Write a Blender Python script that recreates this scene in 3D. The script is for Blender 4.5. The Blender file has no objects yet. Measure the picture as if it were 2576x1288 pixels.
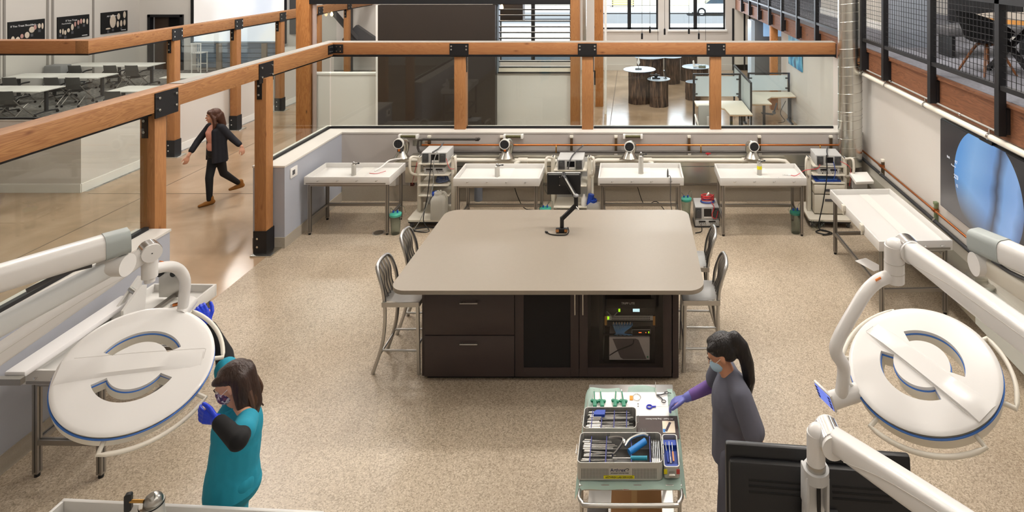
import bpy, bmesh, math, random
from mathutils import Vector, Matrix, Euler
random.seed(7)
S = bpy.context.scene
COL = S.collection
PI = math.pi
V = Vector

# ---------------------------------------------------------------- camera, sky, sun, lights, exposure
cam = bpy.data.cameras.new('camera'); camo = bpy.data.objects.new('camera', cam); COL.objects.link(camo)
camo.location = (0, 0, 4.3); camo.rotation_euler = (PI/2, 0, 0)
cam.sensor_fit = 'HORIZONTAL'; cam.sensor_width = 36; cam.lens = 1500/2576*36
cam.shift_x = (1288-1592)/2576; cam.shift_y = (-102-644)/2576
cam.clip_start = .05; cam.clip_end = 300
S.camera = camo
vs = S.view_settings
S.display_settings.display_device = 'sRGB'
vs.view_transform = 'Standard'; vs.look = 'None'; vs.gamma = 1; vs.use_curve_mapping = False
vs.exposure = -0.13
w = bpy.data.worlds.new('sky'); S.world = w; w.use_nodes = True
wn = w.node_tree.nodes; wl = w.node_tree.links
sky = wn.new('ShaderNodeTexSky'); sky.sky_type = 'HOSEK_WILKIE'; sky.sun_direction = (.3, .5, .8); sky.turbidity = 4
bg = wn['Background']; bg.inputs[1].default_value = 3.6
wl.new(sky.outputs[0], bg.inputs[0])
def lamp(name, kind, loc, energy, col=(1, .87, .72), size=.3, rot=(0, 0, 0), spread=None, sizey=None):
    l = bpy.data.lights.new(name, kind); l.energy = energy; l.color = col
    if kind == 'AREA':
        l.shape = 'DISK' if sizey is None else 'RECTANGLE'; l.size = size
        if sizey: l.size_y = sizey
        if spread: l.spread = math.radians(spread)
    if kind == 'POINT': l.shadow_soft_size = size/2
    if kind == 'SPOT':
        l.spot_size = math.radians(size); l.spot_blend = .6; l.shadow_soft_size = .12
    if kind == 'SUN': l.angle = math.radians(2)
    o = bpy.data.objects.new(name, l); COL.objects.link(o); o.location = loc; o.rotation_euler = rot
    return o
sun = lamp('sun', 'SUN', (0, 40, 30), 15, (1, .96, .9), rot=(math.radians(30), math.radians(14), 0))
WARM = (1, .955, .905); NEUT = (1, .96, .91); COOL = (.80, .89, 1)
# ceiling lamps over the lab (high warm spots in rows)
for i, (x, y, e) in enumerate([(-2.4, 7.0, 26), (-3.2, 8.8, 84), (-.9, 8.7, 116), (1.9, 8.6, 132), (3.0, 6.2, 118),
                               (2.5, 3.6, 50)]):
    lamp('ceiling_lamp_light', 'POINT', (x, y, 6.3), e*2.9, WARM, .28)
# added fill: broad soft point lights nearer the camera, no fixtures
for x, y, e in [(-.6, 2.4, 50), (.7, .6, 100), (-3.2, 3.6, 10)]:
    lamp('added_fill_light', 'POINT', (x, y, 6.2), e, WARM, 1.6)
# corridor
for x, y, e in [(-7.8, 7.8, 85), (-7.6, 11.8, 170), (-8.4, 16.5, 150)]:
    lamp('corridor_lamp_light', 'POINT', (x, y, 6.2), e*2.6, NEUT, .6)
# conference room
for x, y, e in [(-12.5, 14.5, 80), (-16.5, 15.5, 100), (-13, 19.5, 80), (-16.8, 20.5, 78)]:
    lamp('conference_lamp_light', 'AREA', (x, y, 6.2), e, NEUT, .9)
# lobby
for x, y, e in [(-4.5, 12.2, 60), (-4.5, 18.5, 90), (.3, 15.5, 110), (1.2, 20.3, 170), (3.0, 13.6, 100)]:
    lamp('lobby_lamp_light', 'AREA', (x, y, 6.2), e, NEUT, .5)
# mezzanine
for x, y, e in [(5.6, 4.5, 50), (5.8, 9, 60), (5.6, 15, 70)]:
    lamp('mezzanine_lamp_light', 'AREA', (x, y, 5.6), e, NEUT, .5)
# daylight arriving through the street windows
lamp('window_daylight', 'AREA', (1.2, 23.0, 3.0), 300, COOL, 4.6, rot=(math.radians(-75), 0, 0), sizey=2.6)
# cool area light high behind the mezzanine, no glazing built there
lamp('side_cool_light', 'AREA', (7.9, 6, 5.6), 200, COOL, 6, rot=(0, math.radians(80), 0), sizey=1.2)

# ---------------------------------------------------------------- helpers
def lin(c):
    if isinstance(c, str):
        c = [int(c[i:i+2], 16)/255 for i in (0, 2, 4)]
        c = [(v/12.92 if v <= .04045 else ((v+.055)/1.055)**2.4) for v in c]
    return (*c[:3], 1)
MATS = {}
def M(name, col, rough=.5, metal=0, bump=0, bscale=60, var=0, vscale=4, emit=0, coat=0, alpha=1, trans=0, stretch=(1, 1, 1), ior=1.45):
    if name in MATS: return MATS[name]
    m = bpy.data.materials.new(name); m.use_nodes = True
    n = m.node_tree.nodes; l = m.node_tree.links; b = n['Principled BSDF']
    c = lin(col)
    b.inputs['Base Color'].default_value = c; b.inputs['Roughness'].default_value = rough
    b.inputs['Metallic'].default_value = metal; b.inputs['Coat Weight'].default_value = coat; b.inputs['IOR'].default_value = ior
    b.inputs['Transmission Weight'].default_value = trans; b.inputs['Alpha'].default_value = alpha
    if emit:
        b.inputs['Emission Color'].default_value = c; b.inputs['Emission Strength'].default_value = emit
    if var or bump:
        tc = n.new('ShaderNodeTexCoord'); mp = n.new('ShaderNodeMapping'); l.new(tc.outputs['Object'], mp.inputs[0]); mp.inputs['Scale'].default_value = stretch
    nz = n.new('ShaderNodeTexNoise'); nz.inputs['Scale'].default_value = vscale; nz.inputs['Detail'].default_value = 4
    if var:
        l.new(mp.outputs[0], nz.inputs[0])
        mx = n.new('ShaderNodeMix'); mx.data_type = 'RGBA'; l.new(nz.outputs[0], mx.inputs[0])
        mx.inputs[6].default_value = (*[v*(1-var) for v in c[:3]], 1); mx.inputs[7].default_value = (*[min(1, v*(1+var)) for v in c[:3]], 1)
        l.new(mx.outputs[2], b.inputs['Base Color'])
    if bump:
        n2 = n.new('ShaderNodeTexNoise'); n2.inputs['Scale'].default_value = bscale; l.new(mp.outputs[0], n2.inputs[0])
        bp = n.new('ShaderNodeBump'); bp.inputs['Strength'].default_value = bump; bp.inputs['Distance'].default_value = .01
        l.new(n2.outputs[0], bp.inputs['Height']); l.new(bp.outputs[0], b.inputs['Normal'])
    MATS[name] = m
    return m
def nodes(m): return m.node_tree.nodes, m.node_tree.links, m.node_tree.nodes['Principled BSDF']
def ramp(n, stops):
    r = n.new('ShaderNodeValToRGB'); e = r.color_ramp.elements
    while len(e) < len(stops): e.new(.5)
    for k, (p, c) in enumerate(stops): e[k].position = p; e[k].color = lin(c)
    return r
def wood(name, axis, a='b5793f', b2='d39a5e', dark='5d3013', rough=.55):
    m = M(name, a, rough); n, l, b = nodes(m)
    tc = n.new('ShaderNodeTexCoord'); mp = n.new('ShaderNodeMapping'); l.new(tc.outputs['Object'], mp.inputs[0])
    sc = [9, 9, 9]; sc[axis] = .7; mp.inputs['Scale'].default_value = sc
    nz = n.new('ShaderNodeTexNoise'); nz.inputs['Scale'].default_value = 1.0; nz.inputs['Detail'].default_value = 3; nz.inputs['Distortion'].default_value = 1.2
    l.new(mp.outputs[0], nz.inputs[0])
    wv = n.new('ShaderNodeMath'); wv.operation = 'MULTIPLY'; wv.inputs[1].default_value = 14; l.new(nz.outputs[0], wv.inputs[0])
    fr = n.new('ShaderNodeMath'); fr.operation = 'PINGPONG'; fr.inputs[1].default_value = 1; l.new(wv.outputs[0], fr.inputs[0])
    r = ramp(n, [(0, a), (.7, b2), (1, a)]); l.new(fr.outputs[0], r.inputs[0])
    # knots
    m2 = n.new('ShaderNodeMapping'); s2 = [5.2, 5.2, 5.2]; s2[axis] = 1.9; m2.inputs['Scale'].default_value = s2; l.new(tc.outputs['Object'], m2.inputs[0])
    vo = n.new('ShaderNodeTexVoronoi'); vo.inputs['Scale'].default_value = 1; l.new(m2.outputs[0], vo.inputs[0])
    r2 = ramp(n, [(0, 'ffffff'), (.085, '909090'), (.13, '000000')]); l.new(vo.outputs['Distance'], r2.inputs[0])
    mx = n.new('ShaderNodeMix'); mx.data_type = 'RGBA'; l.new(r2.outputs[0], mx.inputs[0]); l.new(r.outputs[0], mx.inputs[6]); mx.inputs[7].default_value = lin(dark)
    l.new(mx.outputs[2], b.inputs['Base Color'])
    return m
def glassmat(name, tint, refl=1.0, rough=0.0):
    m = bpy.data.materials.new(name); m.use_nodes = True; n = m.node_tree.nodes; l = m.node_tree.links; n.clear()
    o = n.new('ShaderNodeOutputMaterial'); t = n.new('ShaderNodeBsdfTransparent'); t.inputs[0].default_value = lin(tint)
    g = n.new('ShaderNodeBsdfGlossy'); g.inputs['Roughness'].default_value = rough
    f = n.new('ShaderNodeLayerWeight'); f.inputs[0].default_value = .5
    pw = n.new('ShaderNodeMath'); pw.operation = 'POWER'; pw.inputs[1].default_value = 5; l.new(f.outputs['Facing'], pw.inputs[0])
    mu = n.new('ShaderNodeMath'); mu.operation = 'MULTIPLY_ADD'; mu.inputs[1].default_value = .9*refl; mu.inputs[2].default_value = .035*refl; l.new(pw.outputs[0], mu.inputs[0])
    x = n.new('ShaderNodeMixShader'); l.new(mu.outputs[0], x.inputs[0]); l.new(t.outputs[0], x.inputs[1]); l.new(g.outputs[0], x.inputs[2]); l.new(x.outputs[0], o.inputs[0])
    MATS[name] = m
    return m
def frosted(name, col):
    m = bpy.data.materials.new(name); m.use_nodes = True; n = m.node_tree.nodes; l = m.node_tree.links; n.clear()
    o = n.new('ShaderNodeOutputMaterial'); t = n.new('ShaderNodeBsdfTranslucent'); t.inputs[0].default_value = lin(col)
    d = n.new('ShaderNodeBsdfDiffuse'); d.inputs[0].default_value = lin(col); p = n.new('ShaderNodeBsdfTransparent')
    a = n.new('ShaderNodeMixShader'); a.inputs[0].default_value = .5; l.new(t.outputs[0], a.inputs[1]); l.new(d.outputs[0], a.inputs[2])
    x = n.new('ShaderNodeMixShader'); x.inputs[0].default_value = .25; l.new(a.outputs[0], x.inputs[1]); l.new(p.outputs[0], x.inputs[2]); l.new(x.outputs[0], o.inputs[0])
    MATS[name] = m
    return m

def frame(z, up=V((0, 0, 1))):
    z = V(z).normalized()
    x = up.cross(z)
    if x.length < 1e-4: x = V((1, 0, 0)).cross(z) if abs(z.x) < .9 else V((0, 1, 0)).cross(z)
    x.normalize(); y = z.cross(x)
    return Matrix((x, y, z)).transposed()
def smoothpts(pts, k=6, closed=False):
    P = [V(p) for p in pts]; n = len(P); out = []
    rng = range(n if closed else n-1)
    for i in rng:
        p0 = P[(i-1) % n] if closed or i > 0 else P[0]*2-P[1]
        p1 = P[i]; p2 = P[(i+1) % n]
        p3 = P[(i+2) % n] if closed or i+2 < n else P[-1]*2-P[-2]
        for j in range(k):
            t = j/k
            out.append(.5*((2*p1)+(p2-p0)*t+(2*p0-5*p1+4*p2-p3)*t*t+(3*p1-p0-3*p2+p3)*t**3))
    if not closed: out.append(P[-1])
    return out
class MB:
    def __init__(s): s.bm = bmesh.new(); s.i = 0; s.xf = None
    def m(s, i): s.i = i; return s
    def _f(s, vs):
        if s.xf:
            for v in vs: v.co = s.xf @ v.co
        fs = set()
        for v in vs: fs.update(v.link_faces)
        for f in fs: f.material_index = s.i
    def box(s, c, d, rot=None, bev=0):
        mt = Matrix.Translation(c) @ (rot.to_4x4() if rot is not None else Matrix.Identity(4)) @ Matrix.Diagonal((*d, 1))
        r = bmesh.ops.create_cube(s.bm, size=1, matrix=mt); vs = r['verts']
        if bev:
            es = {e for v in vs for e in v.link_edges}
            r = bmesh.ops.bevel(s.bm, geom=list(es), offset=bev, segments=2, affect='EDGES', profile=.5)
            vs = list({v for f in r['faces'] for v in f.verts} | {v for v in vs if v.is_valid})
        s._f(vs); return s
    def bb(s, x0, x1, y0, y1, z0, z1, bev=0):
        return s.box(((x0+x1)/2, (y0+y1)/2, (z0+z1)/2), (abs(x1-x0), abs(y1-y0), abs(z1-z0)), None, bev)
    def bar(s, p0, p1, wx, wy, up=V((0, 0, 1)), bev=0):
        p0 = V(p0); p1 = V(p1); d = p1-p0
        return s.box((p0+p1)/2, (wx, wy, d.length), frame(d, up), bev)
    def cyl(s, p0, p1, r0, r1=None, n=16):
        p0 = V(p0); p1 = V(p1); d = p1-p0; r1 = r0 if r1 is None else r1
        mt = Matrix.Translation((p0+p1)/2) @ frame(d).to_4x4()
        r = bmesh.ops.create_cone(s.bm, cap_ends=True, segments=n, radius1=r0, radius2=r1, depth=d.length, matrix=mt)
        s._f(r['verts']); return s
    def tube(s, pts, r, n=8, k=0, closed=False, flat=1):
        P = smoothpts(pts, k, closed) if k else [V(p) for p in pts]
        N = len(P); R = r if callable(r) else (lambda t: r)
        rings = []; prev = None
        for i, p in enumerate(P):
            t = (P[(i+1) % N]-P[i-1]) if closed else (P[min(i+1, N-1)]-P[max(i-1, 0)])
            if t.length < 1e-9: t = V((0, 0, 1))
            t.normalize()
            if prev is None: x = frame(t).col[0]
            else:
                x = prev-t*prev.dot(t)
                if x.length < 1e-6: x = frame(t).col[0]
                x.normalize()
            x = V(x); prev = x; y = t.cross(x); q = R(i/max(N-1, 1))
            rings.append([s.bm.verts.new(p+(x*math.cos(a)+y*math.sin(a)*flat)*q) for a in [2*PI*j/n for j in range(n)]])
        for i in range(N if closed else N-1):
            a = rings[i]; b = rings[(i+1) % N]
            for j in range(n): s.bm.faces.new((a[j], a[(j+1) % n], b[(j+1) % n], b[j]))
        if not closed:
            s.bm.faces.new(rings[0][::-1]); s.bm.faces.new(rings[-1])
        s._f([v for g in rings for v in g]); return s
    def lathe(s, prof, o=(0, 0, 0), n=24, ax=None, arc=None):
        mt = Matrix.Translation(o) @ (frame(ax).to_4x4() if ax is not None else Matrix.Identity(4)); g = []
        for r, z in prof:
            if r < 1e-6: g.append([s.bm.verts.new(mt @ V((0, 0, z)))])
            else: g.append([s.bm.verts.new(mt @ V((r*math.cos(2*PI*j/n), r*math.sin(2*PI*j/n), z))) for j in range(n)])
        for a, b in zip(g, g[1:]):
            for j in range(n):
                q = [a[j % len(a)], a[(j+1) % len(a)], b[(j+1) % len(b)], b[j % len(b)]]
                q2 = [];  [q2.append(v) for v in q if v not in q2]
                if len(q2) > 2: s.bm.faces.new(q2)
        s._f([v for r in g for v in r]); return s
    def ball(s, c, r, n=16, rot=None):
        if not hasattr(r, '__len__'): r = (r, r, r)
        mt = Matrix.Translation(c) @ (rot.to_4x4() if rot is not None else Matrix.Identity(4)) @ Matrix.Diagonal((*r, 1))
        q = bmesh.ops.create_uvsphere(s.bm, u_segments=n, v_segments=max(6, n*2//3), radius=1, matrix=mt); s._f(q['verts']); return s
    def prism(s, poly, z0, z1, mt=None):
        mt = mt or Matrix.Identity(4)
        a = [s.bm.verts.new(mt @ V((x, y, z0))) for x, y in poly]; b = [s.bm.verts.new(mt @ V((x, y, z1))) for x, y in poly]
        n = len(poly)
        s.bm.faces.new(a[::-1]); s.bm.faces.new(b)
        for j in range(n): s.bm.faces.new((a[j], a[(j+1) % n], b[(j+1) % n], b[j]))
        s._f(a+b); return s
    def quad(s, *ps):
        v = [s.bm.verts.new(p) for p in ps]; s.bm.faces.new(v); s._f(v); return s
def rrect(x0, x1, y0, y1, r, k=6):
    p = []
    for cx, cy, a in ((x1-r, y1-r, 0), (x0+r, y1-r, 90), (x0+r, y0+r, 180), (x1-r, y0+r, 270)):
        for j in range(k+1):
            t = math.radians(a+90*j/k); p.append((cx+r*math.cos(t), cy+r*math.sin(t)))
    return p
def obj(name, mb, mat, parent=None, label=None, flat=False, kind=None):
    me = bpy.data.meshes.new(name)
    if isinstance(mb, MB):
        bmesh.ops.recalc_face_normals(mb.bm, faces=mb.bm.faces[:]); mb.bm.to_mesh(me); mb.bm.free()
    else: me = mb; me.name = name
    for m in (mat if isinstance(mat, (list, tuple)) else [mat]): me.materials.append(m)
    if not flat:
        me.polygons.foreach_set('use_smooth', [True]*len(me.polygons)); me.set_sharp_from_angle(angle=math.radians(38))
    o = bpy.data.objects.new(name, me); COL.objects.link(o)
    if parent: o.parent = parent
    if label: o['label'] = label
    if kind: o['kind'] = kind
    return o
def struct(name, mb, mat): return obj(name, mb, mat, kind='structure')
def thing(name, label, cat, loc=(0, 0, 0), rz=0, group=None):
    o = bpy.data.objects.new(name, None); COL.objects.link(o); o.location = loc; o.rotation_euler = (0, 0, rz)
    o.empty_display_size = .1
    return tag(o, label, cat, group)
def tag(o, label, cat, group=None):
    o['label'] = label; o['category'] = cat
    if group: o['group'] = group
    return o
def solo(name, mb, mat, label, cat, group=None): return tag(obj(name, mb, mat), label, cat, group)
def dup(root, loc=None, rz=None, label=None, group=None):
    r = root.copy(); COL.objects.link(r)
    if loc is not None: r.location = loc
    if rz is not None: r.rotation_euler = (0, 0, rz)
    if label: r['label'] = label
    if group: r['group'] = group
    for ch in list(root.children):
        c = ch.copy(); COL.objects.link(c); c.parent = r
        for g in list(ch.children):
            d = g.copy(); COL.objects.link(d); d.parent = c
    return r
def text(name, body, size, mat, parent, mt, ext=.0006, label=None):
    cu = bpy.data.curves.new(name, 'FONT'); cu.body = body; cu.size = size; cu.extrude = ext; cu.align_x = 'CENTER'; cu.align_y = 'CENTER'; cu.resolution_u = 3
    t = bpy.data.objects.new(name, cu); COL.objects.link(t)
    me = bpy.data.meshes.new_from_object(t.evaluated_get(bpy.context.evaluated_depsgraph_get()))
    bpy.data.objects.remove(t); bpy.data.curves.remove(cu)
    me.transform(mt)
    return obj(name, me, mat, parent, label, flat=True)
def blob(name, prims, mat, parent=None, voxel=.012, smooth=6, label=None, cut=None):
    """one continuous surface grown round tapered limbs ('c', p0, r0, p1, r1) and ellipsoids ('e', c, r, rot)"""
    mb = MB()
    for p in prims:
        if p[0] == 'c':
            _, p0, r0, p1, r1 = p
            if (V(p0)-V(p1)).length > 1e-4: mb.cyl(p0, p1, r0, r1, 14)
            mb.ball(p0, r0*.999, 14); mb.ball(p1, r1*.999, 14)
        else: mb.ball(p[1], p[2], 20, p[3] if len(p) > 3 else None)
    me = bpy.data.meshes.new('tmp'); mb.bm.to_mesh(me); mb.bm.free()
    t = bpy.data.objects.new('tmp', me); COL.objects.link(t)
    r = t.modifiers.new('r', 'REMESH'); r.mode = 'VOXEL'; r.voxel_size = voxel
    s = t.modifiers.new('s', 'SMOOTH'); s.factor = .5; s.iterations = smooth
    out = bpy.data.meshes.new_from_object(t.evaluated_get(bpy.context.evaluated_depsgraph_get()))
    bpy.data.objects.remove(t); bpy.data.meshes.remove(me)
    if cut is not None:
        bm = bmesh.new(); bm.from_mesh(out); bmesh.ops.bisect_plane(bm, geom=bm.verts[:]+bm.edges[:]+bm.faces[:], plane_co=(0, 0, cut), plane_no=(0, 0, 1), clear_inner=True)
        bmesh.ops.holes_fill(bm, edges=[e for e in bm.edges if e.is_boundary], sides=0); bm.to_mesh(out); bm.free()
    o = obj(name, out, mat, parent, label)
    o.data.polygons.foreach_set('use_smooth', [True]*len(o.data.polygons))
    at = o.data.attributes.get('sharp_edge')
    if at: o.data.attributes.remove(at)
    return o

# ---------------------------------------------------------------- materials
white = M('white_plastic', 'eceae6', .35); tray_w = M('tray_white', 'd9d7d3', .35)
cream = M('cream_enamel', 'd8d2c4', .4); lampw = M('lamp_white', 'dcdad7', .3, coat=.15); handw = M('handle_ivory', 'e6e0d2', .4)
wallw = M('wall_white_paint', 'cfcac3', .8, var=.02, vscale=2); wallc = M('wall_cool_grey', 'a6a9b2', .75, var=.02, vscale=2); wallg = M('wall_grey_paint', 'b1aba6', .75, var=.02, vscale=2)
capm = M('wall_cap', 'd2cdc6', .6); black = M('black_steel', '0d0d11', .5); blackp = M('black_plastic', '121214', .35)
blk = M('black_matt', '0a0a0b', .7); steel = M('stainless', 'b9b7b2', .3, 1, var=.05, vscale=6); chrome = M('chrome', 'd8d8d8', .12, 1)
alu = M('brushed_aluminium', 'bdbcba', .34, 1, var=.05, vscale=30, stretch=(1, 1, .1)); alud = M('extruded_aluminium', '9b9690', .4, .9)
galv = M('galvanised_sheet', 'd0cfc8', .27, 1, var=.12, vscale=7, bump=.05, bscale=9); copper = M('copper_pipe', 'b8703f', .3, 1, var=.1, vscale=8)
pvc = M('white_pvc', 'e2ddd0', .4); rub = M('dark_rubber', '2b2b2c', .7); brass = M('brass', 'b48a4a', .3, 1); rust = M('dark_pipe', '4b4744', .5, .6)
grey = M('grey_plastic', '8d8d8d', .45); lgrey = M('light_grey', 'b9b9b8', .45); capg = M('arm_cap_grey', '9fa6a4', .45); dgrey = M('dark_grey', '4a4a4c', .5)
woodx = wood('timber_x', 0, '92603a', 'a06f45'); woody = wood('timber_y', 1, '875a36', 'a27549'); woodz = wood('timber_z', 2, '95653c', 'a57446')
oldwood = wood('old_timber', 1, '633d26', '7d5033', '2b1408', .7); oldz = wood('old_timber_z', 2, '9a6231', 'b57c45', '38200e', .7)
deskm = M('pale_laminate', 'd8d2c2', .4); glass = glassmat('clear_glass', 'f7faf8', 1.0); wglass = glassmat('window_glass', 'f5fbff', .6); clearp = glassmat('clear_plastic', 'e6ebe8', 1.6, .1)
frost = frosted('frosted_glass', 'dfe9ec'); tealp = M('teal_plastic', '3f9e8b', .4); bluep = M('blue_plastic', '1e44a8', .4); milky = frosted('milky_plastic', 'e4e2da')
redt = M('red_tube', 'b8242a', .4); bluet = M('blue_tube', '2546a0', .4); greyc = M('grey_cable', '8a8a86', .5); orange = M('orange_plastic', 'e27a1e', .5)
espresso = M('espresso_laminate', '3a302f', .42, var=.04, vscale=3); slabm = M('solid_surface', '8d8478', .36, var=.03, vscale=30)
skin = M('skin', 'd3a184', .55, var=.05, vscale=8)
bluerim = M('blue_trim', '3f74c4', .4); yellow = M('yellow_label', 'd9cf12', .6); paper = M('white_paper', 'f0eeec', .7); card = M('cardboard', 'a97c4e', .8, var=.08, vscale=9)
ink = M('dark_ink', '2a2c33', .6); whiteink = M('white_ink', 'f2f2f2', .6)

def floormat(name, base, dk, lt, sc, rough, dens=(.36, .62)):
    m = M(name, base, rough); n, l, b = nodes(m)
    tc = n.new('ShaderNodeTexCoord'); v = n.new('ShaderNodeTexVoronoi'); v.inputs['Scale'].default_value = sc; l.new(tc.outputs['Object'], v.inputs[0])
    sep = n.new('ShaderNodeSeparateColor'); l.new(v.outputs['Color'], sep.inputs[0])
    r = ramp(n, [(0, dk), (.16, dk), (.3, base), (.72, base), (.86, lt)]); l.new(sep.outputs[0], r.inputs[0])
    nz = n.new('ShaderNodeTexNoise'); nz.inputs['Scale'].default_value = .7; nz.inputs['Detail'].default_value = 5; l.new(tc.outputs['Object'], nz.inputs[0])
    r2 = ramp(n, [(.3, 'dcd8d4'), (.7, 'ffffff')]); l.new(nz.outputs[0], r2.inputs[0])
    mx = n.new('ShaderNodeMix'); mx.data_type = 'RGBA'; mx.blend_type = 'MULTIPLY'; mx.inputs[0].default_value = 1; l.new(r.outputs[0], mx.inputs[6]); l.new(r2.outputs[0], mx.inputs[7])
    l.new(mx.outputs[2], b.inputs['Base Color'])
    bp = n.new('ShaderNodeBump'); bp.inputs['Strength'].default_value = .25; bp.inputs['Distance'].default_value = .002; l.new(sep.outputs[1], bp.inputs['Height']); l.new(bp.outputs[0], b.inputs['Normal'])
    return m
labfloor = floormat('speckled_epoxy', 'bbac97', '9e907c', 'cfc2ae', 105, .34)
concrete = M('polished_concrete', 'a89a88', .17)
n, l, b = nodes(concrete)
tc = n.new('ShaderNodeTexCoord'); nz = n.new('ShaderNodeTexNoise'); nz.inputs['Scale'].default_value = .9; nz.inputs['Detail'].default_value = 7; nz.inputs['Distortion'].default_value = .6; l.new(tc.outputs['Object'], nz.inputs[0])
r = ramp(n, [(.25, '8b765f'), (.5, 'a48c73'), (.75, 'b8a189')]); l.new(nz.outputs[0], r.inputs[0]); l.new(r.outputs[0], b.inputs['Base Color'])
carpet = M('grey_carpet', '7d7a76', .95)
n, l, b = nodes(carpet)
tc = n.new('ShaderNodeTexCoord'); mp = n.new('ShaderNodeMapping'); mp.inputs['Scale'].default_value = (2, 7, 1); l.new(tc.outputs['Object'], mp.inputs[0])
nz = n.new('ShaderNodeTexNoise'); nz.inputs['Scale'].default_value = 5; nz.inputs['Detail'].default_value = 6; l.new(mp.outputs[0], nz.inputs[0])
r = ramp(n, [(.35, '4e4d50'), (.5, '86837e'), (.65, 'a39f98')]); l.new(nz.outputs[0], r.inputs[0]); l.new(r.outputs[0], b.inputs['Base Color'])
block = M('painted_block', 'c8c3b8', .7)
n, l, b = nodes(block)
tc = n.new('ShaderNodeTexCoord'); mp = n.new('ShaderNodeMapping'); mp.inputs['Rotation'].default_value = (PI/2, 0, PI/2); l.new(tc.outputs['Object'], mp.inputs[0])
bt = n.new('ShaderNodeTexBrick'); bt.inputs['Scale'].default_value = 1; bt.inputs['Brick Width'].default_value = .4; bt.inputs['Row Height'].default_value = .2; bt.inputs['Mortar Size'].default_value = .008
l.new(mp.outputs[0], bt.inputs[0]); bp = n.new('ShaderNodeBump'); bp.inputs['Distance'].default_value = .004; bp.invert = True; l.new(bt.outputs['Fac'], bp.inputs['Height']); l.new(bp.outputs[0], b.inputs['Normal'])
# ================================================================ the building
struct('floor_lab', MB().bb(-5.3, 4.3, -2.5, 10.7, -.1, 0), labfloor)
struct('floor_corridor', MB().bb(-10.1, -5.3, -2.5, 23.3, -.1, -.0005).bb(-19.2, -10.1, -2.5, 11.05, -.1, -.0005).bb(-5.3, 4.3, 10.7, 23.3, -.1, -.0005).bb(4.3, 8.5, -2.5, 23.3, -.1, -.0005), concrete)
struct('trim_6', MB().bb(-8.87, -8.855, -2.5, 23.2, -.0006, .0006).bb(-10.0, -5.7, 10.94, 10.955, -.0006, .0006).bb(-10.0, -5.7, 16.5, 16.515, -.0006, .0006).bb(-.6, -.585, 11.06, 23.1, -.0006, .0006), M('saw_cut', '5d4f40', .8))
struct('floor_conference', MB().bb(-19.2, -10.1, 11.05, 23.3, -.1, 0), carpet)
struct('ceiling', MB().bb(-19.4, 8.7, -2.7, 23.6, 7, 7.2), wallw)
struct('wall_rear', MB().bb(-19.4, 8.7, -2.7, -2.5, 0, 7), wallw)
struct('wall_outer_left', MB().bb(-19.5, -19.2, -2.5, 23.6, 0, 7), wallw)
struct('wall_outer_right', MB().bb(8.5, 8.7, -2.5, 23.6, 0, 7), wallw)
mb = MB()                                                            # street wall with its openings
Y0, Y1 = 23.2, 23.5
for x0, x1, z0, z1 in [(-19.4, -18.8, 0, 7), (-18.8, -17.5, 2.13, 7), (-17.5, -5.2, 0, 7), (-5.2, -2.4, 0, .3), (-5.2, -2.4, 4.6, 7), (-2.4, -1.22, 0, 7),
                       (-1.22, .97, 0, 1.57), (-1.22, .97, 4.6, 7), (.97, 1.4, 0, 7), (1.4, 3.6, 0, 1.57), (1.4, 3.6, 4.6, 7), (3.6, 8.7, 0, 7)]:
    mb.bb(x0, x1, Y0, Y1, z0, z1)
struct('wall_street', mb, wallw)
struct('trim_1', MB().bb(-1.3, 8.4, 23.14, 23.2, 0, .22), wallw)
struct('trim_2', MB().bb(-1.3, 1.02, 23.12, 23.2, 1.5, 1.57).bb(1.36, 3.66, 23.12, 23.2, 1.5, 1.57), M('trim_white', 'e8e6e0', .5))
for k, (x0, x1, z0, xm) in enumerate([(-1.22, .97, 1.57, -.14), (1.4, 3.6, 1.57, 2.44), (-5.2, -2.4, .3, -3.9)]):
    t = thing(f'window_{k+1}', 'street window', 'window'); t['kind'] = 'structure'
    mb = MB()
    for a, b_ in ((x0, x0+.06), (x1-.06, x1), (xm-.07, xm+.07)): mb.bb(a, b_, 23.28, 23.36, z0, 4.6)
    mb.bb(x0, x1, 23.28, 23.36, z0, z0+.07).bb(x0, x1, 23.28, 23.36, 4.53, 4.6).bb(x0, x1, 23.3, 23.34, z0+.6, z0+.63).bb(x0, x1, 23.3, 23.34, z0+1.65, z0+1.68)
    obj('window_frame', mb, black, t); obj('pane', MB().bb(x0, x1, 23.315, 23.322, z0, 4.6), wglass, t)
# ---- door opening of the conference room
t = thing('door_1', 'dark doorway', 'door'); t['kind'] = 'structure'
obj('door_frame', MB().bb(-18.83, -18.73, 23.12, 23.3, 0, 2.16).bb(-17.57, -17.47, 23.12, 23.3, 0, 2.16).bb(-18.83, -17.47, 23.12, 23.3, 2.06, 2.16), black, t)
obj('leaf', MB().bb(-18.72, -18.2, 23.35, 23.4, 0, 2.06), M('dark_door', '3a2c22', .5), t); obj('recess', MB().bb(-18.85, -17.4, 23.7, 23.75, 0, 2.3), M('recess_dark', '201d1b', .9), t)
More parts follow.
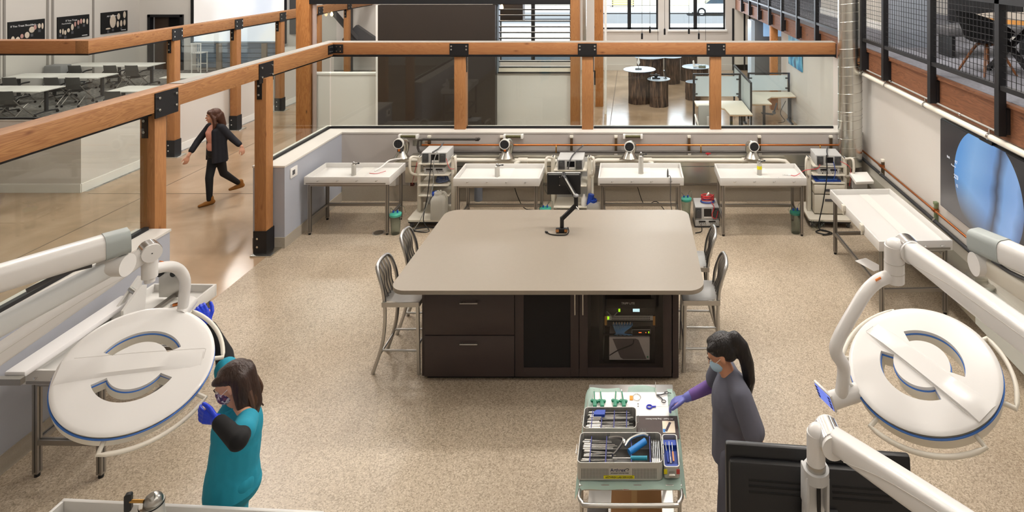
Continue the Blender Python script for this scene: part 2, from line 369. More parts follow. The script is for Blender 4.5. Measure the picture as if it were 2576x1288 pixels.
# ---- lab low walls
struct('wall_left', MB().bb(-5.66, -5.28, -2.5, 6.80, 0, 1.2), wallc)
struct('wall_left_rear', MB().bb(-5.66, -5.19, 8.886, 10.63, 0, 1.2), wallc)
struct('wall_back', MB().bb(-5.66, 4.1, 10.63, 11.05, 0, 1.2), wallg)
struct('trim_3', MB().bb(-5.67, -5.27, -2.5, 6.81, 1.2, 1.225).bb(-5.67, -5.18, 8.876, 10.62, 1.2, 1.225).bb(-5.67, 4.1, 10.62, 11.06, 1.2, 1.225), capm)
cove = M('cove_base', 'a49c8f', .5, var=.15, vscale=90)
struct('baseboard_left', MB().bb(-5.28, -5.268, -2.5, 6.8, 0, .16).bb(-5.19, -5.178, 8.87, 10.63, 0, .16).bb(-5.66, -5.18, 8.872, 8.886, 0, .16), cove)
struct('baseboard_back', MB().bb(-5.18, 3.86, 10.615, 10.63, 0, .28), cove)
# ---- right wall of the lab and the wall running on under the mezzanine
struct('wall_right', MB().bb(4.1, 4.3, -2.5, 12.75, .78, 2.4), wallw)
struct('wall_right_block', MB().bb(4.08, 4.3, -2.5, 11.06, 0, .78), block)
struct('wall_right_lobby', MB().bb(4.1, 4.3, 11.06, 12.75, 0, .78).bb(4.28, 4.4, 12.75, 17.2, 0, 2.4), wallw)
struct('wall_alcove', MB().bb(6.8, 6.9, 17.2, 23.2, 0, 2.4).bb(4.4, 8.4, 17.1, 17.2, 0, 2.4), wallg)
# ---- mezzanine
struct('floor_mezzanine', MB().bb(4.02, 8.5, -2.5, 23.2, 2.7, 2.78), M('mezzanine_carpet', '6f7078', .95, var=.45, vscale=26))
struct('ceiling_mezzanine', MB().bb(4.1, 8.5, -2.5, 23.2, 2.4, 2.7), wallw)
solo('fascia_beam', MB().bb(3.98, 4.1, -2.5, 23.15, 2.37, 2.74).bb(3.95, 4.1, -2.5, 23.15, 2.74, 2.775), oldwood, 'long weathered timber fascia along the mezzanine floor edge', 'beam')
struct('wall_mezzanine', MB().bb(7.2, 7.3, 4.0, 11.5, 2.78, 7).bb(5.3, 5.4, 12.2, 16.8, 2.78, 7), M('mezzanine_wall', 'c9c4ba', .8))
struct('trim_4', MB().bb(7.17, 7.2, 4, 11.5, 2.78, 2.95).bb(5.27, 5.3, 12.2, 16.8, 2.78, 2.95), M('trim_white', 'e8e6e0', .5))
solo('storage_cabinet', MB().bb(4.62, 5.15, 10.3, 10.9, 2.8, 5.2).m(1).bb(4.6, 5.17, 10.28, 10.92, 2.78, 3.05), [M('blue_grey_cabinet', '7f858f', .5), M('blue_grey_plinth', '767c86', .5)], 'tall blue grey cabinet standing on the mezzanine behind the mesh', 'cabinet')

# ================================================================ timber railings
boltm = M('bolt_zinc', 'c9c9c6', .25, 1)
def bolts(parent, pts, ax):
    for p in pts:
        p = V(p); a = V(ax); obj('bolt', MB().cyl(p, p+a*.018, .016, n=10).cyl(p+a*.012, p+a*.026, .008, n=8), boltm, parent)
def plate_x(parent, x, y, z0, z1, w=.34):      # black plate on a face turned to +x, along y
    p = obj('bracket_plate', MB().bb(x, x+.012, y-w/2, y+w/2, z0, z1), black, parent)
    bolts(p, [(x+.012, y+s*(w/2-.045), z) for s in (-1, 1) for z in (z1-.06, z0+.09)], (1, 0, 0))
def plate_y(parent, x, y, z0, z1, w=.34):      # on a face turned to -y
    p = obj('bracket_plate', MB().bb(x-w/2, x+w/2, y-.012, y, z0, z1), black, parent)
    bolts(p, [(x+s*(w/2-.035), y-.012, z) for s in (-1, 1) for z in (z1-.045, z0+.11)], (0, -1, 0))
solo('timber_beam', MB().bb(-5.62, -5.40, .5, 10.74, 2.565, 2.80, .006).m(1).bb(-5.55, -5.47, .5, 6.78, 2.525, 2.565).bb(-5.55, -5.47, 8.87, 10.8, 2.525, 2.565).m(2).bb(-5.6, -5.42, 7.2, 10.74, 2.80, 2.806),
     [woody, black, M('cap_strip', '8f8b84', .6)], 'long fir beam along the left low wall, over the walkway opening', 'beam')
solo('timber_beam', MB().bb(-5.62, 3.66, 10.745, 10.98, 2.585, 2.80, .006).m(1).bb(-5.5, 3.66, 10.75, 10.87, 2.545, 2.585).bb(3.655, 3.67, 10.745, 10.98, 2.53, 2.78).m(2).bb(-5.6, 3.66, 10.76, 10.96, 2.80, 2.806),
     [woodx, black, M('cap_strip', '8f8b84', .6)], 'straight fir beam along the back wall, above the four white worktables', 'beam')
solo('timber_beam', MB().bb(-10.22, -9.98, 10.93, 23.0, 2.57, 2.81, .006).m(1).bb(-10.13, -10.05, 11.0, 23.0, 2.53, 2.57), [woody, black], 'fir beam receding along the far side of the corridor', 'beam')
solo('timber_beam', MB().bb(-19, -10.22, 10.93, 11.16, 2.57, 2.81, .006).m(1).bb(-19, -10.13, 11.0, 11.08, 2.53, 2.57), [woodx, black], 'short fir beam in front of the conference tables, upper left', 'beam')
p = obj('corner_plate', MB().bb(-5.4, -5.388, 10.56, 10.745, 2.61, 2.77).bb(-5.4, -5.22, 10.733, 10.745, 2.61, 2.77), black); tag(p, 'black angle plate where the two fir beams meet in the corner', 'bracket')
for q in [(-5.388, 10.62, z) for z in (2.65, 2.73)]+[(-5.388, 10.69, z) for z in (2.65, 2.73)]: obj('bolt', MB().cyl(q, V(q)+V((.012, 0, 0)), .012, n=8), boltm, p)
for x in (-5.33, -5.26):
    for z in (2.65, 2.73): obj('bolt', MB().cyl((x, 10.733, z), (x, 10.721, z), .012, n=8), boltm, p)
def shoe(t, x, y, w, h=.35):
    s = obj('base_shoe', MB().bb(x-w/2-.012, x+w/2+.012, y-w/2-.012, y+w/2+.012, .02, h), black, t)
    for z in (h-.1, h-.22): obj('bolt', MB().cyl((x-.03, y-w/2-.012, z), (x-.03, y-w/2-.03, z), .016, n=10), boltm, s)
    f_ = obj('base_plate', MB().bb(x-w/2-.015, x+w/2+.12, y-w/2-.09, y+w/2+.02, 0, .022, .004), galv, t)
def strap(t, x, y, z1=2.56): 
    s = obj('strap', MB().bb(x-.035, x+.035, y-.008, y, z1-.3, z1-.02), black, t); bolts(s, [(x, y-.008, z1-.1), (x, y-.008, z1-.23)], (0, -1, 0))
t = thing('timber_post', 'squared fir post at the end of the near left low wall', 'post', (0, 0, 0))
obj('shaft', MB().bb(-5.63, -5.46, 6.81, 6.98, 0, 2.565, .004), woodz, t); strap(t, -5.57, 6.81); plate_x(t, -5.4, 6.9, 2.5, 2.785)
t = thing('timber_post', 'squared fir post with a black steel foot by the light grey wall end', 'post')
obj('shaft', MB().bb(-5.515, -5.345, 8.69, 8.86, 0, 2.565, .004), woodz, t); shoe(t, -5.43, 8.775, .17, .34); strap(t, -5.44, 8.69); plate_x(t, -5.4, 8.775, 2.5, 2.785)
for k, (x, s) in enumerate([(-3.13, 'dark brown panel'), (-.82, 'louvred window'), (1.5, 'tree stump tables')]):
    t = thing('timber_post', f'short fir post on the back wall in front of the {s}', 'post')
    obj('shaft', MB().bb(x-.1, x+.1, 10.78, 10.96, 1.225, 2.585, .004), woodz, t); plate_y(t, x, 10.745, 2.57, 2.785); 
    obj('strap', MB().bb(x+.1, x+.108, 10.84, 10.9, 2.25, 2.55), black, t)
ORD = ['nearest', 'second', 'third', 'fourth', 'fifth']
for k, y in enumerate((13.06, 15.1, 17.0, 19.05, 21.0)):
    t = thing('timber_post', f'{ORD[k]} fir post along the far corridor wall, black steel foot', 'post', group='far corridor posts')
    obj('shaft', MB().bb(-10.145, -9.975, y-.085, y+.085, 0, 2.57, .004), woodz, t); shoe(t, -10.06, y, .17, .36); strap(t, -10.08, y-.085); plate_x(t, -9.98, y, 2.53, 2.79, .3)
# glass between
for x0, x1, y0, y1, z0, lb in [(-5.535, -5.523, .5, 6.78, 1.225, 'clear glass panel on the near left low wall'), (-5.535, -5.523, 8.87, 10.87, 1.225, 'clear glass panel between the footed post and the corner'),
                           (-5.5, -3.24, 10.865, 10.877, 1.225, 'clear glass panel at the left end of the back wall'), (-3.02, -.93, 10.865, 10.877, 1.225, 'clear glass panel in front of the louvred window'),
                           (-.71, 1.39, 10.865, 10.877, 1.225, 'clear glass panel in front of the stumps'), (1.61, 3.65, 10.865, 10.877, 1.225, 'clear glass panel in front of the desks'),
                           (-10.1, -10.09, 11.05, 20.3, 1.34, 'clear glass along the far corridor wall'), (-19, -10.1, 11.04, 11.05, 1.34, 'clear glass in front of the conference tables')]:
    t = thing('glass_panel', lb, 'glass panel')
    obj('pane', MB().bb(x0, x1, y0, y1, z0+.02, 2.545), glass, t)
    obj('bottom_channel', (MB().bb(x0-.02, x1+.02, y0, y1, z0, z0+.035) if x1-x0 < .1 else MB().bb(x0, x1, y0-.02, y1+.02, z0, z0+.035)), black, t)
struct('wall_corridor', MB().bb(-10.32, -10.18, 11.0, 20.3, 0, 1.32).bb(-19, -10.32, 11.0, 11.12, 0, 1.32), wallw)
struct('trim_5', MB().bb(-10.33, -10.17, 10.99, 20.3, 1.32, 1.34).bb(-19, -10.33, 10.99, 11.13, 1.32, 1.34), capm)
struct('baseboard_corridor', MB().bb(-10.18, -10.165, 11.0, 20.3, 0, .16).bb(-19, -10.18, 10.985, 11.0, 0, .16), M('trim_white', 'e8e6e0', .5))

# ================================================================ mezzanine railing, pipes along it
RY = [3.43, 4.88, 6.33, 7.78, 9.23, 10.1]; RY2 = [12.66, 14.1, 15.55, 17.0, 18.45, 19.9, 21.35]
NTH = ['first', 'second', 'third', 'fourth', 'fifth', 'sixth', 'seventh', 'eighth']
for k, y in enumerate(RY+RY2):
    t = thing('railing_post', (['black railing post out of frame beside the camera', 'black railing post by the wooden table', 'black railing post right of the tub chair', 'black railing post left of the tub chair', 'black railing post by the blue grey cabinet', 'black railing post right next to the spiral duct'][k] if k < 6 else
              f'{NTH[k-6]} black railing post beyond the spiral duct'), 'post', group='mezzanine railing posts')
    obj('shaft', MB().bb(3.86, 3.94, y-.04, y+.04, 2.43, 3.9), black, t)
    br = obj('bracket', MB().bb(3.94, 3.978, y-.05, y+.05, 2.45, 2.72), black, t); bolts(br, [(3.93, y+.045, 2.5), (3.93, y+.045, 2.66)], (-1, 0, 0))
solo('railing_rail', MB().bb(3.87, 3.93, 2, 10.14, 2.92, 2.97).bb(3.86, 3.94, 2, 10.14, 3.83, 3.9), black, 'black steel rails along the near mezzanine edge', 'railing')
solo('railing_rail', MB().bb(3.87, 3.93, 11.2, 23, 2.92, 2.97).bb(3.86, 3.94, 11.2, 23, 3.83, 3.9), black, 'black steel rails along the mezzanine edge beyond the spiral duct', 'railing')
def mesh_panel(y0, y1, lb):
    mb = MB(); n = max(2, round((y1-y0)/.075)); 
    for j in range(1, n): y = y0+(y1-y0)*j/n; mb.bb(3.896, 3.901, y-.0028, y+.0028, 2.97, 3.83)
    for j in range(1, 12): z = 2.97+.86*j/12; mb.bb(3.9, 3.905, y0, y1, z-.0028, z+.0028)
    tag(obj('mesh_infill', mb, black), lb, 'mesh panel', 'mezzanine mesh panels')
al = RY+RY2
for k, (a, b_) in enumerate(zip(al, al[1:])):
    if k == 5: a = 11.2
    mesh_panel(a+.04, b_-.04, ['black wire mesh beside the wooden table, nearest panel', 'black wire mesh in front of the wooden table legs', 'black wire mesh in front of the tub chair', 'black wire mesh before the blue grey cabinet corner', 'black wire mesh next to the spiral duct', 'black wire mesh just beyond the spiral duct'][k] if k < 6 else f'{NTH[k-5]} black wire mesh panel beyond the spiral duct')
t = thing('white_pipe', 'long white pipe under the right mezzanine beam', 'pipe')
obj('pipe', MB().cyl((3.95, 1.0, 2.335), (3.95, 10.45, 2.335), .034), pvc, t)
for y in (3.6, 5.15, 6.6, 8.05, 9.3, 10.2): obj('clamp', MB().cyl((3.95, y-.02, 2.335), (3.95, y+.02, 2.335), .041).bb(3.94, 3.96, y-.012, y+.012, 2.37, 2.42), chrome, t)
t = thing('conduit', 'thin grey conduit on the right fascia beam', 'conduit')
obj('pipe', MB().cyl((3.955, 6.5, 2.43), (3.955, 10.4, 2.43), .012, n=10), M('conduit_grey', '9a9893', .55), t)
for y in (7.2, 9.1, 10.3): obj('clamp', MB().cyl((3.955, y-.02, 2.43), (3.955, y+.02, 2.43), .02, n=10), chrome, t)
obj('end_fitting', MB().cyl((3.955, 6.36, 2.43), (3.955, 6.5, 2.43), .02, n=10), chrome, t)
t = thing('spiral_duct', 'tall galvanised spiral duct in the back right corner', 'duct')
obj('shell', MB().cyl((3.78, 10.38, .74), (3.78, 10.38, 7), .2, n=40), galv, t)
mb = MB(); pts = []
for k in range(900):
    a = k*2*PI/40; pts.append((3.78+.2015*math.cos(a), 10.38+.2015*math.sin(a), .8+.155*k/40))
mb.tube(pts, .004, 5); obj('spiral_seam', mb, galv, t)
obj('wire_tie', MB().tube([(3.78+.204*math.cos(a), 10.38+.204*math.sin(a), 1.62) for a in [2*PI*j/32 for j in range(32)]], .003, 5, closed=True), chrome, t)
solo('wall_block', MB().bb(3.9, 3.98, 10.1, 10.26, 2.5, 2.6).m(1).cyl((3.8, 10.2, 2.54), (3.9, 10.2, 2.54), .01), [woodx, chrome], 'small timber block tying the duct to the fascia', 'bracket')

# ================================================================ services on the back wall
strutm = M('strut_channel', '6d5f4c', .4, .8)
for k, x in enumerate((-3.62, -2.33, -1.09, -.3, 1.0, 2.25, 3.52)):
    t = thing('strut_bracket', f'upright strut channel on the back wall, {["first","second","third","fourth","fifth","sixth","seventh"][k]} from the left', 'bracket', group='back wall strut brackets')
    obj('channel', MB().bb(x-.022, x+.022, 10.58, 10.63, .62, 1.13), strutm, t); obj('cap', MB().bb(x-.03, x+.03, 10.575, 10.63, 1.13, 1.17, .004), pvc, t)
    obj('clamp', MB().bb(x-.03, x+.03, 10.53, 10.58, .855, .875).bb(x-.03, x+.03, 10.51, 10.58, .76, .785), chrome, t)
t = thing('copper_pipe', 'copper pipe running along the back wall', 'pipe')
obj('pipe', MB().cyl((-3.73, 10.54, 1.02), (3.62, 10.54, 1.02), .017, n=12), copper, t)
for x in (-1.35, 1.2, 3.3):
    obj('branch', MB().tube([(x, 10.54, 1.02), (x, 10.5, 1.0), (x, 10.49, .9)], .011, 8, 3), brass, t); obj('valve_handle', MB().box((x+.12, 10.45, .9), (.09, .02, .02), None, .004).cyl((x+.12, 10.47, .9), (x+.12, 10.5, .86), .014), M('red_valve', 'b3202c', .4), t)
t = thing('drain_pipe', 'dark steel pipe looping under the copper pipe on the back wall', 'pipe')
obj('pipe', MB().tube([(-2.78, 10.54, 1.12), (-3.7, 10.54, 1.12), (-3.79, 10.54, 1.10), (-3.8, 10.54, 1.02), (-3.8, 10.54, .97), (-3.78, 10.54, .91), (-3.7, 10.54, .895), (3.58, 10.54, .895)], .021, 10), rust, t)
obj('valve', MB().cyl((-2.78, 10.54, 1.12), (-2.72, 10.54, 1.12), .03).ball((-2.72, 10.52, 1.135), (.03, .02, .025)), rust, t)
t = thing('waste_pipe', 'white plastic waste pipe behind the left half of the worktables', 'pipe')
obj('pipe', MB().tube([(-4.15, 10.35, .74), (-4.05, 10.39, .79), (-3.9, 10.42, .8), (-1.4, 10.42, .785), (-1.29, 10.42, .77), (-1.28, 10.42, .68), (-1.28, 10.42, .06)], .036, 12), pvc, t)
for x in (-3.35, -2.0): obj('fitting', MB().cyl((x, 10.42, .79), (x+.16, 10.42, .79), .046).cyl((x+.05, 10.42, .79), (x-.06, 10.36, .74), .036), pvc, t)
t = thing('waste_pipe', 'white plastic waste pipe behind the right pair of worktables', 'pipe')
obj('pipe', MB().tube([(-.72, 10.42, .08), (-.72, 10.42, .66), (-.71, 10.43, .76), (-.62, 10.42, .79), (2.55, 10.42, .79), (2.66, 10.41, .78), (2.72, 10.38, .72)], .036, 12), pvc, t)
for x in (.15, 1.9): obj('fitting', MB().cyl((x, 10.42, .79), (x+.18, 10.42, .79), .046).cyl((x+.1, 10.42, .79), (x+.2, 10.37, .74), .036), pvc, t)
obj('fitting', MB().cyl((-.72, 10.42, .5), (-.72, 10.42, .62), .044), pvc, t)
t = thing('sheet_metal_duct', 'galvanised rectangular duct along the back wall', 'duct')
obj('duct', MB().bb(-3.9, 3.6, 10.5, 10.612, .66, .855), galv, t); obj('lower_duct', MB().bb(-4.0, 3.86, 10.47, 10.61, .38, .655), galv, t)
for x in (-2.4, -1.0, .3, 1.35, 2.6): obj('seam', MB().bb(x-.012, x+.012, 10.462, 10.611, .376, .66), galv, t)
t = thing('sheet_metal_duct', 'galvanised rectangular duct along the right wall', 'duct')
obj('duct', MB().bb(3.86, 4.08, 6.72, 10.4, .2, .6), galv, t); obj('step_duct', MB().bb(3.86, 4.08, 1.5, 6.72, .2, .55), M('painted_duct', 'b9bbb4', .5), t)
obj('hanger', MB().bb(3.86, 4.08, 6.7, 6.76, .595, .612).bb(3.93, 4.08, 6.85, 7.05, .6, .635), galv, t)
t = thing('drop_pipe', 'short grey pipe hanging under the second worktable', 'pipe'); obj('pipe', MB().cyl((-2.68, 10.35, .12), (-2.68, 10.35, .4), .07), M('grey_pvc', '6a6f78', .5), t)
for k, x in enumerate((-3.98, -2.12, 0.0)):
    t = thing('wall_lamp', f'small white wall fitting with dark tube, {["left end", "middle", "right end"][k]} of the back wall', 'wall light', group='wall fittings under the rail')
    obj('tube', MB().cyl((x-.14, 10.575, 1.16), (x+.14, 10.575, 1.16), .022, n=12), M('dark_tube', '5d5a3c', .3, .5), t)
    for s in (-1, 1): obj('end_cap', MB().bb(x+s*.155-.02, x+s*.155+.02, 10.545, 10.63, 1.125, 1.195, .004), white, t)
    obj('backplate', MB().bb(x-.15, x+.15, 10.605, 10.63, 1.13, 1.19), white, t)
solo('wall_plate', MB().bb(-3.92, -3.86+.22, 10.622, 10.634, .98, 1.08), galv, 'small metal plate on the back wall beside the left extractor', 'plate')
# thermostat and sockets
t = thing('thermostat', 'white thermostat on the left wall end by the footed post', 'thermostat'); obj('case', MB().bb(-5.19, -5.172, 9.02, 9.2, .98, 1.13, .004), white, t); obj('screen', MB().bb(-5.172, -5.17, 9.06, 9.13, 1.02, 1.09), dgrey, t)
t = thing('wall_socket', 'steel socket box with a dark plug by the left cart', 'socket'); obj('plate', MB().bb(-3.98, -3.85, 10.6, 10.63, .27, .42, .004), lgrey, t); obj('plug', MB().bb(-3.94, -3.88, 10.55, 10.6, .29, .35), M('brown_plug', '5a2a22', .5), t)
t = thing('wall_socket', 'white socket under the right end of the first worktable', 'socket'); obj('plate', MB().bb(-4.35, -4.22, 10.6, 10.63, .27, .4, .004), white, t)
# right wall pipes
t = thing('copper_pipe', 'copper pipe along the right wall under the big screen', 'pipe')
obj('pipe', MB().cyl((4.03, 1.0, .945), (4.03, 10.6, .945), .015, n=12), copper, t)
for y in (5.0, 6.25, 7.98, 9.7): obj('clamp', MB().cyl((4.03, y-.03, .945), (4.03, y+.03, .945), .024).bb(4.03, 4.09, y-.02, y+.02, .935, .955), copper, t)
t = thing('black_pipe', 'dark insulated pipe along the right wall below the copper pipe', 'pipe')
obj('pipe', MB().cyl((4.04, 1.0, .80), (4.04, 10.6, .80), .025, n=12), rub, t)
for y in (5.0, 6.25, 7.98, 9.7): obj('clamp', MB().cyl((4.04, y-.015, .8), (4.04, y+.015, .8), .031), chrome, t)
grn = M('green_strut', '7d8a68', .5, .3)
for y in (5.02, 6.27, 8.02, 9.73): 
    t = thing('strut_bracket', {5.02: 'green strut bracket on the right wall near the camera', 6.27: 'green strut bracket under the right lamp arm', 8.02: 'green strut bracket under the big screen corner', 9.73: 'white capped strut bracket on the right wall near the duct'}[y], 'bracket', group='right wall strut brackets')
    obj('channel', MB().bb(4.06, 4.1, y-.022, y+.022, .76, 1.0), strutm if y > 9 else grn, t); obj('cap', MB().bb(4.05, 4.1, y-.03, y+.03, 1.0, 1.04, .004), pvc if y > 9 else grn, t)

# ================================================================ big wall screen
scr = bpy.data.materials.new('arthroscopy_screen'); scr.use_nodes = True; n = scr.node_tree.nodes; l = scr.node_tree.links; b = n['Principled BSDF']
b.inputs['Base Color'].default_value = (.01, .01, .012, 1); b.inputs['Roughness'].default_value = .25
tc = n.new('ShaderNodeTexCoord'); sx = n.new('ShaderNodeSeparateXYZ'); l.new(tc.outputs['Object'], sx.inputs[0])     # object origin = screen centre
def mth(op, a, b_=None, c=None):
    q = n.new('ShaderNodeMath'); q.operation = op
    for k, v in enumerate((a, b_, c)):
        if v is None: continue
        if isinstance(v, (int, float)): q.inputs[k].default_value = v
        else: l.new(v, q.inputs[k])
    return q.outputs[0]
yy, zz = sx.outputs[1], sx.outputs[2]
rr = mth('SQRT', mth('ADD', mth('POWER', yy, 2), mth('POWER', zz, 2)))
circ = mth('LESS_THAN', rr, .665)
nz = n.new('ShaderNodeTexNoise'); nz.inputs['Scale'].default_value = 1.3; nz.inputs['Distortion'].default_value = .6; l.new(tc.outputs['Object'], nz.inputs[0])
bone = ramp(n, [(0, '5f9fe0'), (.2, '84b4e6'), (.42, '6d9ad2'), (.5, '3e4a60'), (.58, '7fa9dd'), (.7, '8db3e6'), (.82, '4a567a'), (1, '5c78b4')])
tv = mth('ADD', mth('MULTIPLY', mth('SUBTRACT', .75, yy), .62), mth('MULTIPLY', mth('ADD', zz, nz.outputs[0]), -.16)); l.new(tv, bone.inputs[0])
fade = mth('MULTIPLY_ADD', zz, .75, .75)
gr = ramp(n, [(0, '4a4542'), (1, '232326')]); l.new(mth('MULTIPLY_ADD', zz, 1.1, .7), gr.inputs[0])
mx = n.new('ShaderNodeMix'); mx.data_type = 'RGBA'; l.new(circ, mx.inputs[0]); l.new(gr.outputs[0], mx.inputs[6]); l.new(bone.outputs[0], mx.inputs[7])
m3 = n.new('ShaderNodeMix'); m3.data_type = 'RGBA'; fd = ramp(n, [(.0, 'ffffff'), (.42, '303030'), (.7, '000000')]); l.new(mth('ADD', mth('MULTIPLY_ADD', zz, 1, .56), mth('MULTIPLY', mth('SUBTRACT', .2, yy), .35)), fd.inputs[0])
l.new(fd.outputs[0], m3.inputs[0]); l.new(mx.outputs[2], m3.inputs[6]); m3.inputs[7].default_value = lin('57524f'); l.new(m3.outputs[2], b.inputs['Emission Color']); b.inputs['Emission Strength'].default_value = .9
t = thing('wall_screen', 'very large flat wall screen showing a blue joint image, right wall', 'screen', (4.02, 6.79, 1.655))
obj('housing', MB().bb(.01, .06, -1.01, 1.01, -.575, .575, .004).bb(-.005, .06, -.12, .12, .56, .6), blackp, t)
so = obj('display', MB().bb(-.002, .012, -1.0, 1.0, -.56, .56), scr, t)
for s_, y, z, sz in [('97', .62, .12, .06), ('223', .62, -.06, .07), ('12', .6, -.16, .05), ('Shift', .8, .13, .04), ('Pressure', .68, .06, .03)]:
    text('reading', s_, sz, M('screen_text', 'c9ccd2', .5, emit=.6), t, Matrix.Translation((-.004, y, z)) @ Matrix(((0, 0, -1), (-1, 0, 0), (0, 1, 0))).to_4x4())
# ================================================================ lab worktables
groove = MB
def leg_mb(x, y, z1, w=.045):
    mb = MB().bb(x-w/2, x+w/2, y-w/2, y+w/2, .03, z1)
    for sx_, sy_ in ((1, 0), (-1, 0), (0, 1), (0, -1)):
        mb.m(1).box((x+sx_*w/2, y+sy_*w/2, (z1+.03)/2), (.009 if sy_ else .003, .009 if sx_ else .003, z1-.06))
    return mb.m(0)
grv = M('profile_groove', '55524e', .6, .5)
def worktable(w, d, label, loc, rz=0, zb=.25, front_bar=False, side_bar='y', knobs=4, knob_side='front', slot=True):
    """origin at the middle of the front edge of the tray, on the floor; the tray runs back along +y"""
    t = thing('worktable', label, 'worktable', loc, rz, 'white tray worktables')
    T = .92; B = .80; e = .022
    mb = MB().bb(-w/2, w/2, 0, e, B, T, .003).bb(-w/2, w/2, d-e, d, B, T, .003).bb(-w/2, -w/2+e, e, d-e, B, T, .003).bb(w/2-e, w/2, e, d-e, B, T, .003).bb(-w/2+e, w/2-e, e, d-e, B+.015, B+.045)
    tr = obj('tray', mb, tray_w, t)
    obj('drain_slope', MB().quad((-w*.02, e, B+.047), (w*.12, e, B+.047), (w*.12, d-e, B+.05), (-w*.02, d-e, B+.05)), M('tray_shade', 'e2e0da', .3), tr)
    if slot: obj('edge_channel', MB().bb(-w/2+.03, w/2-.06, -.004, 0, B+.008, B+.03), alud, tr)
    for k in range(knobs):
        x = -w/2+w*(.16+.68*k/(knobs-1))
        kn = obj('hook', MB().cyl((x, 0, T-.06), (x, -.014, T-.06), .007, n=8).tube([(x, -.012, T-.06), (x+.018, -.02, T-.058), (x+.03, -.014, T-.045)], .004, 6), chrome, tr)
    ix, iy = w/2-.06, .06
    for sx_ in (-1, 1):
        for y in (iy, d-iy):
            lg = obj('leg', leg_mb(sx_*ix, y, B), [alud, grv], t); obj('foot', MB().cyl((sx_*ix, y, 0), (sx_*ix, y, .03), .02), blackp, lg)
    def st(p0, p1):
        mb = MB().bar(p0, p1, .04, .04); p0 = V(p0); p1 = V(p1)
        mb.m(1).bar(p0+V((0, 0, .02)), p1+V((0, 0, .02)), .009, .003); obj('stretcher', mb, [alud, grv], t)
    st((-ix, d-iy, zb), (ix, d-iy, zb))
    for s in (-1, 1): st((s*ix, iy, zb), (s*ix, d-iy, zb))
    if front_bar: st((-ix, iy, zb), (ix, iy, zb))
    for y in (iy, d-iy): obj('under_bar', MB().bb(-ix, ix, y-.02, y+.02, B-.04, B), alud, t)
    return t
worktable(1.33, .66, 'white tray worktable at the left end of the back row', (-4.445, 9.26, 0))
worktable(1.33, .68, 'white tray worktable second from the left, behind the island', (-2.11, 9.2, 0), slot=False)
worktable(1.33, .68, 'white tray worktable third from the left, tall steel cylinder on it', (.125, 9.23, 0))
worktable(1.34, .66, 'white tray worktable fourth from left, yellow label cylinder and red cable on it', (2.02, 9.22, 0), slot=False)
tt = worktable(.9, 1.62, 'long empty white tray worktable by the right wall under the screen', (3.4, 7.16, 0), math.radians(2.0), .3, True, slot=False)
for y, h in ((.45, 0), (1.05, 0)): obj('clamp_block', MB().bb(-.49, -.45, y-.035, y+.035, .85, .93, .006).cyl((-.47, y, .85), (-.47, y, .80), .012), cream, tt)
obj('end_label', MB().bb(.12, .42, -.005, 0, .812, .836), alud, tt)
tt = worktable(.66, 1.32, 'white tray worktable against the left wall under the left lamp', (-4.69, 4.9, 0), math.radians(-1), .29, True)
worktable(1.68, .74, 'white tray worktable cut off by the bottom edge, near the teal scrubs', (-2.77, 2.96, 0), math.radians(-3.0), .3)
# paper sheet on the stretcher of the right worktable
solo('paper_sheet', MB().box((3.08, 7.75, .335), (.2, .3, .006), Euler((0, .05, .5)).to_matrix()), paper, 'printed white sheet lying under the long right worktable', 'paper sheet')
# ---- steel clamp cylinders on the tables
def cylinder_post(loc, h, r, label, dark=True, lab=None):
    t = thing('clamp_cylinder', label, 'clamp cylinder', loc, 0, 'steel clamp cylinders')
    obj('body', MB().lathe([(0, 0), (r*1.02, 0), (r*1.02, .02), (r, .025), (r, h*.8), (r*1.03, h*.81), (r*1.03, h*.86), (r*.6, h*.9), (r*.55, h), (0, h)], n=24), steel, t)
    obj('clamp_knob', MB().cyl((r*.6, 0, h*.9), (r*1.9, 0, h*.95), .007).ball((r*2.1, 0, h*.95), (.018, .012, .012)), blackp, t)
    obj('ball_joint', MB().ball((0, 0, h), r*.5), chrome, t)
    if lab: obj('label_patch', MB().cyl((0, 0, h*.4), (0, 0, h*.62), r*1.04, n=24), lab, t)
cylinder_post((-4.47, 9.55, .845), .2, .036, 'steel cylinder on the worktable at the left end')
cylinder_post((-2.16, 9.5, .845), .19, .04, 'short steel cylinder on the second worktable')
cylinder_post((.13, 9.62, .845), .33, .04, 'tall steel cylinder on the third worktable')
cylinder_post((2.03, 9.56, .845), .24, .038, 'steel cylinder with yellow label on the fourth worktable', lab=yellow)
t = thing('clamp_cylinder', 'large steel cylinder with black wing knob on the bottom worktable', 'clamp cylinder', (-2.80, 3.47, .845))
obj('body', MB().lathe([(0, 0), (.066, 0), (.066, .21), (.062, .215), (.06, .29), (0, .29)], n=28), M('grey_enamel', 'c6c4bd', .35), t)
obj('joint', MB().ball((.01, 0, .305), (.05, .046, .045)).cyl((0, 0, .28), (0, 0, .296), .061, n=28), steel, t); obj('seal_ring', MB().cyl((0, 0, .286), (0, 0, .292), .063, n=28), blk, t)
obj('pin', MB().cyl((-.03, -.02, .32), (-.1, -.03, .33), .009), brass, t)
obj('wing_knob', MB().prism(rrect(-.018, .018, -.05, .05, .012), -.011, .011, Matrix.Translation((-.11, -.03, .325)) @ Euler((PI/2, 0, .3)).to_matrix().to_4x4()), blackp, t)
obj('set_screw', MB().cyl((-.02, -.058, .25), (-.02, -.07, .25), .01), dgrey, t)
obj('cap_bolt', MB().cyl((.02, -.02, .335), (.02, -.03, .365), .016), steel, t)
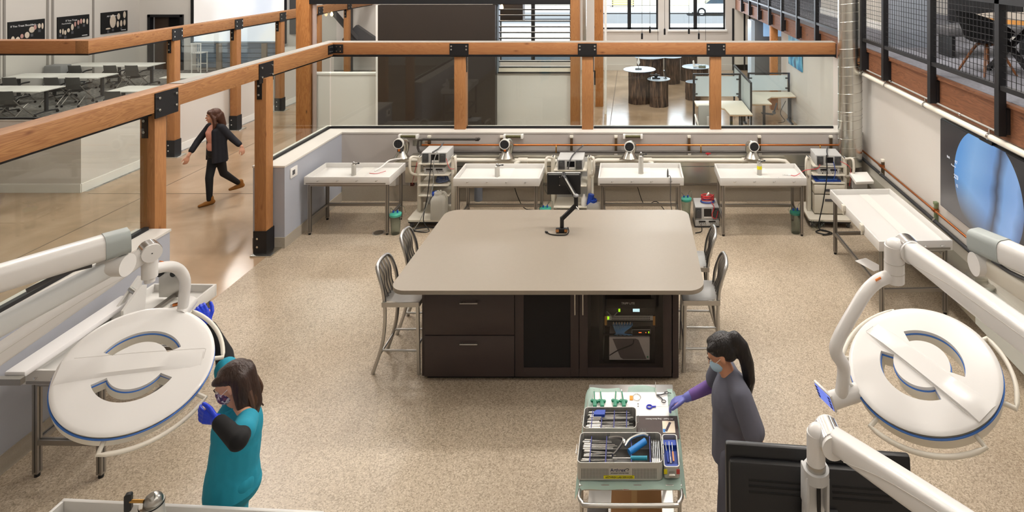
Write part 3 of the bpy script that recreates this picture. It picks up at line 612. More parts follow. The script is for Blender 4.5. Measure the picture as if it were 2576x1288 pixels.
# small gear on tables
t = thing('red_cable', 'red cable with steel tip lying on the fourth worktable', 'cable'); obj('cord', MB().tube([(2.52, 9.52, .856), (2.6, 9.5, .858), (2.75, 9.53, .93), (2.95, 9.55, .95), (3.02, 9.62, .99)], .005, 6, 5), redt, t); obj('tip', MB().cyl((2.4, 9.55, .853), (2.52, 9.52, .856), .006), chrome, t)
t = thing('suction_handpiece', 'white handpiece tube drooping onto the left worktable', 'handpiece'); obj('tube', MB().tube([(-3.95, 10.32, .86), (-4.05, 9.95, .95), (-4.12, 9.8, .9), (-4.2, 9.7, .86)], .011, 8, 5), white, t); obj('lead', MB().tube([(-4.25, 9.62, .852), (-4.12, 9.6, .854), (-4.02, 9.7, .858)], .004, 6, 4), redt, t)
t = thing('grey_handpiece', 'slim dark handpiece with hanging cable on the third worktable', 'handpiece'); obj('grip', MB().lathe([(0, 0), (.008, .0), (.014, .03), (.012, .11), (.004, .15), (0, .15)], (.55, 9.4, .85)), dgrey, t)
obj('cord', MB().tube([(.55, 9.4, .86), (.57, 9.3, .93), (.585, 9.2, .9), (.58, 9.19, .6), (.62, 9.2, .35), (.72, 9.25, .05)], .006, 6, 5), dgrey, t)
def screw(loc, r, l2, label):
    t = thing('positioning_bracket', label, 'bracket', loc)
for k, (x, y, s) in enumerate([(-1.99, 9.3, 1), (.25, 9.3, 1), (2.15, 9.33, 1)]):
    t = thing('wire_hook', f'pair of small wire hooks in the tray of the {["second","third","fourth"][k]} worktable', 'hook', (x, y, .845), 0, 'tray wire hooks')
    for dx in (-.12, .12): obj('hook', MB().tube([(dx, 0, 0), (dx+.01, 0, .04), (dx+.03, 0, .03)], .004, 6, 4), chrome, t)
# holder on the left wall table
t = thing('limb_holder', 'white limb holder with steel plate on the left wall worktable', 'limb holder', (-4.83, 5.55, .845))
obj('back_cheek', MB().prism([(0, 0), (.02, 0), (.34, .0), (.34, .02), (.3, .02), (.3, .12), (.34, .26), (.3, .3), (.0, .1)], -.012, .012, Matrix.Translation((-.1, .1, 0)) @ Euler((PI/2, 0, PI/2)).to_matrix().to_4x4()), tray_w, t)
obj('front_cheek', MB().prism([(0, 0), (.24, 0), (.27, .27), (.21, .3), (0, .17)], -.012, .012, Matrix.Translation((.06, .02, 0)) @ Euler((PI/2, 0, PI/2)).to_matrix().to_4x4()), tray_w, t)
obj('axle', MB().cyl((-.1, .3, .22), (.06, .2, .22), .022), steel, t)
obj('rail', MB().box((.16, .24, .03), (.05, .62, .03), None, .004), alud, t)
obj('back_plate', MB().box((.14, .52, .17), (.26, .012, .3)), steel, t)
for x in (.05, .19): obj('knob', MB().cyl((x, .5, .28), (x, .46, .28), .028), blackp, t)
obj('clamp_lever', MB().cyl((.1, -.06, .03), (.1, -.1, .05), .03), dgrey, t)
t = thing('arm_board', 'long padded white board along the rim of the left wall worktable', 'arm board', (-4.98, 5.35, .925))
obj('pad', MB().box((0, 0, .03), (.17, 1.1, .05), None, .015), M('pad_white', 'e4e2e2', .6), t); obj('end_clamp', MB().bb(-.1, .1, -.6, -.56, -.02, .03), alud, t)
t = thing('brass_clip', 'small copper coloured clip lying on the left wall worktable', 'clip', (-4.55, 5.95, .85)); obj('jaw', MB().box((0, 0, .012), (.07, .03, .02), Euler((0, 0, .6)).to_matrix(), .004), copper, t); obj('wire', MB().tube([(-.05, -.02, .01), (.02, .03, .02), (.07, .02, .01)], .004, 6, 3), chrome, t)

# ================================================================ extractor nozzles on the back duct
def extractor(x, z, label, side=1):
    t = thing('extractor_nozzle', label, 'extractor', (x, 10.36, .855), 0, 'extractor nozzles on the back wall')
    h = z-.855
    obj('base', MB().prism([(-.17, -.1), (.17, -.1), (.08, .08), (-.08, .08)], 0, .01).lathe([(.13, .01), (.07, .1), (.06, .12), (0, .12)], n=20), galv, t)
    obj('elbow', MB().tube([(.02*side, .03, .08), (.04*side, .05, h*.5), (.05*side, .03, h*.85), (.02*side, -.02, h), (0, -.1, h)], .072, 16, 5), galv, t)
    obj('collar', MB().lathe([(.072, 0), (.088, .0), (.088, .05), (.075, .05)], (0, -.1, h), 24, (0, -1, 0)), M('collar_white', 'dcdad4', .4), t)
    obj('grille', MB().cyl((0, -.13, h), (0, -.142, h), .076, n=24), blk, t)
    mb = MB()
    for k in range(-4, 5): q = math.sqrt(.075**2-(k*.016)**2); mb.bb(k*.016-.001, k*.016+.001, -.146, -.142, h-q, h+q).bb(-q, q, -.146, -.142, h+k*.016-.001, h+k*.016+.001)
    obj('grille_wire', mb, dgrey, t)
    s = obj('switch_box', MB().bb(-.04, .04, -.1, -.06, .13, .19, .004), dgrey, t); obj('switch', MB().bb(-.018, .018, -.112, -.1, .145, .18), orange, s)
extractor(-4.02, 1.14, 'extractor nozzle by the left end of the back wall'); extractor(-2.2, 1.13, 'extractor nozzle above the second worktable')
extractor(-.06, 1.09, 'extractor nozzle above the third worktable'); extractor(2.08, 1.09, 'extractor nozzle above the fourth worktable', -1)

# ================================================================ tower carts with devices
panelm = M('device_panel', 'bdbdbb', .4); dscreen = M('device_screen', '131318', .2)
def console(loc, label, w=.42, d=.36, h=.17, rz=0):
    t = thing('pump_console', label, 'console', loc, rz)
    obj('case', MB().bb(-w/2, w/2, 0, d, 0, h, .006).m(1).bb(-w/2+.004, w/2-.004, -.006, 0, .004, h-.004), [lgrey, panelm], t)
    obj('display', MB().bb(-.05, .07, -.012, -.006, .05, h-.03), dscreen, t); obj('button_bar', MB().bb(-.05, .07, -.012, -.006, .025, .04), white, t)
    for s in (-1, 1):
        p = obj('roller_pump', MB().cyl((s*.14, -.006, h*.6), (s*.14, -.04, h*.6), .035).bb(s*.14-.05, s*.14+.05, -.02, -.006, .02, h-.015), dgrey, t)
        obj('tube_loop', MB().tube([(s*.14-.04, -.035, h*.6), (s*.14, -.045, h*.95), (s*.14+.04, -.035, h*.6)], .006, 6, 5).tube([(s*.14-.04, -.035, h*.6), (s*.14-.045, -.03, .0)], .006, 6), clearp, p)
    return t
def shaver(loc, label, w=.34, rz=0):
    t = thing('shaver_unit', label, 'control unit', loc, rz)
    obj('case', MB().bb(-w/2, w/2, 0, .3, 0, .1, .005), panelm, t)
    for x in (-.08, .08): obj('display', MB().bb(x-.055, x+.055, -.004, 0, .06, .085), dscreen, t)
    for x in (-.12, -.09, -.06, -.03, .05, .08, .11, .14): obj('button', MB().cyl((x, 0, .045), (x, -.006, .045), .007, n=8), dgrey, t)
    for x in (-.1, -.02, .06): obj('socket', MB().cyl((x, 0, .02), (x, -.008, .02), .01, n=10), chrome, t)
    return t
def cart(loc, label, w=.6, d=.5, shelves=(.45, .62, .79, .97), rz=0, handles=True, drawers=False, h=1.04):
    t = thing('tower_cart', label, 'cart', loc, rz)
    for s in (-1, 1):
        obj('upright', MB().bb(s*w/2-.03, s*w/2+.03, .12, .24, .14, h, .006).m(1).bb(s*w/2-.012, s*w/2+.012, .115, .245, h-.002, h+.004), [cream, dgrey], t)
        if handles: obj('handle', MB().tube([(s*(w/2+.0), .14, h-.02), (s*(w/2+.07), .0, h+.04), (s*(w/2+.09), -.04, h-.02), (s*(w/2+.085), -.02, h-.2), (s*(w/2+.02), .12, h-.3)], .02, 10, 5), cream, t)
    for z in shelves: obj('shelf', MB().bb(-w/2+.03, w/2-.03, 0, d-.06, z-.02, z, .004), cream, t)
    obj('base', MB().prism(rrect(-w/2-.08, w/2+.02, -.2, d, .05), .11, .14), cream, t); obj('skirt', MB().prism(rrect(-w/2-.075, w/2+.015, -.195, d-.005, .05), .085, .11), blackp, t)
    obj('back_panel', MB().bb(-w/2+.03, w/2-.03, d-.08, d-.06, .14, h-.1), lgrey, t)
    for x in (-w/2-.02, w/2-.03):
        for y in (-.13, d-.07):
            c_ = obj('caster', MB().cyl((x-.02, y, .05), (x+.02, y, .05), .05), dgrey, t); obj('hub', MB().cyl((x-.023, y, .05), (x+.023, y, .05), .03), lgrey, c_)
    if drawers:
        for z0, z1 in ((.16, .46), (.48, .62)):
            d_ = obj('drawer', MB().bb(-w/2+.05, w/2-.04, -.01, d-.1, z0, z1, .006), M('drawer_front', 'cfc9ba', .45), t); obj('pull', MB().bb(-.07, .07, -.016, -.01, z1-.1, z1-.06), dgrey, d_)
    return t
cart((-3.25, 9.72, 0), 'cream tower cart between the first and second worktables', .56, handles=True)
console((-3.25, 9.76, .97), 'grey pump console on top of the left cart'); shaver((-3.25, 9.76, .79), 'control unit on the upper shelf of the left cart')
cart((-1.02, 9.7, 0), 'cream tower cart behind the desk monitor', .6, shelves=(.27, .62, .87))
console((-1.02, 9.72, .87), 'grey pump console on the cart behind the desk monitor'); shaver((-1.02, 9.74, .62), 'control unit on the cart behind the desk monitor')
cart((3.2, 9.72, 0), 'cream tower cart with drawers in the back right corner', .58, rz=math.radians(-3), shelves=(.66, .79, .93), drawers=True, h=1.02)
console((3.2, 9.74, .93), 'grey pump console on the corner cart', rz=math.radians(-3)); shaver((3.2, 9.74, .79), 'control unit on the corner cart', rz=math.radians(-3))
solo('blue_wrap', MB().box((3.2, 9.88, .672), (.42, .26, .02), None, .006).m(1).box((3.2, 9.86, .69), (.3, .18, .016), None, .006), [bluet, M('clear_bag', '5d86c8', .3)], 'flat blue wrapped pack on the corner cart shelf', 'pack')
solo('cable_coil', MB().tube([(-3.15+.11*math.cos(a)*(1-.006*k), 9.86+.1*math.sin(a), .635+.0016*k) for k, a in enumerate([j*.42 for j in range(70)])], .008, 6), M('slate_blue_cable', '47587e', .45), 'coil of slate blue cable on the left cart shelf', 'cable')
def jug(loc, label, capc=bluep, s=1, handle=True):
    t = thing('fluid_jug', label, 'jug', loc)
    w, d, h = .22*s, .2*s, .34*s; mb = MB()
    prof = [(0, .98), (.05, 1.0), (.3, .97), (.42, 1.0), (.6, .97), (.8, .98), (.92, .8), (1, .45)]
    rings = []
    for z, k in prof:
        rings.append([mb.bm.verts.new((x, y, z*h)) for x, y in rrect(-w/2*k, w/2*k, -d/2*k, d/2*k, .04*s*k)])
    for a, b_ in zip(rings, rings[1:]):
        m_ = len(a)
        for j in range(m_): mb.bm.faces.new((a[j], a[(j+1) % m_], b_[(j+1) % m_], b_[j]))
    mb.bm.faces.new(rings[0][::-1]); mb.bm.faces.new(rings[-1]); obj('body', mb, milky, t)
    if handle: obj('handle', MB().tube([(w*.1, 0, h*.98), (w*.28, 0, h*1.1), (w*.45, 0, h*.98), (w*.46, 0, h*.75)], .018*s, 10, 5), milky, t)
    mb = MB().cyl((-.02 if handle else 0, 0, h*.98), (-.02 if handle else 0, 0, h*1.1), .055*s, n=20)
    for k in range(5): a = k*1.257; mb.cyl((.03*s*math.cos(a), .03*s*math.sin(a), h*1.1), (.03*s*math.cos(a), .03*s*math.sin(a), h*1.16), .01*s, n=8)
    obj('cap', mb, capc, t)
jug((-3.12, 9.61, .14), 'tall milky fluid jug on the base of the left cart', milky, 1.1); 
solo('blue_clip', MB().box((-3.22, 9.75, .47), (.12, .09, .05), Euler((.2, .1, .4)).to_matrix(), .01).box((-3.18, 9.72, .5), (.1, .04, .03), Euler((0, .3, -.3)).to_matrix(), .008), bluep, 'crumpled blue plastic piece on the left cart lower shelf', 'plastic clip')
jug((-.64, 9.75, 0), 'milky jug with blue lid on the floor behind the island', bluep, 1.0, False)
t = thing('blue_bottle', 'blue and white bottle on the cart shelf behind the monitor', 'bottle', (-.8, 9.76, .27)); obj('body', MB().lathe([(0, 0), (.045, 0), (.045, .12), (.02, .16), (.016, .19), (0, .19)]), white, t); obj('wrap', MB().cyl((.09, 0, .02), (.12, .02, .18), .05), bluep, t)
def canister(loc, label, h=.3, lid=tealp):
    t = thing('suction_canister', label, 'canister', loc)
    obj('jar', MB().lathe([(0, 0), (.065, 0), (.08, h*.95), (.078, h*.95), (.063, .006), (0, .006)], n=24), clearp, t); obj('lid', MB().lathe([(0, h*.95), (.09, h*.95), (.092, h*1.05), (.06, h*1.1), (0, h*1.1)], n=24), lid, t)
    obj('port', MB().cyl((.03, 0, h*1.08), (.03, 0, h*1.22), .012).cyl((-.035, 0, h*1.08), (-.035, 0, h*1.2), .012), bluep, t)
    obj('hose', MB().tube([(.03, 0, h*1.2), (.06, .02, h*1.4), (.1, .08, h*1.3), (.1, .15, h*.9)], .006, 6, 4).tube([(-.035, 0, h*1.2), (-.08, 0, h*1.35), (-.1, .05, h)], .006, 6, 4), clearp, t)
canister((-3.72, 9.35, 0), 'clear suction canister with teal lid beside the left worktable leg'); canister((-1.4, 9.55, 0), 'teal lidded canister behind the island left of the cart')
canister((.87, 9.75, .08), 'teal lidded canister between third worktable and the floor consoles'); canister((2.56, 9.38, 0), 'clear suction canister with dark teal lid under the fourth worktable', .32, M('deep_teal', '1f6b5c', .4))
# consoles stacked on the floor
shaver((1.19, 9.55, .03), 'lower control unit on the floor beside the island', .38); console((1.19, 9.56, .135), 'pump console stacked on the floor unit with red tubing on top', .38, .36, .2)
t = thing('tubing_coil', 'coil of red and blue tubing on top of the floor console', 'tubing', (1.22, 9.74, .336))
obj('red_coil', MB().tube([(.1*math.cos(a), .075*math.sin(a), .03+.002*k) for k, a in enumerate([j*.4 for j in range(48)])], .01, 6), redt, t); obj('blue_coil', MB().tube([(.11*math.cos(a), .085*math.sin(a), .011+.0008*k) for k, a in enumerate([j*.4 for j in range(20)])], .01, 6), bluet, t)
obj('tail', MB().tube([(.05, -.06, .03), (.08, -.2, 0), (.04, -.23, -.12), (.1, -.25, -.16), (.14, -.22, -.05)], .006, 6, 5), redt, t); obj('white_tie', MB().box((0, -.02, .13), (.02, .05, .07), Euler((.3, .5, 0)).to_matrix(), .005), white, t)
solo('floor_bracket', MB().bb(.99, 1.39, 9.57, 9.87, 0, .03), dgrey, 'dark base tray under the floor consoles', 'tray')
# cables
def cable(name, pts, r, mat, label, k=6): t = solo(name, MB().tube(pts, r, 6, k), mat, label, 'cable')
cable('power_cable', [(-3.27, 9.7, 1.12), (-3.28, 9.66, .9), (-3.3, 9.58, .5), (-3.33, 9.48, .16), (-3.22, 9.43, .012), (-3.3, 9.38, .012), (-3.5, 9.45, .012), (-3.3, 9.55, .012), (-3.0, 9.5, .012)], .008, blackp, 'black cables hanging down the front of the left cart')
cable('camera_cable', [(-3.2, 9.75, 1.16), (-3.23, 9.67, 1.0), (-3.24, 9.64, .6), (-3.36, 9.48, .2), (-3.45, 9.43, .02), (-3.25, 9.45, .02)], .007, greyc, 'grey cable hanging down the front of the left cart')
cable('red_lead', [(-3.05, 9.74, 1.05), (-2.98, 9.68, .92), (-2.9, 9.7, .9), (-2.87, 9.72, 1.0)], .005, redt, 'red lead looping from the left console to the cart handle')
cable('red_lead', [(-3.55, 9.85, 1.0), (-3.65, 9.95, .7), (-3.85, 10.4, .38)], .005, redt, 'red lead running from the left cart to the wall socket')
cable('power_cable', [(3.15, 9.7, 1.12), (3.13, 9.62, .8), (3.05, 9.56, .4), (2.95, 9.46, .1), (2.98, 9.44, .015), (3.1, 9.38, .015), (3.0, 9.3, .015), (2.88, 9.38, .015), (3.0, 9.45, .015), (3.12, 9.33, .015), (2.95, 9.27, .015)], .009, blackp, 'black cables falling from the corner cart into a floor coil')
cable('red_lead', [(3.36, 9.72, 1.02), (3.5, 9.65, .95), (3.54, 9.68, .8), (3.54, 9.75, .6)], .005, redt, 'red lead hanging from the corner console')
cable('blue_lead', [(3.27, 9.72, 1.0), (3.28, 9.66, .85), (3.24, 9.66, .7)], .006, bluet, 'blue lead hanging from the corner console')
cable('light_cable', [(-3.2, 10.08, 1.2), (-3.22, 9.9, 1.165), (-3.27, 9.74, 1.15)], .012, dgrey, 'thick dark light cable over the left console')
cable('light_cable', [(-.85, 10.2, 1.12), (-.98, 9.95, 1.06), (-1.02, 9.7, 1.04), (-1.05, 9.66, .9)], .012, dgrey, 'thick dark light cable over the middle console')
cable('light_cable', [(3.3, 10.1, 1.13), (3.22, 9.9, 1.12), (3.17, 9.7, 1.1)], .012, dgrey, 'thick dark light cable over the corner console')
cable('floor_cable', [(-1.97, 9.85, .8), (-1.96, 9.95, .45), (-1.85, 10.1, .1), (-1.7, 10.2, .012)], .007, blackp, 'black cable dropping under the second worktable')
cable('floor_cable', [(.05, 10.2, .5), (.2, 10.2, .1), (.4, 10.1, .2), (.6, 10.0, .02), (.78, 9.9, .012)], .007, blackp, 'black cable sagging under the third worktable')
cable('floor_cable', [(1.1, 9.52, .04), (1.08, 9.4, .012), (.98, 9.35, .012)], .007, blackp, 'short black cable on the floor before the floor consoles')
t = thing('tube_bundle', 'clear plastic tubing bunched on the floor by the corner cart', 'tubing', (2.95, 9.5, 0))
obj('tube', MB().tube([(.1*math.cos(a)+.02*math.sin(3*a), .07*math.sin(a*1.1), .03+.1*abs(math.sin(a*.7))) for a in [j*.35 for j in range(90)]], .006, 6), clearp, t)
t = thing('hanging_tubing', 'clear tubing hanging from the right side of the second worktable', 'tubing'); obj('tube', MB().tube([(-1.42, 9.5, .9), (-1.38, 9.35, .7), (-1.33, 9.4, .6), (-1.36, 9.5, .75), (-1.3, 9.45, .5), (-1.38, 9.6, .35)], .007, 6, 6), clearp, t)
solo('document_holder', MB().box((3.68, 9.6, .78), (.3, .24, .05), Euler((.3, 0, .1)).to_matrix(), .004).m(1).box((3.68, 9.68, .69), (.24, .04, .2)), [white, lgrey], 'white tilted document box beside the corner cart', 'document box')

# ================================================================ island
SX = -.842
t = thing('island_worktop', 'big grey rounded worktop of the central island', 'worktop', (SX, 6.755, 1.03)); 
mb = MB(); p = rrect(-1.55, 1.55, -.94, .94, .16, 10); mb.prism(p, 0, .04); es = [e for e in mb.bm.edges if abs((e.verts[0].co-e.verts[1].co).z) < 1e-6]; bmesh.ops.bevel(mb.bm, geom=es, offset=.005, segments=2, affect='EDGES')
obj('slab', mb, slabm, t)
t = thing('island_cabinet', 'dark brown island cabinet with drawers, door and glazed rack door', 'cabinet', (SX, 6.07, 0))
x0, x1 = -1.28, 1.29; D2 = 1.36
obj('carcass', MB().bb(x0, -.36, .02, D2, .05, 1.03).bb(-.36, .33, .3, D2, .05, 1.03).bb(x0, x1, D2-.04, D2, .05, 1.03).bb(.33, 1.24, .02, D2, .05, .1).bb(.33, .36, .02, D2, .05, 1.03).bb(1.21, 1.24, .02, D2, .05, 1.03).bb(.33, 1.24, .02, D2, .99, 1.03).bb(.36, 1.21, .75, .8, .05, 1.03).bb(-.36, .33, .02, .3, .05, .12).bb(-.36, .33, .02, .3, .95, 1.03), espresso, t)
obj('side_panel', MB().bb(x0-.045, x0, .06, D2, .02, 1.03), espresso, t); obj('side_panel', MB().bb(1.25, 1.31, .03, D2, .02, 1.03), espresso, t)
obj('plinth', MB().bb(x0+.01, x1-.03, .06, D2-.05, 0, .05), M('plinth_dark', '191514', .6), t)
for z0, z1 in ((.055, .47), (.478, .885)):
    d_ = obj('drawer', MB().bb(x0, -.365, -.002, .022, z0, z1, .003), espresso, t)
    xm = (x0-.365)/2; h_ = obj('handle', MB().cyl((xm-.09, -.03, z1-.07), (xm+.09, -.03, z1-.07), .007), steel, d_); 
    for s in (-.07, .07): h_.data = h_.data
    obj('handle_post', MB().cyl((xm-.07, 0, z1-.07), (xm-.07, -.03, z1-.07), .005).cyl((xm+.07, 0, z1-.07), (xm+.07, -.03, z1-.07), .005), steel, d_)
obj('top_rail', MB().bb(x0, -.365, 0, .022, .893, 1.03), espresso, t)
def door(xa, xb, mid, hx):
    d_ = obj('door', MB().bb(xa, xa+.085, -.002, .02, .055, 1.02, .002).bb(xb-.085, xb, -.002, .02, .055, 1.02, .002).bb(xa+.085, xb-.085, -.002, .02, .055, .145).bb(xa+.085, xb-.085, -.002, .02, .93, 1.02), espresso, t)
    obj('panel', MB().bb(xa+.085, xb-.085, .006, .012, .145, .93), mid, d_)
    obj('handle', MB().cyl((hx, -.03, .70), (hx, -.03, .93), .008).cyl((hx, 0, .8), (hx, -.03, .8), .006).cyl((hx, 0, .91), (hx, -.03, .91), .006), steel, d_)
door(-.355, .292, M('door_mesh', '0e0c0d', .75), .255); door(.298, 1.235, glassmat('smoked_glass', 'eeecec', .8), .335)
# rack equipment behind the glazed door
led = lambda c: M('led_'+c, c, .5, emit=1.6)
rk = thing('equipment_rack', 'black equipment rack behind the glazed island door', 'rack', (-.06, 6.2, .1))
for s in (-1, 1): obj('rail', MB().bb(s*.27-.02, s*.27+.02, 0, .5, 0, .87), blackp, rk)
obj('floor_panel', MB().bb(-.28, .28, 0, .5, 0, .02), blackp, rk); obj('top_shelf', MB().bb(-.25, .25, 0, .5, .84, .87), blackp, rk)
t = thing('power_unit', 'black rack power unit with small white lettering', 'rack unit', (-.03, 6.18, .69)); obj('case', MB().bb(-.25, .25, 0, .4, 0, .09), blackp, t)
text('lettering', 'TRIPP LITE', .03, whiteink, t, Matrix.Translation((-.02, -.001, .045)) @ Euler((PI/2, 0, 0)).to_matrix().to_4x4())
t = thing('backup_unit', 'black rack unit with bright display and green lamps', 'rack unit', (-.03, 6.18, .61)); obj('case', MB().bb(-.25, .25, 0, .4, 0, .078), blackp, t)
obj('display', MB().bb(.03, .1, -.004, 0, .04, .07), led('bfe8ee'), t); obj('lamp', MB().bb(-.12, -.1, -.004, 0, .04, .07), led('9be012'), t); obj('cable', MB().tube([(-.24, -.01, .05), (-.18, -.03, .01), (-.13, -.01, .04)], .005, 6, 4), greyc, t)
t = thing('network_switch', 'silver network switch with rows of ports', 'rack unit', (-.03, 6.18, .56)); obj('case', MB().bb(-.24, .24, 0, .4, 0, .045), M('switch_silver', 'c8ccc6', .5), t)
mb = MB()
for k in range(34): mb.bb(-.19+k*.0118, -.182+k*.0118, -.003, 0, .006, .018).bb(-.19+k*.0118, -.182+k*.0118, -.003, 0, .026, .038)
obj('port_row', mb, dgrey, t); obj('lamp', MB().bb(-.235, -.215, -.004, 0, .01, .04), led('9be012'), t)
for s in (-1, 1): obj('ear', MB().bb(s*.25-.012, s*.25+.012, -.004, 0, -.05, .045), brass, t)
t = thing('patch_panel', 'black patch panel with light blue patch cables', 'rack unit', (-.03, 6.18, .5)); obj('case', MB().bb(-.24, .24, 0, .2, 0, .045), blackp, t)
for k in range(14):
    x = -.17+k*.0145; obj('patch_cable', MB().tube([(x, -.004, .035), (x, -.03, .02), (-.1+(k-7)*.006, -.05, -.04), (-.06+(k-7)*.014, -.02, -.075-.004*(k % 3))], .004, 6, 4), M('patch_blue', '6aa6dc', .4), t)
    if k % 2 == 0: obj('plug', MB().bb(x-.005, x+.005, -.02, 0, .028, .044), M('plug_ivory', 'd9cdb4', .5), t)
t = thing('media_box', 'small black box with orange and green lamps in the rack', 'rack unit', (.06, 6.18, .415)); obj('case', MB().bb(-.07, .12, 0, .2, 0, .05), blackp, t)
obj('lamp', MB().bb(0, .03, -.003, 0, .015, .022), led('ff7a3a'), t); obj('lamp', MB().bb(.07, .08, -.003, 0, .015, .022), led('ff7a3a'), t); obj('lamp', MB().bb(.1, .11, -.003, 0, .012, .03), led('9be012'), t); obj('edge', MB().bb(-.07, .12, -.004, 0, .047, .051).bb(-.07, -.066, -.004, 0, .01, .05).bb(.116, .12, -.004, 0, .01, .05), lgrey, t)
t = thing('media_server', 'silver box with slanted dark panel at the rack bottom', 'rack unit', (-.03, 6.18, .15)); obj('case', MB().bb(-.215, .205, 0, .35, 0, .235), M('server_silver', 'd2d0cc', .5), t)
obj('slanted_panel', MB().prism([(-.18, .22), (.06, .22), (.09, .205), (.17, .01), (-.07, .01), (-.1, .03)], 0, .004, Euler((PI/2, 0, 0)).to_matrix().to_4x4()), M('server_dark', '6a6564', .5), t)
obj('badge', MB().cyl((.183, 0, .032), (.183, -.005, .032), .008), M('server_green', '2a8f5c', .4), t); obj('cable', MB().tube([(-.21, -.02, .06), (-.12, -.03, .12), (.02, -.02, .17), (.04, 0, .21)], .005, 6, 4), blackp, t)
solo('blank_panel', MB().bb(-.31, .19, 6.19, 6.2, .395, .412), blackp, 'plain black panel with a small emblem above the silver box', 'rack unit')

# ---- monitor on its arm
t = thing('monitor_stand', 'black jointed monitor arm on the island worktop', 'monitor arm', (SX, 7.08, 1.07))
obj('base', MB().bb(-.06, .06, -.05, .05, 0, .012, .003).bb(-.07, .07, -.05, .0, .012, .05, .006).m(1).bb(-.068, -.03, -.053, .0, .014, .045).bb(.035, .068, -.053, .0, .014, .045), [blackp, oldz], t)
obj('post', MB().cyl((0, 0, .01), (0, 0, .17), .024), blackp, t)
obj('lower_arm', MB().bar((0, 0, .15), (.16, .02, .30), .045, .045, bev=.006), blackp, t); obj('elbow', MB().cyl((.165, .02, .27), (.165, .02, .42), .025), blackp, t)
obj('upper_arm', MB().bar((.165, .02, .4), (0, .12, .62), .05, .035, bev=.008), blackp, t); obj('arm_insert', MB().bar((.15, -.01, .44), (.03, .08, .6), .02, .008), steel, t); obj('joint_cap', MB().ball((.165, .015, .42), (.034, .034, .02)), grey, t)
obj('head', MB().cyl((0, .1, .6), (0, .19, .62), .022), blackp, t); obj('cable', MB().tube([(.17, -.01, .3), (.2, -.02, .27), (.19, .03, .24), (.15, .02, .26)], .006, 6, 4), white, t)
t = thing('desk_monitor', 'small black monitor seen from behind on the arm', 'monitor', (SX, 7.29, 1.56))
obj('housing', MB().box((0, 0, 0), (.41, .03, .26), None, .008), blackp, t); obj('top_edge', MB().bb(-.2, .2, -.012, .014, .129, .134).bb(-.19, .19, -.018, -.014, .112, .12), lgrey, t)
obj('mount_plate', MB().box((0, -.02, .04), (.11, .012, .11), None, .003), M('mount_black', '1c1c1e', .3), t)
for x in (-.05, .05):
    for z in (-.01, .09): obj('screw', MB().cyl((x, -.02, z), (x, -.03, z), .006, n=8), chrome, t)
obj('emblem', MB().cyl((0, -.015, .105), (0, -.018, .105), .012), grey, t)
obj('screen', MB().bb(-.195, .195, .015, .017, -.12, .12), dscreen, t)
t = thing('extension_cable', 'black cord with plug looped round the monitor arm base', 'cord', (SX, 7.08, 1.07)); obj('cord', MB().tube([(-.17, -.05, .012), (-.12, -.09, .008), (-.03, -.11, .008), (.06, -.1, .008), (.085, -.04, .015), (.07, .0, .05)], .006, 6, 5), blackp, t); obj('plug', MB().cyl((-.19, -.035, .013), (-.165, -.052, .013), .011), blackp, t)

# ================================================================ aluminium stools
def stool_proto():
    """seat faces +x, origin under the seat centre"""
    t = thing('bar_stool', 'x', 'bar stool', (0, 0, 0), 0, 'aluminium stools at the island')
    mb = MB(); N = 10; g = []
    for i in range(N+1):
        u = -.2+.4*i/N; r_ = []
        for j in range(N+1):
            v_ = -.2+.4*j/N; sc_ = 1-.12*(u < 0)*abs(u)/.2
            r_.append(mb.bm.verts.new((u, v_*sc_, .755-.012*math.exp(-((u/.14)**2+(v_/.15)**2)))))
        g.append(r_)
    for i in range(N):
        for j in range(N): mb.bm.faces.new((g[i][j], g[i+1][j], g[i+1][j+1], g[i][j+1]))
    r = bmesh.ops.solidify(mb.bm, geom=mb.bm.faces[:], thickness=.012)
    obj('seat', mb, alu, t); obj('apron', MB().bb(-.19, .2, -.2, -.19, .7, .75).bb(-.19, .2, .19, .2, .7, .75).bb(.19, .2, -.2, .2, .7, .75).bb(-.19, -.18, -.18, .18, .7, .75), alu, t)
    for s in (-1, 1):
        obj('leg', MB().tube([(.175, s*.18, .74), (.18, s*.18, .4), (.19, s*.185, .0)], .015, 8, 5, flat=1.3), alu, t)
        obj('leg', MB().tube([(-.17, s*.17, .74), (-.17, s*.172, .5), (-.2, s*.175, .28), (-.29, s*.18, .0)], .016, 8, 5, flat=1.3), alu, t)
    obj('back_frame', MB().tube([(-.17, -.17, .73), (-.19, -.175, .88), (-.235, -.165, 1.02), (-.265, -.13, 1.085), (-.275, -.04, 1.105), (-.275, .04, 1.105), (-.265, .13, 1.085), (-.235, .165, 1.02), (-.19, .175, .88), (-.17, .17, .73)], .019, 10, 5), alu, t)
    for y in (-.085, -.028, .028, .085): obj('slat', MB().tube([(-.175, y, .75), (-.215, y*1.05, .86), (-.225, y*1.05, .98), (-.27, y*1.1, 1.09)], .011, 8, 5, flat=1.6), alu, t)
    for a, b_ in (((.185, -.18, .3), (.185, .18, .3)), ((-.2, -.175, .24), (.185, -.182, .24)), ((-.2, .175, .24), (.185, .182, .24)), ((-.215, -.175, .2), (-.215, .175, .2))): obj('footrest', MB().cyl(a, b_, .011, n=10), alu, t)
    return t
st = stool_proto()
for k, (x, y, a, lb) in enumerate([(-2.41, 6.37, 0, 'brushed aluminium stool left of the island, nearer one by the drawers'), (-2.42, 7.03, .04, 'brushed aluminium stool left of the island, farther one by the left cart'),
                                   (.72, 6.40, PI, 'brushed aluminium stool right of the island, nearer one beside the rack door'), (.70, 7.07, PI-.04, 'brushed aluminium stool right of the island, farther one by the floor consoles')]):
    if k == 0: st.location = (x, y, 0); st.rotation_euler = (0, 0, a); st['label'] = lb
    else: dup(st, (x, y, 0), a, lb)
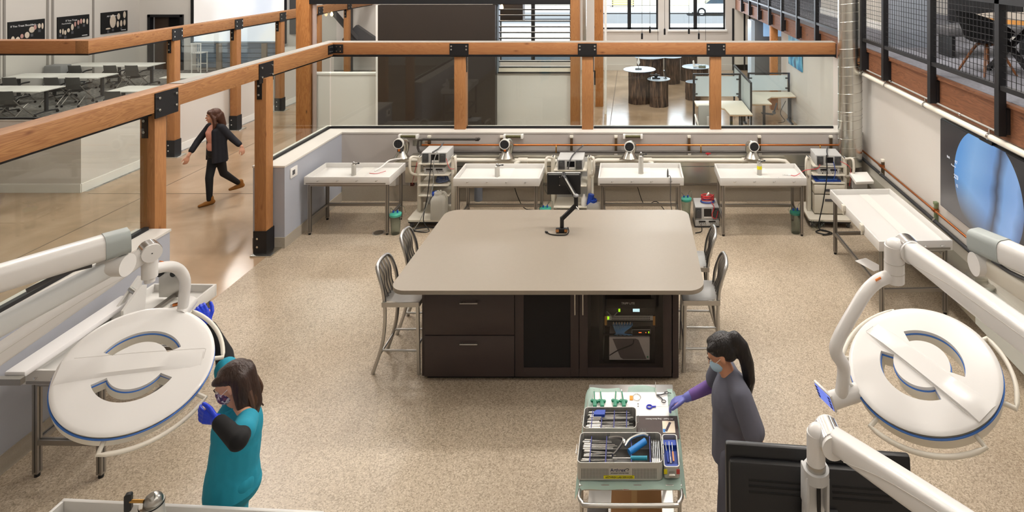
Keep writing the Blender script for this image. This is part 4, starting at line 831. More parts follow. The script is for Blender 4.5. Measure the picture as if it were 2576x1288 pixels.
t = thing('floor_drain', 'round metal floor drain by the left worktable leg', 'drain', (-4.0, 9.38, 0)); obj('rim', MB().lathe([(0, .002), (.09, .002), (.095, 0)], n=28), steel, t); obj('grate', MB().cyl((0, 0, .001), (0, 0, .004), .075, n=24), M('drain_dark', '6b6256', .5, .6), t)
# ================================================================ conference room
tmet = M('table_leg_grey', '3e3f42', .45, .4); shell = M('chair_grey_shell', '6f6e6b', .6); ctop = M('table_white', 'e8e6e0', .4)
def conf_table():
    t = thing('conference_table', 'x', 'table', (0, 0, 0), 0, 'white conference tables')
    obj('top', MB().bb(-.73, .73, -.38, .38, .70, .73, .006), ctop, t)
    for s in (-1, 1):
        lg = obj('leg', MB().bb(s*.55-.03, s*.55+.03, -.035, .035, .09, .70), tmet, t)
        obj('foot', MB().tube([(s*.55, -.33, .075), (s*.55, -.15, .1), (s*.55, .15, .1), (s*.55, .33, .075)], .022, 8, 3), tmet, lg)
        for y in (-.32, .32): obj('caster', MB().cyl((s*.55-.015, y, .035), (s*.55+.015, y, .035), .035), blackp, lg)
    return t
def conf_chair():
    t = thing('nesting_chair', 'x', 'chair', (0, 0, 0), 0, 'grey nesting chairs')
    def patch(f, n=8, th=.012):
        mb = MB(); g = [[mb.bm.verts.new(f(i/n, j/n)) for j in range(n+1)] for i in range(n+1)]
        for i in range(n):
            for j in range(n): mb.bm.faces.new((g[i][j], g[i+1][j], g[i+1][j+1], g[i][j+1]))
        bmesh.ops.solidify(mb.bm, geom=mb.bm.faces[:], thickness=th); return mb
    obj('backrest', patch(lambda u, v_: ((u-.5)*(.46-.04*v_), -.2-.07*v_-.05*math.cos((u-.5)*2.6)+.05, .5+.36*v_)), shell, t)
    obj('seat', patch(lambda u, v_: ((u-.5)*.45, -.2+.44*v_, .455-.02*math.cos((u-.5)*3)+.02*(v_-.5))), blackp, t)
    for s in (-1, 1):
        f = obj('leg', MB().tube([(s*.24, -.24, .62), (s*.25, -.1, .45), (s*.255, .27, .08)], .013, 8, 3), alud, t); obj('caster', MB().cyl((s*.255-.012, .28, .03), (s*.255+.012, .28, .03), .03), blackp, f)
        f = obj('leg', MB().tube([(s*.23, .15, .45), (s*.24, .0, .36), (s*.245, -.3, .08)], .013, 8, 3), alud, t); obj('caster', MB().cyl((s*.245-.012, -.3, .03), (s*.245+.012, -.3, .03), .03), blackp, f)
        obj('armrest', MB().tube([(s*.245, -.2, .62), (s*.27, -.1, .66), (s*.275, .1, .66)], .016, 8, 3, flat=1.4), blackp, t)
    return t
ct = conf_table(); cc = conf_chair()
for k, (x, y, lb) in enumerate([(-16.78, 16.5, 'front row, right end'), (-18.25, 16.5, 'front row, partly out of the frame'), (-16.88, 18.35, 'second row, right end'), (-18.35, 18.35, 'second row, by the left wall'), (-16.93, 20.3, 'rear row, right end'), (-18.4, 20.3, 'rear row, under the middle poster'), (-13.55, 16.5, 'front row of the right block'), (-13.55, 18.35, 'second row of the right block')]):
    lb = 'white topped conference table, '+lb
    if k == 0: ct.location = (x, y, 0); ct['label'] = lb
    else: dup(ct, (x, y, 0), 0, lb)
for k, (x, y, lb) in enumerate([(-16.4, 15.8, 'at the front row table, right one'), (-17.15, 15.8, 'at the front row table, left one by the frame edge'), (-16.35, 17.62, 'at the second row, first from the right end'), (-16.98, 17.62, 'at the second row, second from the right end'), (-18.2, 17.62, 'at the second row, third from the right end'), (-18.75, 17.62, 'at the second row, nearest the left wall'),
                                (-16.3, 19.6, 'at the rear row, first from the right end'), (-17.0, 19.6, 'at the rear row, second from the right end'), (-18.15, 19.6, 'at the rear row, third from the right end'), (-13.6, 15.8, 'at the front table of the right block')]):
    lb = 'grey shell nesting chair '+lb
    if k == 0: cc.location = (x, y, 0); cc['label'] = lb
    else: dup(cc, (x, y, 0), 0, lb)
t = thing('equipment_case', 'grey rounded case standing in the rear row near the left wall', 'case', (-18.85, 19.55, 0)); obj('body', MB().bb(-.28, .28, -.2, .2, .1, .85, .04), grey, t); 
for x in (-.2, .2): obj('caster', MB().cyl((x-.02, 0, .05), (x+.02, 0, .05), .05), blackp, t)
# wall raceways and posters on the left wall
RW = M('raceway_grey', '8f8a84', .6)
for k, (y, lb) in enumerate([(18.05, 'left of the nearest poster'), (18.2, 'beside the nearest poster frame'), (19.55, 'between the nearest and middle posters'), (19.72, 'close to the middle poster edge'), (21.2, 'between the middle and far posters')]):
    solo('cable_raceway', MB().bb(-19.2, -19.17, y-.03, y+.03, 0, 7), RW, 'thin vertical wall conduit '+lb, 'conduit', 'left wall conduits')
bonep = M('poster_bone', 'cdbfae', .6); bonek = M('poster_pink', 'b98f86', .6); greyp = M('poster_grey_text', '4c4d52', .6)
PM = lambda y, z: Matrix.Translation((-19.165, y, z)) @ Matrix(((0, 0, 1), (1, 0, 0), (0, 1, 0))).to_4x4()
def poster(y0, y1, label, title, shapes, sub=None):
    t = thing('wall_poster', label, 'poster', (0, 0, 0), 0, 'black anatomy posters')
    obj('board', MB().bb(-19.2, -19.168, y0, y1, 1.60, 2.37), blk, t)
    text('title', title, .085, whiteink, t, PM(y0+.42*(y1-y0), 2.22))
    if sub: text('subtitle', sub, .06, whiteink, t, PM(y0+.28*(y1-y0), 2.13))
    for k, (u, v_, w_, h_, m_) in enumerate(shapes):
        obj('figure', MB().ball((-19.168, y0+u*(y1-y0), 1.6+v_*.77), (.006, w_/2, h_/2), 12), m_, t)
        if k % 2 == 0: obj('caption', MB().bb(-19.168, -19.166, y0+u*(y1-y0)-.04, y0+u*(y1-y0)+.04, 1.6+v_*.77-h_/2-.12, 1.6+v_*.77-h_/2-.03), greyp, t)
    obj('footer', MB().bb(-19.168, -19.165, y1-.28, y1-.08, 1.645, 1.665), whiteink, t)
poster(18.3, 19.44, 'black poster with bone pictures, nearest on the left wall', 'If You Treat Shoulders...', [(.12, .25, .12, .26, bonep), (.25, .22, .15, .24, bonep), (.36, .38, .1, .14, bonek), (.5, .4, .15, .2, bonep), (.63, .6, .18, .2, bonep), (.72, .68, .1, .16, bonek), (.84, .72, .1, .16, bonep), (.93, .7, .07, .2, bonep)])
poster(19.87, 21.03, 'black poster with a rising curve of bone pictures, middle of the three', 'If You Treat', [(.08, .38, .06, .14, bonep), (.16, .35, .06, .2, bonep), (.23, .3, .08, .16, bonep), (.33, .38, .1, .14, bonep), (.45, .5, .1, .22, bonep), (.54, .62, .07, .18, bonek), (.64, .68, .08, .18, bonek), (.73, .72, .09, .18, bonek), (.82, .72, .08, .16, bonep), (.93, .68, .07, .2, bonep)], 'Foot & Ankle...')
poster(21.5, 22.62, 'black poster with one large and five small joint pictures, farthest', 'All Options of', [(.43, .55, .26, .5, bonep), (.65, .75, .13, .24, bonep), (.88, .8, .12, .26, bonep), (.62, .38, .1, .24, bonep), (.75, .4, .1, .24, bonep), (.88, .42, .1, .24, bonep), (.25, .22, .2, .06, bonep)])
# projection screen, clapboard below it
prj = bpy.data.materials.new('projected_image'); prj.use_nodes = True; n = prj.node_tree.nodes; l = prj.node_tree.links; b = n['Principled BSDF']; b.inputs['Base Color'].default_value = (.6, .6, .6, 1)
tc = n.new('ShaderNodeTexCoord'); mp = n.new('ShaderNodeMapping'); mp.inputs['Scale'].default_value = (.9, 1, .5); l.new(tc.outputs['Object'], mp.inputs[0]); nz = n.new('ShaderNodeTexNoise'); nz.inputs['Scale'].default_value = 1.1; nz.inputs['Detail'].default_value = 1; l.new(mp.outputs[0], nz.inputs[0])
r = ramp(n, [(.3, 'c3d3ea'), (.45, 'dfe8f5'), (.55, 'f2f2f0'), (.7, 'ddd4cc')]); l.new(nz.outputs[0], r.inputs[0]); l.new(r.outputs[0], b.inputs['Emission Color']); b.inputs['Emission Strength'].default_value = .75
t = thing('projection_screen', 'large bright projection screen on the far conference wall', 'screen'); obj('surface', MB().bb(-16.95, -13.45, 23.02, 23.05, 1.14, 4.6), prj, t); obj('border', MB().bb(-17.06, -16.95, 23.0, 23.06, 1.05, 4.6).bb(-13.45, -13.38, 23.0, 23.06, 1.05, 4.6), black, t); obj('bottom_bar', MB().bb(-16.95, -13.45, 23.0, 23.06, 1.10, 1.14), M('bar_blue_grey', '9fb0c0', .4), t)
mb = MB()
for k in range(5): mb.box((-15.2, 23.11, .2+k*.19), (3.4, .03, .17), Euler((.12, 0, 0)).to_matrix())
solo('clapboard_panel', mb, M('blue_grey_board', '7e8a99', .6), 'blue grey clapboard panel under the projection screen', 'wall panel')
for x in (-14.25, -16.0): solo('panel_batten', MB().bb(x-.1, x+.1, 23.03, 23.1, 0, 1.06), M('batten_tan', '8f8376', .6), 'tan batten on the clapboard panel, '+('right one' if x > -15 else 'left one'), 'batten', 'clapboard battens')
t = thing('white_bar_stool', 'white slatted bar stool standing by the projection screen', 'bar stool', (-16.5, 22.7, 0))
obj('seat', MB().bb(-.2, .2, -.2, .2, .74, .77, .006), white, t); obj('top_rail', MB().bb(-.19, .19, -.2, -.17, 1.1, 1.14), white, t)
for x in (-.17, .17):
    for y in (-.17, .17): obj('leg', MB().bar((x, y, 0), (x, y, .75 if y > 0 else 1.12), .03, .03), white, t)
for x in (-.1, -.03, .04, .11): obj('spindle', MB().cyl((x, -.185, .77), (x, -.185, 1.11), .009, n=8), white, t)
obj('footrest', MB().bb(-.17, .17, -.18, -.15, .3, .33).bb(-.17, .17, .15, .18, .3, .33), white, t)
t = thing('white_cabinet', 'white low cabinet with black handle right of the projection screen', 'cabinet', (-13.0, 22.7, 0)); obj('body', MB().bb(-.35, .35, -.25, .3, 0, .95, .01), white, t); obj('handle', MB().bb(.1, .13, -.27, -.25, .5, .8), blackp, t)
solo('wall_cladding', MB().bb(-13.3, -12.6, 23.1, 23.2, 1.4, 5), dgrey, 'dark wall panel right of the projection screen', 'wall panel')

# ================================================================ reception wall, columns
hw = M('half_wall_white', 'd6d5cf', .6)
struct('wall_reception', MB().bb(-7.33, -1.43, 13.66, 13.8, 0, 1.66).bb(-7.33, -1.43, 13.64, 13.82, 1.66, 1.70), hw)
solo('brown_panel', MB().bb(-5.74, -3.1, 13.42, 13.62, 0, 3.27).m(1).bb(-5.79, -5.74, 13.43, 13.6, 0, 3.27), [M('dark_brown_panel', '2d2621', .5, var=.05), white], 'tall dark brown panel standing behind the glass', 'wall panel')
solo('header_beam', MB().bb(-7.33, -1.42, 13.5, 13.85, 3.29, 3.6), black, 'black header beam over the reception wall', 'beam')
t = thing('louvre_screen', 'white slatted louvre with dark edges above the half wall', 'louvre'); 
obj('jamb', MB().bb(-3.1, -3.06, 13.6, 13.75, 1.7, 3.29), M('jamb_blue_grey', '8b97a3', .4, .4), t)
for k in range(12): z = 1.83+k*.131; obj('slat', MB().bb(-3.06, -1.43, 13.62, 13.64, z, z+.022).m(1).bb(-3.06, -1.43, 13.64, 13.74, z+.004, z+.02), [M('slat_dark', '1c1a18', .5), white], t)
obj('sill', MB().bb(-3.08, -1.43, 13.6, 13.78, 1.70, 1.735).m(1).bb(-3.08, -1.43, 13.61, 13.77, 1.735, 1.82), [M('slat_dark', '1c1a18', .5), M('sill_ivory', 'd8d2c2', .5)], t)
def column(x, y, w_, lb, m_=oldz, foot=False):
    t = thing('timber_column', lb, 'column'); obj('shaft', MB().bb(x-w_/2, x+w_/2, y, y+w_, 0, 7, .006), m_, t)
    if foot: shoe(t, x, y+w_/2, w_, .5)
    return t
column(-7.48, 13.5, .3, 'tall old timber column in the corridor by the reception wall'); column(-1.31, 13.5, .21, 'tall fir column at the right end of the louvre', woodz)
column(-.98, 17.4, .22, 'tall old timber column behind the middle rail post'); column(-1.22, 20.4, .19, 'old timber column with black steel foot near the street window', oldz, True)
solo('steel_pole', MB().cyl((-7.26, 13.6, 0), (-7.26, 13.6, 7), .045), M('pole_rose_grey', 'a8968f', .4), 'slim rose grey pole beside the corridor column', 'pole')
solo('steel_pole', MB().bb(-1.17, -1.09, 13.9, 13.98, 0, 7), galv, 'square galvanised pole beside the louvre column', 'pole')
solo('steel_pole', MB().cyl((-.98+.22, 16.6, 0), (-.98+.22, 16.6, 7), .035), white, 'slim white pole between the two middle timber columns', 'pole')
t = thing('dark_brace', 'dark angled steel brace beyond the corridor posts', 'brace'); obj('strut', MB().bar((-11.0, 20.5, 3.3), (-10.1, 21.8, 1.4), .25, .12), dgrey, t); obj('foot_plate', MB().prism([(-10.6, .9), (-9.3, .9), (-9.3, 1.35), (-10.1, 1.9), (-10.6, 1.4)], -21.95, -21.75, Euler((PI/2, 0, 0)).to_matrix().to_4x4()), dgrey, t)
solo('dark_column', MB().bb(-10.95, -10.7, 22.6, 22.8, 0, 7), dgrey, 'dark square column at the far end of the corridor', 'column')
def bulb_pendant(x, y, z, lb):
    t = thing('bulb_pendant', lb, 'pendant lamp', (x, y, z)); obj('cord', MB().cyl((0, 0, .12), (0, 0, 7-z), .006, n=6), blackp, t); obj('socket', MB().cyl((0, 0, .06), (0, 0, .13), .022), brass, t)
    obj('bulb', MB().lathe([(0, -.09), (.03, -.07), (.045, -.03), (.03, .03), (.018, .06), (0, .06)], n=14), M('warm_bulb', 'ffcf8a', .3, emit=9), t)
bulb_pendant(-3.2, 14.55, 3.15, 'glowing warm filament bulb in front of the louvred window'); bulb_pendant(-10.0, 19.8, 2.5, 'small glowing bulb beyond the corridor posts')
t = thing('beam_shadow_box', 'dark brown box added for the beam shadow reflection behind the filament bulb', 'pendant lamp'); obj('box', MB().bb(-3.5, -2.75, 14.9, 15.2, 2.75, 3.25), M('dark_brown_panel', '3b322c', .5), t); obj('stem', MB().cyl((-3.1, 15.05, 3.25), (-3.1, 15.05, 7), .015), blackp, t)  # added dark box, shaped to stand for a dark beam's shadow and reflection

# ================================================================ lobby: stumps, pendants, desks
bark = M('tree_bark', '4a382c', .9); n, l, b = nodes(bark)
tc = n.new('ShaderNodeTexCoord'); mp = n.new('ShaderNodeMapping'); mp.inputs['Scale'].default_value = (16, 16, 2.2); l.new(tc.outputs['Object'], mp.inputs[0]); nz = n.new('ShaderNodeTexNoise'); nz.inputs['Scale'].default_value = 1.4; nz.inputs['Detail'].default_value = 6; l.new(mp.outputs[0], nz.inputs[0])
r = ramp(n, [(.3, '1e1612'), (.5, '4a382d'), (.7, '7a6350')]); l.new(nz.outputs[0], r.inputs[0]); l.new(r.outputs[0], b.inputs['Base Color']); bp = n.new('ShaderNodeBump'); bp.inputs['Distance'].default_value = .03; l.new(nz.outputs[0], bp.inputs['Height']); l.new(bp.outputs[0], b.inputs['Normal'])
glasstop = M('pale_blue_top', 'aebfd0', .12)
def stump(x, y, r_, h, rt, lb, top=True):
    t = thing('stump_table', lb, 'table', (x, y, 0), 0, 'tree stump tables'); mb = MB(); rng = random.Random(int(x*100+y*10)); ph = [rng.uniform(0, 6.3) for _ in range(5)]; rings = []
    for k in range(9):
        z = (h-.02)*k/8; rings.append([mb.bm.verts.new((q*math.cos(a), q*math.sin(a), z)) for a in [2*PI*j/48 for j in range(48)] for q in [r_*(1+.05*math.sin(3*a+ph[0])+.03*math.sin(7*a+ph[1]+z)+.025*math.sin(13*a+ph[2]+z*2)+.05*max(0, .25-z/h))]])
    for a, b_ in zip(rings, rings[1:]):
        for j in range(48): mb.bm.faces.new((a[j], a[(j+1) % 48], b_[(j+1) % 48], b_[j]))
    mb.bm.faces.new(rings[0][::-1]); mb.bm.faces.new(rings[-1]); obj('trunk', mb, bark, t)
    obj('table_top', MB().lathe([(0, h-.02), (rt-.01, h-.02), (rt, h-.01), (rt-.01, h), (0, h)], n=40), glasstop, t)
stump(.2, 17.95, .33, 1.0, .49, 'tall tree stump table with round top and white sculpture'); stump(.76, 17.52, .26, .8, .34, 'small tree stump table with black device, frontmost')
stump(.58, 20.4, .44, .98, .52, 'wide tree stump table behind the two front stumps'); stump(1.36, 20.75, .27, .92, .34, 'narrow tree stump table right behind the front stumps')
stump(2.05, 19.2, .37, .86, .47, 'tree stump table by the desks with white model and case'); stump(1.86, 18.35, .22, .55, .24, 'low tree stump in front of the desk side stump table'); stump(1.98, 21.3, .3, .9, .38, 'tree stump table farthest back near the street windows')
t = thing('white_sculpture', 'small white diamond shaped sculpture on the tallest stump', 'sculpture', (.17, 17.95, 1.0)); obj('plinth', MB().bb(-.1, .1, -.08, .08, 0, .03), dgrey, t); obj('stem', MB().cyl((0, 0, .03), (0, 0, .13), .01), steel, t); obj('form', MB().lathe([(0, .1), (.05, .2), (.02, .32), (.012, .42), (0, .43)], n=8), white, t)
t = thing('desk_device', 'black instrument on the small front stump', 'instrument', (.68, 17.5, .8)); obj('base', MB().bb(-.12, .12, -.08, .08, 0, .04, .01), blackp, t); obj('body', MB().ball((0, 0, .09), (.06, .05, .06)).cyl((-.18, 0, .12), (.12, 0, .1), .015), blackp, t)
t = thing('tablet_stand', 'thin tablet on a stand at the right of the small front stump', 'tablet', (.95, 17.6, .8)); obj('panel', MB().box((0, 0, .11), (.03, .18, .24), Euler((0, -.25, 0)).to_matrix(), .004), blackp, t); obj('foot', MB().bb(-.05, .06, -.05, .05, 0, .012), blackp, t)
t = thing('white_model', 'white foot shaped model on the desk side stump table', 'model', (1.95, 19.0, .86)); blob('form', [('c', (0, 0, .04), .035, (.32, -.02, .03), .015), ('c', (0, 0, .04), .04, (-.02, 0, .2), .03)], white, t, .012); 
t = thing('instrument_case', 'small clear instrument case on the desk side stump table', 'case', (2.2, 18.95, .86)); obj('body', MB().bb(-.11, .11, -.07, .07, 0, .06, .006), M('case_olive', '6d705e', .4), t); obj('lid', MB().bb(-.105, .105, -.065, .065, .06, .1, .006), clearp, t)
for k, (px, z0, lb) in enumerate([(1615, 1.76, 'first pendant from the left'), (1635, 1.96, 'second pendant from the left'), (1672, 1.9, 'pendant in front of the window pier'), (1733, 1.93, 'fourth pendant from the left'), (1758, 1.76, 'fifth pendant, low before the right window')]):
    x = (px-1592)*19/1500; t = thing('rod_pendant', 'slim black '+lb, 'pendant lamp', (x, 19, z0), 0, 'slim black pendants'); obj('cord', MB().cyl((0, 0, .18), (0, 0, 7-z0), .006, n=6), blackp, t); obj('shade', MB().cyl((0, 0, 0), (0, 0, .19), .03, n=14), blackp, t); obj('cap', MB().cyl((0, 0, .19), (0, 0, .22), .012, n=10), black, t)
for k, px in enumerate((1655, 1775)): solo('hanging_wire', MB().cyl(((px-1592)*19/1500, 19, 1.3), ((px-1592)*19/1500, 19, 7), .006, n=6), blackp, 'thin bare cord hanging before the '+('left' if k == 0 else 'right')+' street window', 'cord')
# workstations
fr = M('partition_frame', '38383a', .45, .4)
def partition(x0, x1, y0, y1, z0, z1, lb):
    t = thing('frosted_partition', lb, 'partition', (0, 0, 0), 0, 'frosted desk partitions')
    if x1-x0 > y1-y0:
        obj('frame', MB().bb(x0, x1, y0, y0+.04, z1, z1+.04).bb(x0, x0+.05, y0, y0+.04, 0, z1).bb(x1-.05, x1, y0, y0+.04, 0, z1), fr, t); obj('panel', MB().bb(x0+.07, x1-.07, y0+.015, y0+.022, z0, z1-.03), frost, t)
        for x in (x0+.05, x1-.12):
            for z in (z1-.12, z0+.05): obj('clip', MB().bb(x, x+.07, y0-.01, y0+.03, z, z+.03), fr, t)
    else:
        obj('frame', MB().bb(x0, x0+.04, y0, y1, z1, z1+.04).bb(x0, x0+.04, y0, y0+.05, 0, z1).bb(x0, x0+.04, y1-.05, y1, 0, z1).bb(x0, x0+.04, y0, y1, z0-.05, z0), fr, t); obj('panel', MB().bb(x0+.015, x0+.022, y0+.06, y1-.06, z0, z1-.02), frost, t)
partition(1.52, 2.74, 15.1, 15.14, .83, 1.37, 'frosted glass partition behind the left desk'); partition(3.1, 4.24, 16.1, 16.14, .76, 1.2, 'frosted glass partition behind the right desk, by the wall'); partition(2.78, 2.82, 14.1, 16.5, .7, 1.35, 'frosted glass divider running between the two desks')
edgeb = M('desk_edge_beech', 'b58a58', .5)
def desk(poly, lb, legs):
    t = thing('corner_desk', lb, 'desk', (0, 0, 0), 0, 'L shaped corner desks'); obj('top', MB().prism(poly, .705, .73), [deskm], t); obj('edge_band', MB().prism(poly, .69, .705), edgeb, t)
    for x, y in legs: obj('leg', MB().bb(x-.03, x+.03, y-.03, y+.03, .02, .69).bb(x-.03, x+.03, y-.25, y+.25, 0, .03), fr, t)
desk([(2.76, 13.73), (2.76, 15.08), (1.55, 15.08), (1.55, 14.55), (2.0, 14.5), (2.2, 14.3), (2.24, 13.73)], 'pale corner desk left of the frosted divider', [(2.3, 13.95), (2.7, 14.8), (1.65, 14.8)])
desk([(2.86, 14.75), (3.44, 14.75), (3.42, 15.2), (3.6, 15.5), (4.25, 15.55), (4.25, 16.08), (2.86, 16.08)], 'pale corner desk right of the frosted divider by the wall', [(3.3, 15.0), (4.15, 15.75), (2.95, 15.8)])
t = thing('task_chair', 'light grey task chair at the left desk behind the rail post', 'chair', (1.72, 13.75, 0)); 
obj('backrest', MB().box((0, -.2, .72), (.46, .05, .52), Euler((-.12, 0, 0)).to_matrix(), .02), M('mesh_grey', '9b9c99', .7), t); obj('spine', MB().bb(-.05, .05, -.29, -.25, .45, .75, .01), lgrey, t); obj('seat', MB().box((0, .06, .46), (.48, .46, .07), None, .025), dgrey, t)
for s in (-1, 1): obj('armrest', MB().tube([(s*.22, -.2, .5), (s*.27, -.1, .66), (s*.27, .15, .68)], .02, 8, 3), white, t)
obj('column', MB().cyl((0, .05, .1), (0, .05, .44), .03), blackp, t)
for k in range(5): a = k*1.2566; obj('base_arm', MB().bar((0, .05, .1), (.28*math.cos(a), .05+.28*math.sin(a), .06), .03, .03).cyl((.28*math.cos(a)-.02, .05+.28*math.sin(a), .03), (.28*math.cos(a)+.02, .05+.28*math.sin(a), .03), .03), blackp, t)
t = thing('monitor_bracket', 'dark adjustable bracket under the right desk front', 'bracket', (3.5, 15.0, .42)); obj('plate', MB().box((-.12, 0, 0), (.28, .12, .02), Euler((0, .12, 0)).to_matrix()), dgrey, t); obj('joint', MB().cyl((.05, -.03, .03), (.05, .03, .03), .04).bar((.05, 0, .03), (.12, 0, .27), .03, .03), dgrey, t)
cable('desk_cables', [(4.0, 15.6, .6), (3.85, 15.55, .3), (3.95, 15.5, .1), (3.8, 15.6, .02)], .008, blackp, 'dark cables drooping under the right desk')
# picture on the right wall, far fittings
pic = M('picture_blue', '2a6fa0', .4); n, l, b = nodes(pic); tc = n.new('ShaderNodeTexCoord'); wv = n.new('ShaderNodeTexWave'); wv.inputs['Scale'].default_value = 1.2; wv.inputs['Distortion'].default_value = 4; l.new(tc.outputs['Object'], wv.inputs[0]); r = ramp(n, [(0, '174a7a'), (.4, '2f86b8'), (.7, '6fc0dd'), (1, '3b4763')]); l.new(wv.outputs[0], r.inputs[0]); l.new(r.outputs[0], b.inputs['Base Color'])
solo('wall_picture', MB().bb(4.25, 4.28, 15.0, 16.3, 1.46, 2.3), pic, 'blue abstract picture on the white wall beyond the desks', 'picture')
column(4.05, 17.05, .2, 'dark timber post under the mezzanine past the desks', oldz).children[0].scale = (1, 1, .34)
t = thing('tall_cabinet', 'tall grey cabinet under the mezzanine beyond the desks', 'cabinet', (4.45, 20.2, 0)); obj('body', MB().bb(-.38, .38, -.3, .3, 0, 2.25, .01), M('cabinet_slate', '6e7276', .4), t); obj('glass_edge', MB().bb(-.5, -.38, -.3, .3, 0, 2.25), M('edge_blue_white', 'c8d8e6', .3), t); obj('ornament', MB().ball((.3, -.34, 1.05), (.06, .04, .2)).ball((.3, -.34, .8), (.09, .04, .14)), galv, t)
t = thing('blue_display', 'bright bluish display hanging under the mezzanine end', 'display', (4.6, 19.4, 2.05)); obj('panel', MB().bb(-.35, .35, -.03, .03, -.25, .3), M('display_blue', '8fb4dc', .3, emit=.7), t); obj('bracket', MB().bb(-.05, .05, -.02, .02, .3, .36), blackp, t)
t = thing('door_2', 'white door with black frame at the lobby end', 'door'); t['kind'] = 'structure'
obj('door_frame', MB().bb(3.86, 3.93, 23.12, 23.2, 0, 2.4).bb(4.3, 4.36, 23.12, 23.2, 0, 2.4).bb(4.5, 4.56, 23.12, 23.2, 0, 2.4), black, t); obj('leaf', MB().bb(3.93, 4.3, 23.14, 23.2, 0, 2.35).bb(4.36, 4.5, 23.14, 23.2, 0, 2.35), M('door_ivory', 'd8d4ca', .5), t)

# ================================================================ mezzanine furniture
MZ = 2.78
t = thing('tub_chair', 'black tub chair with splayed wooden legs on the mezzanine', 'chair', (4.72, 7.95, MZ), math.radians(10))
def shellf(u, v_):
    a = (u-.5)*4.3; ht = .47+(.36*math.cos(a/2)**2+.02)*v_; r_ = .26+.06*v_
    return V((-math.cos(a)*(r_+.1*v_*math.cos(a/2)**2), math.sin(a)*(r_-.0), ht))
mb = MB(); n_ = 20; g = [[mb.bm.verts.new(shellf(i/n_, j/6)) for j in range(7)] for i in range(n_+1)]
for i in range(n_):
    for j in range(6): mb.bm.faces.new((g[i][j], g[i+1][j], g[i+1][j+1], g[i][j+1]))
bmesh.ops.solidify(mb.bm, geom=mb.bm.faces[:], thickness=.03); mb.lathe([(0, .41), (.18, .42), (.26, .46), (.27, .49), (.2, .5), (0, .5)], n=24)
obj('tub', mb, M('black_felt', '141416', .9), t)
for a in (45, 135, 225, 315): c_, s_ = math.cos(math.radians(a)), math.sin(math.radians(a)); obj('leg', MB().tube([(c_*.03, s_*.03, .40), (c_*.13, s_*.13, .36), (c_*.34, s_*.34, 0)], lambda q: .028-.014*q, 8, 4), M('walnut_leg', '6b3f1c', .5), t)
obj('hub', MB().cyl((0, 0, .37), (0, 0, .43), .06), dgrey, t)
t = thing('round_table', 'thick wooden slab table with black crossed legs on the mezzanine', 'table', (5.42, 7.85, MZ)); edge = wood('slab_edge', 1, '6b625a', '827a70', '3a3028'); 
mb = MB(); pl = [(.8*math.cos(a)*(1+.05*math.sin(3*a)), .7*math.sin(a)*(1+.04*math.cos(4*a))) for a in [2*PI*j/44 for j in range(44)]]; obj('top', mb.prism(pl, .70, .765), edge, t); obj('live_edge', MB().prism([(x*1.003, y*1.003) for x, y in pl], .702, .755), M('slab_edge_gold', 'b57f3c', .7, bump=.6, bscale=40, var=.4, vscale=14), t)
for x in (-.45, .4):
    for s in (-1, 1): obj('leg', MB().bar((x+s*.1, -.35*s, 0), (x-s*.1, .3*s, .7), .07, .05), black, t)
t = thing('grey_bench', 'dark speckled bench behind the tub chair on the mezzanine', 'bench', (5.6, 9.4, MZ)); obj('seat', MB().box((0, 0, .4), (1.5, .5, .14), None, .03), M('speckled_felt', '4b4b4e', .95, var=.5, vscale=60), t); obj('backrest', MB().box((.1, .24, .85), (1.2, .1, .7), None, .03), M('charcoal_felt', '1d1d20', .95), t)
for x in (-.65, .65): obj('leg', MB().bb(x-.03, x+.03, -.2, .2, 0, .34), blackp, t)

# ================================================================ the street outside
gm = M('pale_pavement', 'b9b6b0', .9, var=.1, vscale=.6); rm = M('asphalt', '74777a', .9, var=.08, vscale=.8)
struct('ground_pavement', MB().bb(-60, 60, 23.5, 40.5, -.2, -.05).bb(-60, 60, 49.5, 60, -.2, -.03), gm); struct('road', MB().bb(-60, 60, 40.5, 49.5, -.2, -.1), rm)
struct('wall_across_street', MB().bb(-50, 50, 56, 58, 0, 9), M('pale_facade', 'c2bdae', .9, var=.05, vscale=.4)); 
solo('garage_shutter', MB().bb(3.4, 9, 55.85, 55.97, 0, 3), M('shutter_cream', 'd2cdb8', .7), 'cream garage shutter across the street', 'shutter')
t = thing('bench_crate', 'yellow slatted bench across the street', 'bench', (-.9, 54.5, 0)); 
for k in range(5): obj('slat', MB().bb(-1.0, 1.0, -.3, -.22, .15+k*.2, .27+k*.2), M('bench_yellow', 'b9ab74', .7), t)
for x in (-.95, .95): obj('leg', MB().bb(x-.05, x+.05, -.2, .2, 0, 1.0), dgrey, t)
t = thing('potted_shrub', 'round green shrub in a pot across the street', 'shrub', (-3.3, 53, 0)); obj('pot', MB().lathe([(0, 0), (.45, 0), (.6, .6), (0, .6)]), grey, t); rng = random.Random(3); mb = MB()
for k in range(260):
    d = V((rng.gauss(0, 1), rng.gauss(0, 1), rng.gauss(0, 1))).normalized()*.75; p = V((0, 0, 1.2))+d; mb.box(p, (.22, .22, .03), Euler((rng.uniform(0, 3), rng.uniform(0, 3), rng.uniform(0, 3))).to_matrix())
obj('foliage', mb, M('shrub_green', '4f7a55', .8), t)
t = thing('parked_car', 'white car parked across the street', 'car', (6.7, 47.2, -.1)); cw = M('car_white', 'e6e8ea', .25, coat=.6)
def loft(secs, mat, name):
    mb = MB(); rg = [[mb.bm.verts.new(p) for p in s_] for s_ in secs]; m_ = len(rg[0])
    for a, b_ in zip(rg, rg[1:]):
        for j in range(m_): mb.bm.faces.new((a[j], a[(j+1) % m_], b_[(j+1) % m_], b_[j]))
    mb.bm.faces.new(rg[0][::-1]); mb.bm.faces.new(rg[-1]); return obj(name, mb, mat, t)
